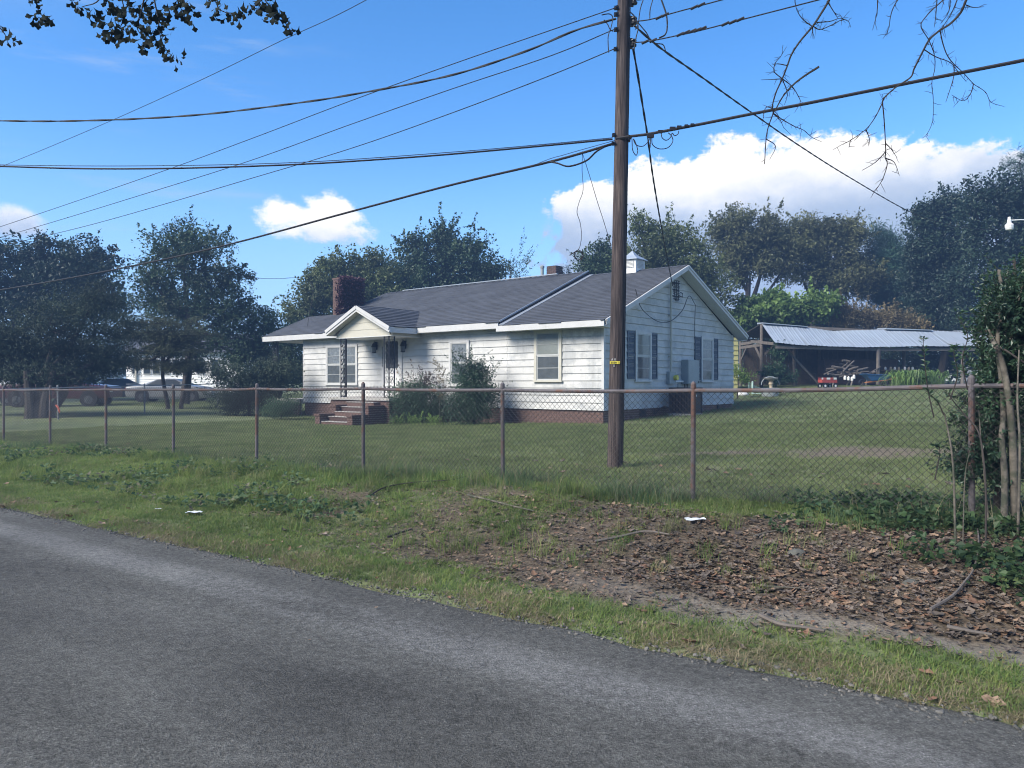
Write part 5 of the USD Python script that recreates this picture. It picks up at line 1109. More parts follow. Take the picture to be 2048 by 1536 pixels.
# lower growth
plant('mulberry_bush', 'yellow green large leaved bush growing over the left end of the shed', 'bush', [(1500, 628, 34, 28), (1540, 610, 36, 26), (1570, 628, 45, 30), (1620, 620, 36, 28), (1655, 606, 24, 22), (1480, 640, 26, 20)], 49.5, (1550, 49.5), LF['bright'], 170, 62, .26, .7, .62, .7, .12, seed=17, sprigs=40, spl=(.4, 1.0), limbs=30)
plant('sumac_thicket', 'rusty brown sumac thicket showing above the right part of the shed roof', 'bush', [(1690, 638, 40, 24), (1740, 640, 40, 22), (1790, 642, 40, 20), (1835, 650, 26, 14)], 50.5, (1760, 50.5), LF['sumac'], 130, 60, .22, .35, .6, .8, .1, seed=18, sprigs=60, spl=(.6, 1.3), limbs=20)
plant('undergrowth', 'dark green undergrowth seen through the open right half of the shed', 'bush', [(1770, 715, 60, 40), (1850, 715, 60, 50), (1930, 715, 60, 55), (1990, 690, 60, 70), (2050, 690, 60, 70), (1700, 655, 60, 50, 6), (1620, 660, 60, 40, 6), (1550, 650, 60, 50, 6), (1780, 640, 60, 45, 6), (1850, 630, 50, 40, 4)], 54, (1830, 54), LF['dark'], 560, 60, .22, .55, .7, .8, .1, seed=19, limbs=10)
plant('wisteria', 'pale green leafy climber growing by the shed corner post', 'plant', [(1548, 745, 22, 22), (1556, 700, 12, 26), (1575, 752, 18, 14)], 43, (1552, 43), LF['shrub'], 60, 60, .15, .45, .35, .9, .05, seed=20, sprigs=12, spl=(.3, .7), limbs=10, hang=.8)
plant('weedy_bush', 'yellowish weeds against the far house corner', 'plant', [(1473, 745, 13, 18), (1490, 755, 14, 10)], 37, (1475, 37), LF['bright'], 24, 45, .10, .4, .28, .9, .03, seed=21, sprigs=10, spl=(.2, .5), limbs=6)
plant('dense_bush', 'dark overgrown bush mass between the tall oak and the side porch', 'bush', [(500, 690, 42, 45), (545, 670, 40, 45), (585, 690, 36, 55), (560, 740, 50, 45), (595, 750, 25, 45), (520, 640, 24, 24)], 43, (560, 43), LF['oak'], 220, 70, .16, .5, .6, .8, .14, seed=22, sprigs=40, limbs=20)
plant('tangled_shrub', 'tangled brownish shrub with vines left of the side porch', 'bush', [(470, 760, 42, 32), (525, 752, 40, 32), (560, 740, 26, 20), (475, 800, 45, 26), (525, 795, 36, 26), (440, 745, 16, 16)], 33.5, (500, 33.5), LF['cedar'], 230, 80, .10, .45, .45, .75, .06, seed=23, sprigs=50, spl=(.3, .7), limbs=40, stems=4)
plant('round_shrub', 'small round clipped looking shrub before the porch base', 'bush', [(562, 812, 30, 24), (548, 822, 22, 18), (578, 820, 20, 20)], 31.5, (562, 31.5), LF['shrub'], 110, 70, .055, .4, .25, .8, .03, seed=24, sprigs=40, spl=(.15, .3), limbs=20)
plant('foundation_shrub', 'low dark shrub with purplish top right of the brick steps', 'bush', [(812, 815, 36, 30), (850, 815, 40, 30), (880, 815, 22, 28), (800, 790, 18, 22), (840, 785, 40, 18)], 28.6, (840, 28.6), LF['shrub'], 200, 72, .075, .4, .34, .8, .05, seed=25, sprigs=60, spl=(.25, .6), limbs=40, stems=4, depth=.6)
plant('purple_shrub', 'sparse purplish twiggy shrub above the low dark shrub', 'bush', [(828, 772, 32, 18), (858, 768, 20, 16)], 28.9, (835, 28.9), LF['purple'], 30, 22, .07, .4, .3, .9, .03, seed=26, sprigs=30, spl=(.3, .6), limbs=30, stems=4, depth=.5)
plant('foundation_shrub', 'tall dense evergreen shrub against the front wall below the middle window', 'bush', [(945, 805, 46, 42), (935, 770, 34, 30), (965, 800, 34, 46), (925, 815, 32, 34), (955, 745, 18, 20)], 26.6, (948, 26.6), LF['shrub'], 260, 74, .075, .4, .34, .85, .05, seed=27, sprigs=60, spl=(.3, .7), limbs=50, stems=4, depth=.6)
plant('leggy_shrub', 'leggy shoots rising above the tall evergreen shrub', 'bush', [(942, 728, 18, 16), (985, 750, 15, 14), (925, 742, 14, 16)], 26.5, (950, 26.5), LF['shrub'], 26, 26, .075, .3, .26, 1.0, .03, seed=28, sprigs=36, spl=(.3, .65), limbs=26, stems=3, depth=.5)
plant('dry_stalk', 'dry pale flower stalk standing between the two front shrubs', 'plant', [(879, 735, 10, 16), (880, 762, 9, 16), (879, 790, 7, 20)], 27.6, (880, 27.6), LF['sumac'], 16, 22, .06, .3, .16, 1.2, .012, seed=29, sprigs=14, spl=(.15, .4), limbs=14, trunk='palebark')
for k_, (x, y, Zp) in enumerate(((735, 845, 28.6), (790, 850, 27.9), (830, 850, 27.5), (873, 850, 27.0))):
    plant('weed_clump', 'light green weeds at the ground ' + ['beside the lowest brick step', 'at the left foot of the low shrub', 'in front of the low shrub', 'between the two front shrubs'][k_], 'plant', [(x, y - 4, 18, 8)], Zp, (x, Zp), LF['bright'], 16, 22, .06, .5, .2, .9, .01, seed=40 + k_, sprigs=6, spl=(.1, .3), limbs=3)

# vine over the chimney
r = np.random.default_rng(31); n = 2600
vn = thing('chimney_vine', hp(16.2, 2.8, 3.0), 'dark red creeper covering the right side of the brick chimney', 'vine')
t_ = 15.98 - np.abs(r.normal(0, .07, n)); s_ = 2.02 + r.random(n) * 1.5; z_ = 3.05 + r.random(n) ** .9 * 1.95
p = np.array([hp(a, b_, c) for a, b_, c in zip(t_, s_, z_)]); p += r.normal(0, .025, p.shape)
f_ = np.array([hp(a, b_, c) for a, b_, c in zip(r.uniform(15.95, 16.16, 160), 2.05 - np.abs(r.normal(0, .05, 160)), 3.0 + r.random(160) ** 1.4 * 1.8)])
f2_ = np.array([hp(a, b_, c) for a, b_, c in zip(r.uniform(15.9, 16.55, 500), r.uniform(2.3, 3.55, 500), 4.93 + np.abs(r.normal(0, .05, 500)))])
p = np.vstack([p, f_, f2_]); nr = unit(r.normal(0, .6, p.shape) + np.array([.6, -.5, .4])); ls = r.uniform(.07, .14, len(p))
obj('leaves', leaf_quads(p, nr, r.normal(size=p.shape), ls, ls * .75), M['vine'], vn)
b = MB()
for k_ in range(9): s0_ = 2.1 + k_ * .15; b.tube([hp(15.95, s0_ + .05 * math.sin(q * 1.7 + k_), 2.6 + q * .28) for q in range(8)], .012, 4)
b.build('stems', M['bark'], vn)

# strap leaved clump in front of the shed
dl = thing('daylily_clump', ground_at(1832, 38.0), 'large clump of arching strap leaves in front of the right shed posts', 'plant')
r = np.random.default_rng(33); b = MB()
for k_ in range(420):
    x = r.normal(0, .55); y = r.normal(0, .35); o = ground_at(1832, 38.0) + np.array([np.clip(x, -1.1, 1.1), y, -.02]); a = r.uniform(0, 2 * PI); l_ = r.uniform(.6, 1.25); hgt = r.uniform(.5, .98)
    d_ = np.array([math.cos(a), math.sin(a), 0]); q = [o, o + d_ * l_ * .25 + (0, 0, hgt * .75), o + d_ * l_ * .6 + (0, 0, hgt), o + d_ * l_ + (0, 0, hgt * r.uniform(.15, .7))]
    s3 = np.array([-d_[1], d_[0], 0]); w_ = [.016, .02, .016, .002]
    v_ = [c + s3 * sg * ww for c, ww in zip(q, w_) for sg in (-1, 1)]; b.add(v_, [[2 * i, 2 * i + 1, 2 * i + 3, 2 * i + 2] for i in range(3)])
b.build('strap_leaves', LF['bright'], dl, kind='stuff')

# privet thicket at the right edge: stems, foliage, shoots
pv = thing('privet_thicket', ground_at(2010, 6.7), 'leafy privet with pale trunks crowding the fence at the right edge', 'bush')
def stem(pts_, r0, r1, mat='palebark', name='stem'):
    q = spline(pts_, 6); b = MB(); b.tube(q, np.linspace(r0, r1, len(q)), 8); b.build(name, M[mat], pv, smooth=True)
def gz(q): q = np.array(q); q[2] = h1(q[0], q[1]) - .05; return q
stem([gz(P(2008, 1005, 6.55)), P(2010, 960, 6.6), P(2004, 880, 6.65), P(2007, 830, 6.7), P(2003, 760, 6.75), P(1995, 690, 6.8), P(2003, 600, 6.9), P(1998, 540, 7.0)], .030, .016)
stem([gz(P(2030, 1000, 6.6)), P(2028, 930, 6.6), P(2024, 860, 6.65), P(2018, 800, 6.65), P(2008, 740, 6.7), P(1998, 705, 6.72), P(1990, 690, 6.75), P(1975, 660, 6.9)], .036, .018)
stem([gz(P(1992, 990, 6.9)), P(1998, 930, 6.9), P(2002, 880, 6.9), P(2012, 790, 6.9), P(2020, 700, 7.0), P(2030, 600, 7.1), P(2028, 520, 7.2)], .032, .014, 'bark')
stem([gz(P(1912, 1022, 6.2)), P(1908, 960, 6.25), P(1903, 900, 6.3), P(1896, 860, 6.4), P(1888, 825, 6.4)], .010, .005)
stem([gz(P(1926, 1015, 6.2)), P(1930, 960, 6.3), P(1940, 900, 6.3)], .006, .003)
stem([gz(P(1972, 1030, 6.1)), P(1972, 980, 6.2), P(1965, 900, 6.3), P(1955, 860, 6.4), P(1930, 830, 6.5), P(1905, 800, 6.5), P(1898, 785, 6.5)], .009, .004, 'bark')
stem([gz(P(2036, 1000, 6.3)), P(2040, 900, 6.3), P(2035, 800, 6.4), P(2038, 700, 6.5)], .012, .006)
stem([gz(P(1980, 1000, 6.6)), P(1968, 940, 6.7), P(1962, 880, 6.7), P(1958, 820, 6.8)], .008, .004)
stem([P(1985, 690, 6.7), P(2010, 700, 6.6), P(2040, 720, 6.5), P(2070, 740, 6.5)], .010, .007, 'bark', 'branch')
stem([P(2018, 690, 6.8), P(2025, 650, 6.8), P(2035, 610, 6.8), P(2045, 570, 6.8)], .010, .006, 'palebark', 'branch')
r = np.random.default_rng(35)
Lp = lobes3([(1968, 770, 18, 46), (1998, 720, 34, 60), (2030, 660, 42, 70), (1996, 640, 32, 50), (2040, 740, 40, 80), (2012, 600, 40, 45), (2040, 580, 36, 60), (1965, 830, 36, 40), (2000, 800, 36, 30), (1955, 900, 26, 50), (2030, 850, 30, 50), (1985, 930, 50, 50), (2040, 930, 30, 60), (1935, 930, 26, 50), (2075, 700, 40, 120)], 6.9, 1.3)
NC = 560; C, k_, d_ = clumps(Lp, NC, r, 1.6); n = NC * 52; i_ = np.repeat(np.arange(NC), 52); dirs = unit(d_ + r.normal(0, .5, d_.shape) + (0, 0, .7))
tt = r.uniform(-.15, .22, n); p = C[i_] + dirs[i_] * tt[:, None] + r.normal(0, .022, (n, 3)); nr = unit(r.normal(size=(n, 3)) + (0, -.1, .8)); ls = r.uniform(.026, .055, n)
v1 = leaf_quads(p, nr, dirs[i_] * .5 + r.normal(size=(n, 3)), ls, ls * .46)
mb = MB(); mb.add(*v1)
tw = MB()
for c, dd in zip(C, dirs): tw.tube([c - dd * .16, c + dd * .05, c + dd * .22], [.0028, .0022, .0012], 3)
def shoot(pts_, nlf, sp=.035, ll=.05):
    q = spline(pts_, 8); tw.tube(q, np.linspace(.006, .002, len(q)), 5); t = np.sort(r.random(nlf)); t = .25 + .75 * t; idx_ = t * (len(q) - 1); c = np.stack([np.interp(idx_, np.arange(len(q)), q[:, j]) for j in range(3)], 1)
    a = r.uniform(0, 2 * PI, nlf); o_ = np.stack([np.cos(a), .6 * np.sin(a), r.uniform(.1, .7, nlf)], 1); l_ = ll * r.uniform(.6, 1.15, nlf); mb.add(*leaf_quads(c + o_ * l_[:, None] * .55, unit(np.cross(o_, r.normal(size=(nlf, 3)))), o_, l_, l_ * .34))
shoot([P(1868, 835, 6.4), P(1856, 780, 6.4), P(1850, 730, 6.4), P(1846, 672, 6.4)], 64)
shoot([P(1900, 800, 6.5), P(1915, 750, 6.5), P(1908, 710, 6.5), P(1910, 692, 6.5)], 56)
shoot([P(1935, 780, 6.6), P(1925, 720, 6.6), P(1935, 670, 6.6), P(1915, 632, 6.6)], 60)
shoot([P(1888, 830, 6.4), P(1876, 805, 6.4), P(1862, 790, 6.4), P(1852, 778, 6.4)], 50, ll=.032)
shoot([P(1870, 960, 6.3), P(1880, 900, 6.3), P(1868, 890, 6.3)], 30)
mb.build('foliage', LF['privet'], pv); tw.build('twigs', M['bark'], pv, kind='stuff')

# ---------------------------------------------------------------- branches hanging into the picture from above
def water_oak_leaf(b, c, d, n_, l):
    d = unit(np.asarray(d)[None])[0]; s = np.cross(n_, d); s /= np.linalg.norm(s) + 1e-9; m_ = np.cross(d, s)
    prof = [(0, .02), (.28, .06), (.50, .15), (.66, .34), (.80, .30), (.86, .16), (.99, .13), (1.03, .0)]
    L_ = [c + d * l * a + s * l * w + m_ * l * w * .15 for a, w in prof]; R_ = [c + d * l * a - s * l * w + m_ * l * w * .15 for a, w in prof]; k = len(prof)
    b.add(L_ + R_, [[i, i + 1, k + i + 1, k + i] for i in range(k - 1)])
ob = thing('oak_branch', P(250, -60, 5.0), 'lobed oak leaves on a branch hanging into the upper left corner', 'branch')
r = np.random.default_rng(50); lv, tw2 = MB(), MB()
groups = [(5, 60, 2), (18, 78, 3), (75, 12, 3), (78, 35, 4), (98, 42, 3), (155, 12, 4), (190, 25, 3), (205, 42, 3), (192, 40, 2), (222, 12, 4), (240, 20, 4), (250, 35, 5), (262, 10, 4), (280, 22, 5), (290, 40, 4), (275, 58, 3), (300, 20, 5), (315, 35, 5), (328, 30, 4), (222, 62, 4), (235, 75, 5), (218, 75, 4), (245, 58, 4), (268, 58, 3),
          (300, 62, 4), (318, 62, 4), (335, 55, 3), (290, 84, 4), (304, 72, 3), (325, 90, 4), (332, 100, 2), (345, 116, 3), (352, 112, 2), (345, 8, 4), (362, 18, 3), (378, 10, 3), (372, 32, 3), (385, 38, 2), (425, 6, 3), (436, 18, 3), (440, 32, 3), (462, 30, 4), (474, 34, 2), (498, 16, 3), (512, 24, 3), (525, 8, 4), (538, 18, 4), (550, 26, 4), (560, 32, 3), (570, 46, 3), (575, 54, 2), (584, 68, 1), (250, -20, 6), (300, -15, 6), (210, -15, 5), (350, -20, 5), (540, -15, 5), (440, -20, 4), (80, -15, 4), (150, -20, 4)]
tips = []
for x, y, m_ in groups:
    c = P(x, y, 5.0 + r.normal(0, .12)); tips.append(c)
    for q in range(int(m_ * 2.6)):
        a = r.uniform(-2.9, -.25); d = np.array([math.cos(a), r.normal(0, .4), math.sin(a)]); n_ = unit(np.array([[r.normal(0, .6), -1, r.normal(0, .5)]]))[0]
        water_oak_leaf(lv, c + r.normal(0, .024, 3) * np.array([1, .6, 1]) - d * .015, d, n_, r.uniform(.038, .068))
lv.build('leaves', simple('oak_leaf_backlit', (.010, .015, .011), .8, .3, 20, spec=.1), ob, kind='stuff')
def limb(a, pts_, r0=.006, r1=.0022):
    q = spline(pts_, 5); a.tube(q, np.linspace(r0, r1, len(q)), 5)
for pts_ in ([(230, -70), (240, -20), (250, 30), (235, 70)], [(300, -70), (310, 0), (318, 40), (320, 65), (330, 95), (350, 118)], [(300, -60), (285, 20), (275, 55), (295, 85)], [(220, -60), (200, 0), (165, 15)], [(350, -60), (365, -10), (375, 20), (380, 38)], [(430, -50), (435, 0), (440, 20), (470, 32)], [(560, -60), (530, -5), (555, 25), (570, 45), (585, 68)], [(530, -5), (505, 18)],
             [(80, -50), (75, 0), (80, 25), (98, 44)], [(-30, 30), (0, 55), (18, 80)]):
    limb(tw2, [P(x, y, 5.0 + .02 * k) for k, (x, y) in enumerate(pts_)])
limb(tw2, [P(-60, -60, 4.9), P(150, -75, 4.95), P(300, -70, 5.0), P(450, -62, 5.0), P(620, -90, 5.1)], .014, .008)
tw2.build('twigs', M['bark'], ob, kind='stuff')
def bare_branch(label, mains, subs, Z, top):
    t = thing('bare_branch', P(*top, Z), label, 'branch'); rr = np.random.default_rng(int(top[0])); m_ = MB(); s_ = MB()
    cv = lambda q: [P(1448 + .293 * x, .293 * y, Z + .0004 * y) for x, y in q]
    for q in mains: limb(m_, cv(q), .010, .0038)
    for q in subs: limb(s_, cv(q), .0048, .0017)
    for q in mains + subs:
        sp2 = spline(cv(q), 6)
        for c, c2 in zip(sp2[:-1], sp2[1:]):
            if rr.random() < .42:
                d = unit((c2 - c)[None])[0]; o_ = unit((d * .5 + rr.normal(0, .9, 3) * np.array([1, .5, 1]))[None])[0]; l_ = rr.uniform(.02, .085)
                s_.tube([c, c + o_ * l_ * .6, c + o_ * l_ + rr.normal(0, .006, 3)], [.0022, .0018, .0012], 4)
    m_.build('bough', M['bark'], t); s_.build('twigs', M['bark'], t, kind='stuff')
bare_branch('left one of the two bare twiggy branches hanging at the upper right', [[(760, -120), (715, 0), (650, 110), (600, 185), (520, 280), (460, 370), (430, 450), (395, 540), (350, 640), (325, 740), (332, 775), (300, 870), (285, 950), (275, 1120)], [(645, 458), (540, 525), (460, 590), (400, 660), (355, 740), (335, 775)]],
            [[(335, 775), (400, 820), (480, 865), (540, 890), (600, 940), (665, 970)], [(335, 780), (380, 820), (408, 880)], [(285, 950), (350, 1000), (310, 1090)], [(395, 540), (340, 490), (350, 430), (390, 380), (400, 310)], [(395, 540), (320, 545), (250, 548)], [(395, 540), (460, 590), (500, 650), (517, 700), (480, 770)], [(395, 540), (430, 640), (410, 720)],
             [(600, 185), (530, 130), (490, 60), (485, -20)], [(600, 180), (650, 205), (720, 180), (800, 140), (845, 150), (862, 190)], [(630, 158), (720, 150), (780, 130), (845, 125)], [(700, 10), (750, 90), (775, 130)], [(600, 185), (605, 270)], [(430, 450), (350, 440), (335, 490)], [(330, 740), (280, 740), (260, 850)]], 6.2, (1670, -20))
bare_branch('right one of the two bare twiggy branches reaching lowest before the cloud', [[(1700, -120), (1650, 0), (1610, 90), (1540, 165), (1470, 210), (1400, 270), (1360, 340), (1320, 420), (1295, 470), (1270, 530), (1180, 590), (1110, 650), (1080, 690), (1085, 760), (1092, 850), (1100, 1000), (1098, 1080)]],
            [[(1098, 1080), (1112, 1120), (1090, 1200), (1060, 1260), (1010, 1330)], [(1080, 700), (1030, 800), (965, 885), (860, 960), (800, 990), (740, 1025)], [(965, 885), (990, 950), (985, 1000)], [(1470, 210), (1490, 300), (1520, 380), (1565, 440), (1630, 500), (1700, 575), (1780, 630), (1820, 700), (1910, 730)], [(1565, 440), (1565, 520), (1540, 610), (1510, 700)],
             [(1700, 575), (1680, 640), (1630, 690), (1550, 650)], [(1530, -30), (1440, 50), (1380, 110), (1340, 180), (1390, 270), (1430, 370), (1435, 470), (1415, 570), (1425, 680), (1420, 830), (1380, 920), (1350, 945)], [(1360, 340), (1440, 390), (1540, 430), (1600, 500), (1650, 560)], [(1600, -30), (1550, 90), (1500, 170), (1470, 210)], [(1540, -30), (1530, 80), (1480, 160)],
             [(1200, -30), (1150, 60), (1130, 130), (1120, 200), (1080, 270)], [(1045, -30), (1040, 90), (1010, 210)], [(860, 960), (850, 1010)], [(1100, 980), (1140, 1020), (1180, 1080)], [(1098, 1080), (1160, 1110), (1195, 1200)], [(1098, 1040), (1030, 1110), (940, 1165)], [(1450, -20), (1440, 120), (1430, 190)], [(1650, 40), (1700, 55), (1770, 50)]], 6.0, (1940, -20))

# ---------------------------------------------------------------- vehicles and the neighbouring house on the left
def car_paint(name, col, metal=.0): 
    g = G(); return g.make(name, g.n('principled_bsdf', base_color=col, metallic=metal, roughness=.35, coat_weight=.6, coat_roughness=.08) + '.BSDF')
M['silver'] = car_paint('silver_paint', (.25, .255, .26), .3); M['maroon'] = car_paint('maroon_paint', (.055, .007, .014)); M['navy'] = car_paint('dark_paint', (.02, .03, .045))
M['tint'] = car_paint('tinted_glass', (.02, .03, .035)); M['chrome'] = simple('chrome', (.55, .56, .58), .2, .05, 3, metal=.9); M['rim'] = simple('alloy_rim', (.10, .105, .11), .4, .1, 5, metal=.3); M['tail'] = simple('red_lens', (.30, .015, .02), .25)
def vehicle(name, label, cat, o, yaw, paint, prof, glass, wheels, W, extras):
    """prof: (x, half width factor, z low, z belt, z roof, roof half width factor); x along the vehicle, front at +x"""
    c, s = math.cos(yaw), math.sin(yaw); T = lambda x, y, z: np.array([o[0] + c * x - s * y, o[1] + s * x + c * y, o[2] + z])
    t = thing(name, o, label, cat); b = MB(); ring = []
    for x, wf, zl, zb, zr, rf in prof:
        w = W / 2 * wf; rw = W / 2 * rf
        ring.append([T(x, -w * .9, zl), T(x, -w, zl + .18), T(x, -w, zb - .12), T(x, -w * .95, zb), T(x, -rw, zr), T(x, rw, zr), T(x, w * .95, zb), T(x, w, zb - .12), T(x, w, zl + .18), T(x, w * .9, zl)])
    n, m_ = len(ring), 10
    f = [[i * m_ + j, i * m_ + (j + 1) % m_, (i + 1) * m_ + (j + 1) % m_, (i + 1) * m_ + j] for i in range(n - 1) for j in range(m_)]
    v = np.array(ring).reshape(-1, 3); f3 = [q for a in f for q in ([a[0], a[1], a[2]], [a[0], a[2], a[3]])]
    f3 += [[0, j + 1, j] for j in range(1, m_ - 1)] + [[(n - 1) * m_, (n - 1) * m_ + j, (n - 1) * m_ + j + 1] for j in range(1, m_ - 1)]
    b.add(v, f3); body = b.build('body', M[paint], t, smooth=35)
    for nm, poly in glass:
        b = MB(); k = len(poly); b.add([T(*q) for q in poly], [[0, j, j + 1] for j in range(1, k - 1)] + [[0, j + 1, j] for j in range(1, k - 1)]); b.build(nm, M['tint'], t)
    for x, rad in wheels:
        for sg in (-1, 1):
            y = sg * (W / 2 - .10)
            for nm, mat, r0, r1, th in (('wheel_arch', 'black_rubber', rad + .07, None, .205), ('wheel', 'black_rubber', rad, None, .225), ('rim', 'chrome', rad * .56, None, .235)):
                w_ = trimesh.creation.cylinder(r0, th, sections=22); vv = np.asarray(w_.vertices); b = MB(); b.add([T(x + q[0], y + q[2], rad + q[1] + (.05 if nm == 'wheel_arch' else 0)) for q in vv], w_.faces)
                if nm == 'rim':
                    for a in np.arange(5) * 2 * PI / 5: b.bar(T(x, y + sg * .12, rad), T(x + rad * .6 * math.cos(a), y + sg * .12, rad + rad * .6 * math.sin(a)), .06, .02)
                    b.build('rim', M['rim'], wl)
                else: wl = b.build(nm, M[mat], t)
    for nm, mat, x0, x1, y0, y1, z0, z1 in extras:
        b = MB(); b.hexa([T(x0, y0, z0), T(x1, y0, z0), T(x1, y1, z0), T(x0, y1, z0), T(x0, y0, z1), T(x1, y0, z1), T(x1, y1, z1), T(x0, y1, z1)]); b.build(nm, M[mat], t)
    return t
o = ground_at(346, 46.0)
gs = lambda y: [('rear_side_window', [(-1.25, y, 1.0), (-.25, y, 1.0), (-.25, y * .80, 1.34), (-.65, y * .80, 1.31)]), ('side_window', [(-.18, y, 1.0), (1.0, y, .98), (.35, y * .80, 1.33), (-.18, y * .80, 1.35)])]
vehicle('silver_car', 'silver two door car parked behind the tall oak trunk', 'car', o, .10, 'silver',
        [(-2.45, .82, .42, .86, .90, .6), (-2.35, .93, .30, .95, .98, .7), (-1.55, 1, .22, .98, 1.03, .8), (-1.25, 1, .2, .98, 1.12, .76), (-.65, 1, .2, .98, 1.36, .72), (-.1, 1, .2, .98, 1.40, .72), (.4, 1, .2, .97, 1.36, .72), (1.15, 1, .2, .95, 1.02, .8), (1.9, .97, .22, .86, .90, .75), (2.35, .88, .28, .74, .77, .7), (2.5, .75, .36, .62, .65, .6)],
        gs(-.905) + gs(.905) + [('windscreen', [(1.12, -.66, 1.04), (1.12, .66, 1.04), (.44, .6, 1.36), (.44, -.6, 1.36)]), ('rear_window', [(-1.30, -.62, 1.10), (-1.30, .62, 1.10), (-.68, .58, 1.36), (-.68, -.58, 1.36)])],
        [(-1.45, .33), (1.35, .33)], 1.82, [('tail_light', 'tail', -2.43, -2.30, -.84, -.45, .70, .82), ('tail_light', 'tail', -2.43, -2.30, .45, .84, .70, .82), ('bumper_strip', 'chrome', -2.49, -2.40, -.72, .72, .55, .62), ('bumper_strip', 'chrome', -2.47, -2.38, -.70, .70, .34, .44), ('side_trim', 'chrome', -1.0, 1.0, -.925, -.90, .28, .33), ('head_light', 'white', 2.30, 2.42, -.80, -.45, .58, .70), ('spoiler', 'silver', -2.42, -2.2, -.7, .7, 1.04, 1.09), ('door_mirror', 'silver', .72, .88, -1.06, -.90, 1.0, 1.12)])
o = ground_at(122, 41.0)
vehicle('pickup_truck', 'dark red pickup truck parked behind the spreading cedar', 'pickup truck', o, .10, 'maroon',
        [(-2.8, .95, .50, 1.15, 1.17, .9), (-2.7, 1, .45, 1.17, 1.19, .93), (-.52, 1, .42, 1.17, 1.19, .93), (-.50, 1, .42, 1.17, 1.60, .76), (-.40, 1, .42, 1.17, 1.74, .76), (.7, 1, .42, 1.16, 1.75, .76), (.95, 1, .42, 1.16, 1.66, .77), (1.55, 1, .42, 1.15, 1.20, .85), (2.6, .96, .45, 1.06, 1.10, .85), (2.8, .88, .5, .98, 1.0, .75)],
        [(n_, q) for y in (-.96, .96) for n_, q in (('side_window', [(-.42, y, 1.2), (1.35, y, 1.2), (.85, y * .81, 1.66), (-.35, y * .81, 1.68)]),)] + [('windscreen', [(1.52, -.76, 1.24), (1.52, .76, 1.24), (.98, .7, 1.66), (.98, -.7, 1.66)])],
        [(-1.75, .37), (1.80, .37)], 1.94, [('rear_bumper', 'chrome', -2.98, -2.80, -.92, .92, .40, .58), ('tailgate_panel', 'maroon', -2.83, -2.79, -.75, .75, .66, 1.12), ('tail_light', 'tail', -2.84, -2.78, -.96, -.80, .70, 1.08), ('head_light', 'white', 2.74, 2.84, -.82, -.5, .78, .94), ('door_mirror', 'navy', 1.1, 1.25, -1.18, -.96, 1.2, 1.4)])
o = ground_at(243, 50.0)
vehicle('dark_car', 'dark saloon half hidden between the pickup and the silver car', 'car', o, .5, 'navy',
        [(-2.2, .9, .3, .85, .9, .7), (-1.5, 1, .22, .95, 1.0, .8), (-.8, 1, .2, .95, 1.38, .72), (.3, 1, .2, .95, 1.40, .72), (1.1, 1, .2, .93, 1.0, .8), (2.1, .9, .28, .75, .8, .7)],
        [(n_, q) for y in (-.88, .88) for n_, q in (('side_window', [(-1.2, y, 1.0), (.9, y, .98), (.3, y * .8, 1.35), (-.7, y * .8, 1.34)]),)] + [('windscreen', [(1.05, -.64, 1.02), (1.05, .64, 1.02), (.36, .6, 1.38), (.36, -.6, 1.38)])], [(-1.35, .32), (1.3, .32)], 1.76, [('head_light', 'white', 2.06, 2.16, -.7, -.4, .6, .7)])
o = ground_at(-22, 43.0)
vehicle('white_van', 'white vehicle cut off by the left edge of the picture', 'van', o, .1, 'white',
        [(-2.3, .95, .4, 1.1, 1.7, .8), (-2.2, 1, .35, 1.1, 1.78, .82), (.6, 1, .35, 1.1, 1.78, .82), (1.3, 1, .35, 1.08, 1.15, .85), (2.1, .95, .4, .95, 1.0, .8), (2.3, .85, .45, .85, .88, .7)],
        [('side_window', [(-.9, y, 1.15), (1.0, y, 1.15), (.55, y * .86, 1.62), (-.9, y * .86, 1.64)]) for y in (-.955, .955)], [(-1.5, .36), (1.5, .36)], 1.92, [('bumper', 'chrome', 2.22, 2.36, -.8, .8, .45, .6)])
o = ground_at(365, 62.0); wh = thing('neighbour_house', o, 'bright white neighbouring house seen between the tree trunks on the left', 'house')
b = MB(); x0, x1 = (252 - 1024) / F * 62, (486 - 1024) / F * 62; b.box(((x0 + x1) / 2, 65.1, o[2] + 1.5), (x1 - x0, 6.0, 3.9)); M['sunlit_white'] = simple('sunlit_white_siding', (.80, .80, .79), .5, .04, 3); b.build('wall', M['sunlit_white'], wh)  # white raised so that the colour itself carries the sunlight on this wall
for k_ in range(15):
    b = MB(); z = o[2] + .15 + k_ * .2; b.hexa([(x0, 62.04, z), (x1, 62.04, z), (x1, 62.1, z), (x0, 62.1, z), (x0, 62.085, z + .195), (x1, 62.085, z + .195), (x1, 62.1, z + .195), (x0, 62.1, z + .195)]); b.build('siding_board', M['sunlit_white'], wh)
for px_x in (271, 294, 312, 332, 352, 400, 430):
    b = MB(); x = (px_x - 1024) / F * 62; b.box((x, 62.02, o[2] + 2.15), (.62, .06, 1.25)); w_ = b.build('window', M['trim'], wh); b = MB(); b.box((x, 61.985, o[2] + 2.15), (.48, .02, 1.1)); b.build('pane', M['tint'], w_)
b = MB(); b.hexa([(x0 - .4, 61.6, o[2] + 3.3), (x1 + .4, 61.6, o[2] + 3.3), (x1 + .4, 68.6, o[2] + 3.3), (x0 - .4, 68.6, o[2] + 3.3), (x0 - .4, 64.9, o[2] + 5.0), (x1 + .4, 64.9, o[2] + 5.0), (x1 + .4, 65.3, o[2] + 5.0), (x0 - .4, 65.3, o[2] + 5.0)]); b.build('roof', M['shingle'], wh)
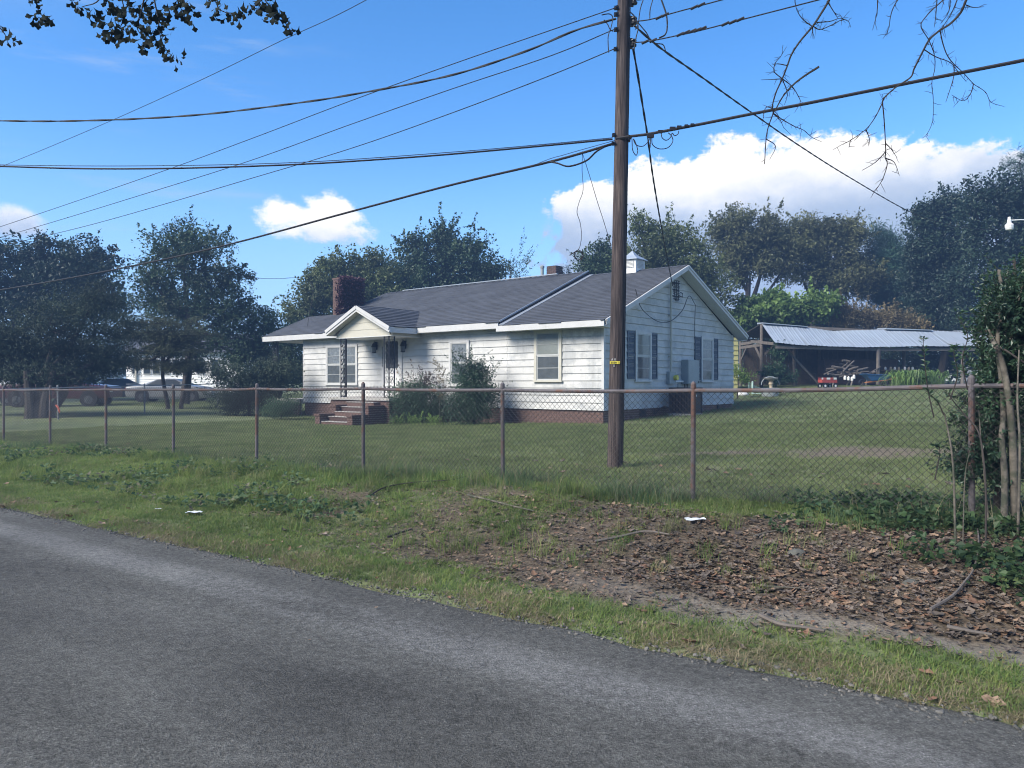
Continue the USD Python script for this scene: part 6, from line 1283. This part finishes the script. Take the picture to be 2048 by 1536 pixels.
b = MB(); b.box(((272 - 1024) / F * 62, 61.97, o[2] + 1.3), (.12, .1, 3.2)); b.build('downpipe', M['cream'], wh)
q = P(1958, 640, 64); o = np.array([q[0], q[1], h1(q[0], q[1])]); gb = thing('far_gable', o, 'white gabled building glimpsed through the leaves beyond the shed end', 'building')
b = MB(); b.box((o[0], o[1] + 1.5, o[2] + 2.1), (2.2, 3, 5.0)); b.build('wall', M['white'], gb)
b = MB(); b.add([(o[0] - 1.3, o[1] - .1, o[2] + 4.6), (o[0] + 1.3, o[1] - .1, o[2] + 4.6), (o[0], o[1] - .1, o[2] + 5.5), (o[0] - 1.3, o[1] + 3.1, o[2] + 4.6), (o[0] + 1.3, o[1] + 3.1, o[2] + 4.6), (o[0], o[1] + 3.1, o[2] + 5.5)], [[0, 1, 2], [3, 5, 4], [0, 2, 5], [0, 5, 3], [1, 4, 5], [1, 5, 2]]); b.build('roof', M['trim'], gb)

# distant woods closing the horizon, and the wood across the road behind the viewer (it shades the road and shows in the panes)
def wood(name, label, centres, leafmat, n, L, cr, seed):
    r = np.random.default_rng(seed); c = np.array(centres); k = r.choice(len(c), n); d = unit(r.normal(size=(n, 3))) * (r.random(n) ** .4)[:, None]
    p = c[k, :3] + d * c[k, 3:6]; per = 34; i = np.repeat(np.arange(n), per); q = p[i] + r.normal(0, cr, (n * per, 3)); q[:, 2] = np.maximum(q[:, 2], H(q[:, 0], q[:, 1], False) + .1)
    ls = L * r.uniform(.6, 1.3, len(q)); tag(obj(name, leaf_quads(q, unit(r.normal(size=q.shape) + (0, 0, .3)), r.normal(size=q.shape), ls, ls * .55), leafmat, kind='stuff'), label, 'wood')
r = np.random.default_rng(60)
cs = [(x, 105 + r.normal(0, 5), 1.5 + r.uniform(2.0, 4.5), 7, 5, r.uniform(2.5, 4.5)) for x in np.arange(-95, 110, 6)]
cs += [(-62 + r.normal(0, 2), y, r.uniform(2.5, 4.5), 4, 5, r.uniform(3, 5)) for y in np.arange(-10, 100, 5)] * 2
wood('distant_wood', 'low far belt of trees closing the view behind everything', cs, LF['oak'], 3400, .55, 1.0, 61)
cs = []
for l in np.arange(-45, 60, 5.5):
    x, y = xy(-24 + r.normal(0, 1.5), l); cs.append((x, y, r.uniform(3.0, 4.0), 4, 4, r.uniform(3.0, 4.0)))
wood('roadside_wood', 'belt of trees on the far side of the road behind the viewer', cs, LF['oak'], 3200, .6, 1.0, 62)

# ---------------------------------------------------------------- grass, fallen leaves, ivy: instanced stuff
def tuft(n, h, spread, w, r, lean=.5, seg=3):
    b = MB()
    for _ in range(n):
        a = r.uniform(0, 2 * PI); o = np.array([r.normal(0, spread), r.normal(0, spread), -.01]); hh = h * r.uniform(.55, 1.15); ln = r.uniform(.1, lean) * hh * 1.3; d = np.array([math.cos(a), math.sin(a), 0]); s = np.array([-d[1], d[0], 0])
        t = np.linspace(0, 1, seg + 1); c = o + d * (ln * t ** 2)[:, None] + np.array([0, 0, 1.0]) * (hh * (t - .28 * (ln / hh) * t ** 3))[:, None]; ww = w * (1 - t ** 1.6) * r.uniform(.7, 1.2) + .0004
        v = np.stack([c - s * ww[:, None] / 2, c + s * ww[:, None] / 2], 1).reshape(-1, 3); b.add(v, [[2 * i, 2 * i + 1, 2 * i + 3, 2 * i + 2] for i in range(seg)])
    return b.mesh()
def instancer(name, protos, pos, rot, scale, which, label, cat):
    path = numbered('/World/' + name); pi = UsdGeom.PointInstancer.Define(stage, path); rel = pi.CreatePrototypesRel()
    for k, (m, mat) in enumerate(protos): usdkit.mesh(stage, f'{path}/Prototypes/piece_{k:03d}', m, mat, smooth=False); rel.AddTarget(f'{path}/Prototypes/piece_{k:03d}')
    pi.CreatePositionsAttr(Vt.Vec3fArray.FromNumpy(np.asarray(pos, np.float32))); pi.CreateProtoIndicesAttr(Vt.IntArray.FromNumpy(np.asarray(which, np.int32)))
    s = np.asarray(scale, np.float32); s = np.repeat(s[:, None], 3, 1) if s.ndim == 1 else s; pi.CreateScalesAttr(Vt.Vec3fArray.FromNumpy(s))
    # rot: (yaw, pitch, roll) in radians
    y, p_, q_ = [np.asarray(a, float) / 2 for a in rot]; cy, sy, cp, sp, cr, sr = np.cos(y), np.sin(y), np.cos(p_), np.sin(p_), np.cos(q_), np.sin(q_)
    quat = np.stack([cr * cp * cy + sr * sp * sy, sr * cp * cy - cr * sp * sy, cr * sp * cy + sr * cp * sy, cr * cp * sy - sr * sp * cy], 1)
    pi.CreateOrientationsAttr(Vt.QuathArray([Gf.Quath(float(a), float(b), float(c), float(d)) for a, b, c, d in quat]))
    tag(pi, label, cat, kind='stuff')
r = np.random.default_rng(70)
GR = instanced_leaf('grass_blades', [(.125, .170, .066), (.155, .20, .076), (.20, .23, .10), (.135, .18, .072), (.245, .235, .14)], .5)
GR2 = instanced_leaf('verge_grass', [(0.104, 0.172, 0.050), (0.149, 0.221, 0.061), (0.201, 0.246, 0.075), (0.122, 0.197, 0.061), (0.261, 0.246, 0.125)], .5)
GR3 = instanced_leaf('long_grass', [(0.063, 0.119, 0.058), (0.090, 0.147, 0.068), (0.112, 0.161, 0.076), (0.195, 0.182, 0.128)], .45)
STRAW = instanced_leaf('straw', [(.20, .17, .10), (.26, .22, .14), (.16, .14, .08)], .2)
def scatter(n, nr_, lr_):
    nn, ll = r.uniform(*nr_, n), r.uniform(*lr_, n); x, y = xy(nn, ll); return nn, ll, x, y
def in_view(x, y, m=.12): return (np.abs(x) < (1024 / F + m) * y + .6) & (y > 1.5)
hx = lambda x, y: ((x - HC[0]) * HA[0] + (y - HC[1]) * HA[1], (x - HC[0]) * HB[0] + (y - HC[1]) * HB[1])
def place(name, protos, nn, ll, keep_p, smin, smax, label, cat, sink=0.0, tilt=.12):
    x, y = xy(nn, ll); t_, s_ = hx(x, y)
    k = (r.random(len(nn)) < keep_p) & in_view(x, y) & ~((t_ > .0) & (t_ < 18.3) & (s_ > -.05) & (s_ < 10.2))
    x, y = x[k], y[k]; z = H(x, y) - sink; m = len(x)
    instancer(name, protos, np.stack([x, y, z], 1), (r.uniform(0, 2 * PI, m), r.normal(0, tilt, m), r.normal(0, tilt, m)), r.uniform(smin, smax, m), r.integers(0, len(protos), m), label, cat)
# lawn: density falls off with distance, tufts grow broader so that the sward stays closed
n, l, x, y = scatter(150000, (3.4, 17), (-12, 26)); bare = bare_amount(x, y)
w = meshkit.fbm(np.stack([x, y, x * 0], 1) * .6, 3, 8)
place('grass', [(tuft(9, .060, .035, .007, r, .8), GR) for _ in range(4)], n, l, (1 - .92 * bare) * (.55 + .6 * w), .6, 1.35, 'short mown lawn behind the fence', 'grass')
n, l, x, y = scatter(60000, (17, 42), (-26, 46))
place('grass', [(tuft(12, .07, .10, .014, r, .8, 2), GR) for _ in range(4)], n, l, np.full(len(n), .9), .7, 1.4, 'farther lawn around the white house', 'grass')
# verge and bank
n, l, x, y = scatter(105000, (-.02, 3.7), (-6, 24)); lit = litter_amount(n, l); pth = path_amount(n, l); w = meshkit.fbm(np.stack([x, y, x * 0], 1) * 1.5, 3, 18)
edge = smooth01(n + (w - .5) * .25, -.02, .12)
place('grass', [(tuft(9, .050, .030, .0055, r, 1.1), GR2) for _ in range(5)], n, l, np.clip((1 - lit * np.where(l < 3.2, 1.06, .97 * smooth01(w, .72, .5))) * (1 - .96 * pth) * edge * (.55 + .75 * smooth01(w, .30, .55)), 0, 1), .5, 1.5, 'bright uneven grass on the roadside verge', 'grass')
n, l, x, y = scatter(5200, (.9, 3.7), (3.5, 24)); lit = litter_amount(n, l); w = meshkit.fbm(np.stack([x, y, x * 0], 1) * 1.2, 3, 28)
place('grass', [(tuft(16, .20, .045, .006, r, .9), GR2) for _ in range(4)], n, l, np.clip(smooth01(w, .50, .64) * (1 - .8 * lit), 0, 1), .5, 1.25, 'taller grass clumps on the left part of the bank', 'grass')
n, l, x, y = scatter(170, (1.2, 3.2), (1.0, 8.0))
place('grass', [(tuft(34, .17, .05, .005, r, 1.0), GR2) for _ in range(4)], n, l, np.full(len(n), .55), .5, 1.2, 'single green tussocks in the leaf litter of the bank', 'grass')
n, l, x, y = scatter(9000, (3.05, 4.3), (-3.0, 8.5)); w = meshkit.fbm(np.stack([x, y, x * 0], 1) * 1.3, 3, 38)
place('grass', [(tuft(10, .30, .05, .006, r, 1.0), GR3) for _ in range(4)] + [(tuft(2, .55, .05, .005, r, .8), STRAW)], n, l, .55 * smooth01(w, .47, .60) * smooth01(np.abs(n - 3.5), .6, .2), .35, 1.0, 'long unmown grass along the foot of the fence', 'grass')
n, l, x, y = scatter(2600, (3.1, 4.2), (8.5, 24)); w = meshkit.fbm(np.stack([x, y, x * 0], 1) * 1.3, 3, 39)
place('grass', [(tuft(10, .22, .05, .007, r, 1.0), GR3) for _ in range(3)], n, l, .6 * smooth01(w, .46, .6), .4, 1.0, 'long grass along the far left part of the fence', 'grass')
n, l, x, y = scatter(22000, (-.16, .40), (-4, 18)); w = meshkit.fbm(np.stack([x, y, x * 0], 1) * 2.0, 3, 48)
place('dry_grass', [(tuft(7, .05, .03, .004, r, 1.6), STRAW) for _ in range(3)], n, l, .75 * smooth01(w, .34, .52), .5, 1.3, 'dry straw and dead grass at the edge of the asphalt', 'grass')
# fallen leaves
def dead_leaf(r, curl):
    k = 6; t = np.linspace(-.5, .5, k); w_ = .30 * np.cos(t * PI * .92) * (1 + .3 * np.sin(t * 19)); z_ = curl * (t ** 2) * 1.2 + .03 * np.sin(t * 11 + r.uniform(0, 6)); c2 = r.uniform(.1, .5)
    v = np.array([[a, s * b, z0 + abs(s) * b * c2] for a, b, z0 in zip(t, w_, z_) for s in (-1, 0, 1)]); f = [[3 * i + j, 3 * i + j + 3, 3 * i + j + 4, 3 * i + j + 1] for i in range(k - 1) for j in (0, 1)]
    return v, np.vstack([np.array(f)[:, [0, 1, 2]], np.array(f)[:, [0, 2, 3]]])
DL = [instanced_leaf('dead_leaf_brown', [(.095, .076, .064), (.130, .106, .088), (.065, .054, .047), (.175, .145, .12)], .1), instanced_leaf('dead_leaf_tan', [(.18, .125, .085), (.24, .17, .12), (.13, .09, .065)], .1), instanced_leaf('dead_leaf_orange', [(.17, .10, .065), (.21, .125, .08), (.14, .08, .055)], .15)]
def leaves(n, nr_, lr_, dens, smin, smax, label, name='fallen_leaves', mats=(0, 0, 0, 0, 1, 1, 2)):
    nn, ll, x, y = scatter(n, nr_, lr_); k = (r.random(n) < dens(nn, ll, x, y)) & in_view(x, y); x, y, nn = x[k], y[k], nn[k]; m = len(x); z = H(x, y) + np.where(nn < 0, .050, .012) + r.uniform(0, .012, m)
    instancer(name, [(dead_leaf(r, r.uniform(.2, .9)), DL[i]) for i in mats], np.stack([x, y, z], 1), (r.uniform(0, 2 * PI, m), r.normal(0, .2, m), r.normal(0, .2, m)), r.lognormal(math.log((smin + smax) / 2), .45, m).clip(smin * .5, smax * 1.8), r.integers(0, len(mats), m), label, 'leaves')
leaves(52000, (.4, 3.7), (-6, 9), lambda n, l, x, y: np.clip(litter_amount(n, l) * (.25 + .75 * smooth01(l, 5.5, 1.0)) * (1 - .85 * path_amount(n, l)), 0, 1), .016, .046, 'brown fallen leaves covering the right part of the bank')
leaves(7000, (.6, 2.2), (-6, 3.0), lambda n, l, x, y: np.clip(litter_amount(n, l) * smooth01(n, 1.0, 1.3), 0, 1) * .7, .030, .060, 'larger fallen leaves piled at the foot of the bank')
leaves(420, (-.05, 1.0), (-5, 14), lambda n, l, x, y: np.full(len(n), .5), .032, .068, 'scattered tan leaves on the verge beside the road', mats=(1, 2, 0, 2))
leaves(900, (3.5, 7), (-3, 10), lambda n, l, x, y: np.full(len(n), .35), .04, .08, 'few brown leaves lying on the lawn near the pole')
leaves(22, (-4.5, -.1), (-4, 12), lambda n, l, x, y: np.full(len(n), .4), .022, .042, 'stray leaves on the asphalt', mats=(1, 2))
bits = MB()
for _ in range(9):
    a = r.uniform(0, 2 * PI); c = np.array([r.normal(0, .04), r.normal(0, .04), r.uniform(.002, .02)]); d = np.array([math.cos(a), math.sin(a), r.normal(0, .15)]) * r.uniform(.012, .045); bits.tube([c - d, c + d * .2 + (0, 0, .004), c + d], [.0016, .002, .001], 3)
n, l, x, y = scatter(13000, (.4, 3.6), (-6, 10)); place('twig_litter', [(bits.mesh(), instanced_leaf('grey_twig', [(.15, .125, .10), (.21, .18, .145), (.09, .075, .06), (.25, .22, .175)], .05))], n, l, litter_amount(n, l) * .5, .35, .9, 'fine grey twigs and straw in the leaf litter of the bank', 'leaves', sink=-.006)
peb = trimesh.creation.icosphere(1, 1.0); v_ = np.asarray(peb.vertices) * np.array([1.1, .85, .6]); v_ = v_ * (1 + .5 * (meshkit.noise(v_ * 2.3, 6)[:, None] - .5))
n, l, x, y = scatter(9000, (-.30, .14), (-5, 18)); k = (r.random(9000) < smooth01(np.abs(n + .04), .26, .0)) & in_view(x, y); x, y, n = x[k], y[k], n[k]; m_ = len(x)
instancer('gravel', [((v_, peb.faces), instanced_leaf('grit_stones', [(.08, .08, .076), (.115, .112, .105), (.15, .145, .135), (.055, .054, .052)], .0, .9))], np.stack([x, y, np.where(n < -.03, .008, H(x, y) + .006)], 1), (r.uniform(0, 6, m_), r.normal(0, .3, m_), r.normal(0, .3, m_)), r.lognormal(math.log(.006), .45, m_).clip(.003, .018), np.zeros(m_), 'loose grit and gravel along the crumbling edge of the asphalt', 'gravel')
n, l, x, y = scatter(9000, (3.6, 18), (-12, 26)); w = meshkit.fbm(np.stack([x, y, x * 0], 1) * .45, 4, 77)
place('lawn_weeds', [(tuft(8, .095, .05, .009, r, 1.3), GR2) for _ in range(3)], n, l, smooth01(w, .50, .62) * (1 - .9 * bare_amount(x, y)), .6, 1.4, 'taller weeds and clumps scattered through the lawn', 'grass')
# ivy and seedlings under the privet
def sprig(r):
    b = MB(); n = 11; p = r.normal(0, .055, (n, 3)) * np.array([1, 1, .35]) + np.array([0, 0, .06]); nr = unit(r.normal(size=(n, 3)) * .6 + (0, 0, 1)); l_ = r.uniform(.028, .055, n); b.add(*leaf_quads(p, nr, r.normal(size=(n, 3)), l_, l_ * .75)); return b.mesh()
IV = instanced_leaf('ivy_leaves', [(.036, .070, .032), (.055, .100, .040), (.028, .055, .030), (.085, .120, .046)], .35, .5)
n, l, x, y = scatter(9000, (1.7, 4.3), (-6, 2.6)); w = meshkit.fbm(np.stack([x, y, x * 0], 1) * 1.4, 3, 58)
place('ivy', [(sprig(r), IV) for _ in range(5)], n, l, np.clip(smooth01(l + (w - .5) * 3, 2.4, .2) * smooth01(n + (w - .5) * 3.0, 1.8, 3.3) * .75 + .8 * smooth01(w, .60, .66) * smooth01(l, 2.5, 0), 0, 1) * .85, .7, 1.7, 'dark green ivy and seedlings spreading below the privet', 'ground cover')
n, l, x, y = scatter(900, (1.2, 3.6), (6, 24)); w = meshkit.fbm(np.stack([x, y, x * 0], 1) * .9, 3, 68)
place('broadleaf_weeds', [(sprig(r), GR3) for _ in range(4)], n, l, .9 * smooth01(w, .46, .6), .9, 2.0, 'broad leaved weeds among the bank grass on the left', 'weeds')

# litter, sticks and stones on the bank
M['rock'] = simple('field_stone', (.075, .076, .066), .9, .35, 12, bump=.8, bscale=35)
def on_ground(px_x, px_y):
    lo, hi = 2.0, 30.0
    for _ in range(50):
        m = (lo + hi) / 2; q = P(px_x, px_y, m)
        if q[2] > h1(q[0], q[1]): lo = m
        else: hi = m
    q = P(px_x, px_y, lo); q[2] = float(H(np.array([q[0]]), np.array([q[1]]))[0]); return q
PAPER = simple('waste_paper', (.50, .53, .56), .7, .2, 40)
for px_x, px_y, s, lab in ((1391, 1048, .075, 'crumpled white paper lying on the leaves below the fence post'), (388, 1033, .07, 'flat white scrap of paper on the grass verge at the left'), (911, 958, .06, 'small white paper scrap standing at the fence foot'), (316, 1023, .03, 'tiny pale scrap in the grass far left on the verge')):
    o = on_ground(px_x, px_y); rr = np.random.default_rng(px_x); k = 6; g_ = np.linspace(-1, 1, k); X, Y = np.meshgrid(g_, g_); Zp = rr.uniform(0, .5, X.shape) * (.6 if s > .06 else .3)
    v = np.stack([X.ravel() * s * 1.3, Y.ravel() * s * .7, Zp.ravel() * s + .035], 1) + o; i, j = np.meshgrid(np.arange(k - 1), np.arange(k - 1)); q = (j * k + i).ravel(); b = MB(); b.add(v, np.stack([q, q + 1, q + k + 1, q + k], 1)); tag(b.build('paper_scrap', PAPER), lab, 'paper')
for px_x, px_y, s, lab in ((1825, 1168, .055, 'grey stone half buried in leaves at the right of the bank'), (1838, 1192, .022, 'small pale pebble right below the grey stone'), (1595, 1112, .065, 'flat dark rock lying in the leaf litter'), (1470, 1030, .045, 'tan stone in the leaves right of the paper')):
    o = on_ground(px_x, px_y); m_ = trimesh.creation.icosphere(3, 1); v = np.asarray(m_.vertices); m_.vertices = v * np.array([1.25, .9, .62]) * s * (1 + .5 * (meshkit.fbm(v * 1.7 + px_x, 4, 4)[:, None] - .5)); m_.apply_translation(o - (0, 0, s * .05)); tag(obj('stone', m_, M['white'] if s < .03 else M['rock'], smooth=True), lab, 'stone')
def stick(lab, pts_, r0, r1, mat='greywood', lift=.03):
    q = [on_ground(*a) + np.array([0, 0, lift + (a[2] if len(a) > 2 else 0)]) if True else 0 for a in [(p_[0], p_[1]) for p_ in pts_]]
    q = spline(q, 5); b = MB(); b.tube(q, np.linspace(r0, r1, len(q)), 6); tag(b.build('stick', M[mat]), lab, 'stick')
stick('pale forked stick among green ivy above the dark rock', [(1508, 1082), (1535, 1072), (1570, 1066)], .010, .006, 'palebark')
stick('long thin branch lying across the bank left of centre', [(935, 998), (985, 1010), (1030, 1022), (1068, 1027)], .012, .008, 'palebark')
stick('dark curved branch lying up the bank below the fence', [(736, 1000), (770, 985), (830, 975), (900, 970), (940, 962)], .010, .005, 'bark', .06)
stick('short dark stick poking from the bank grass', [(775, 1082), (800, 1073), (824, 1066)], .012, .008, 'bark')
stick('pale straight stick in the leaves near the foot of the bank', [(1526, 1176), (1560, 1181), (1600, 1185)], .009, .006, 'palebark')
stick('grey weathered branch lying mid bank right of the tussocks', [(1190, 1088), (1240, 1078), (1290, 1068), (1340, 1074)], .014, .008)
stick('long curved grey branch running down the leaves at the right', [(1862, 1235), (1905, 1210), (1930, 1180), (1950, 1145), (1958, 1100), (1955, 1060)], .012, .006, 'greywood', .05)
stick('thin pale twig right of the ivy on the bank', [(1820, 1078), (1850, 1066), (1872, 1058)], .006, .004, 'palebark')
stick('flat weathered root at the edge of the sandy path', [(1520, 1244), (1560, 1257), (1610, 1264), (1650, 1272)], .016, .010)
stick('grey root by the leaf pile at the right edge of the path', [(1895, 1262), (1940, 1270), (1985, 1276)], .016, .010)

# ---------------------------------------------------------------- the air: far things fade a little to blue
b = MB(); b.box((0, 60, 14), (420, 400, 34))
hz = G(); obj('haze', b.mesh(), hz.make('haze_air', None, hz.n('principled_volume', color=(.34, .58, 1.0), density=.0014, anisotropy=.1) + '.volume'), kind='stuff')
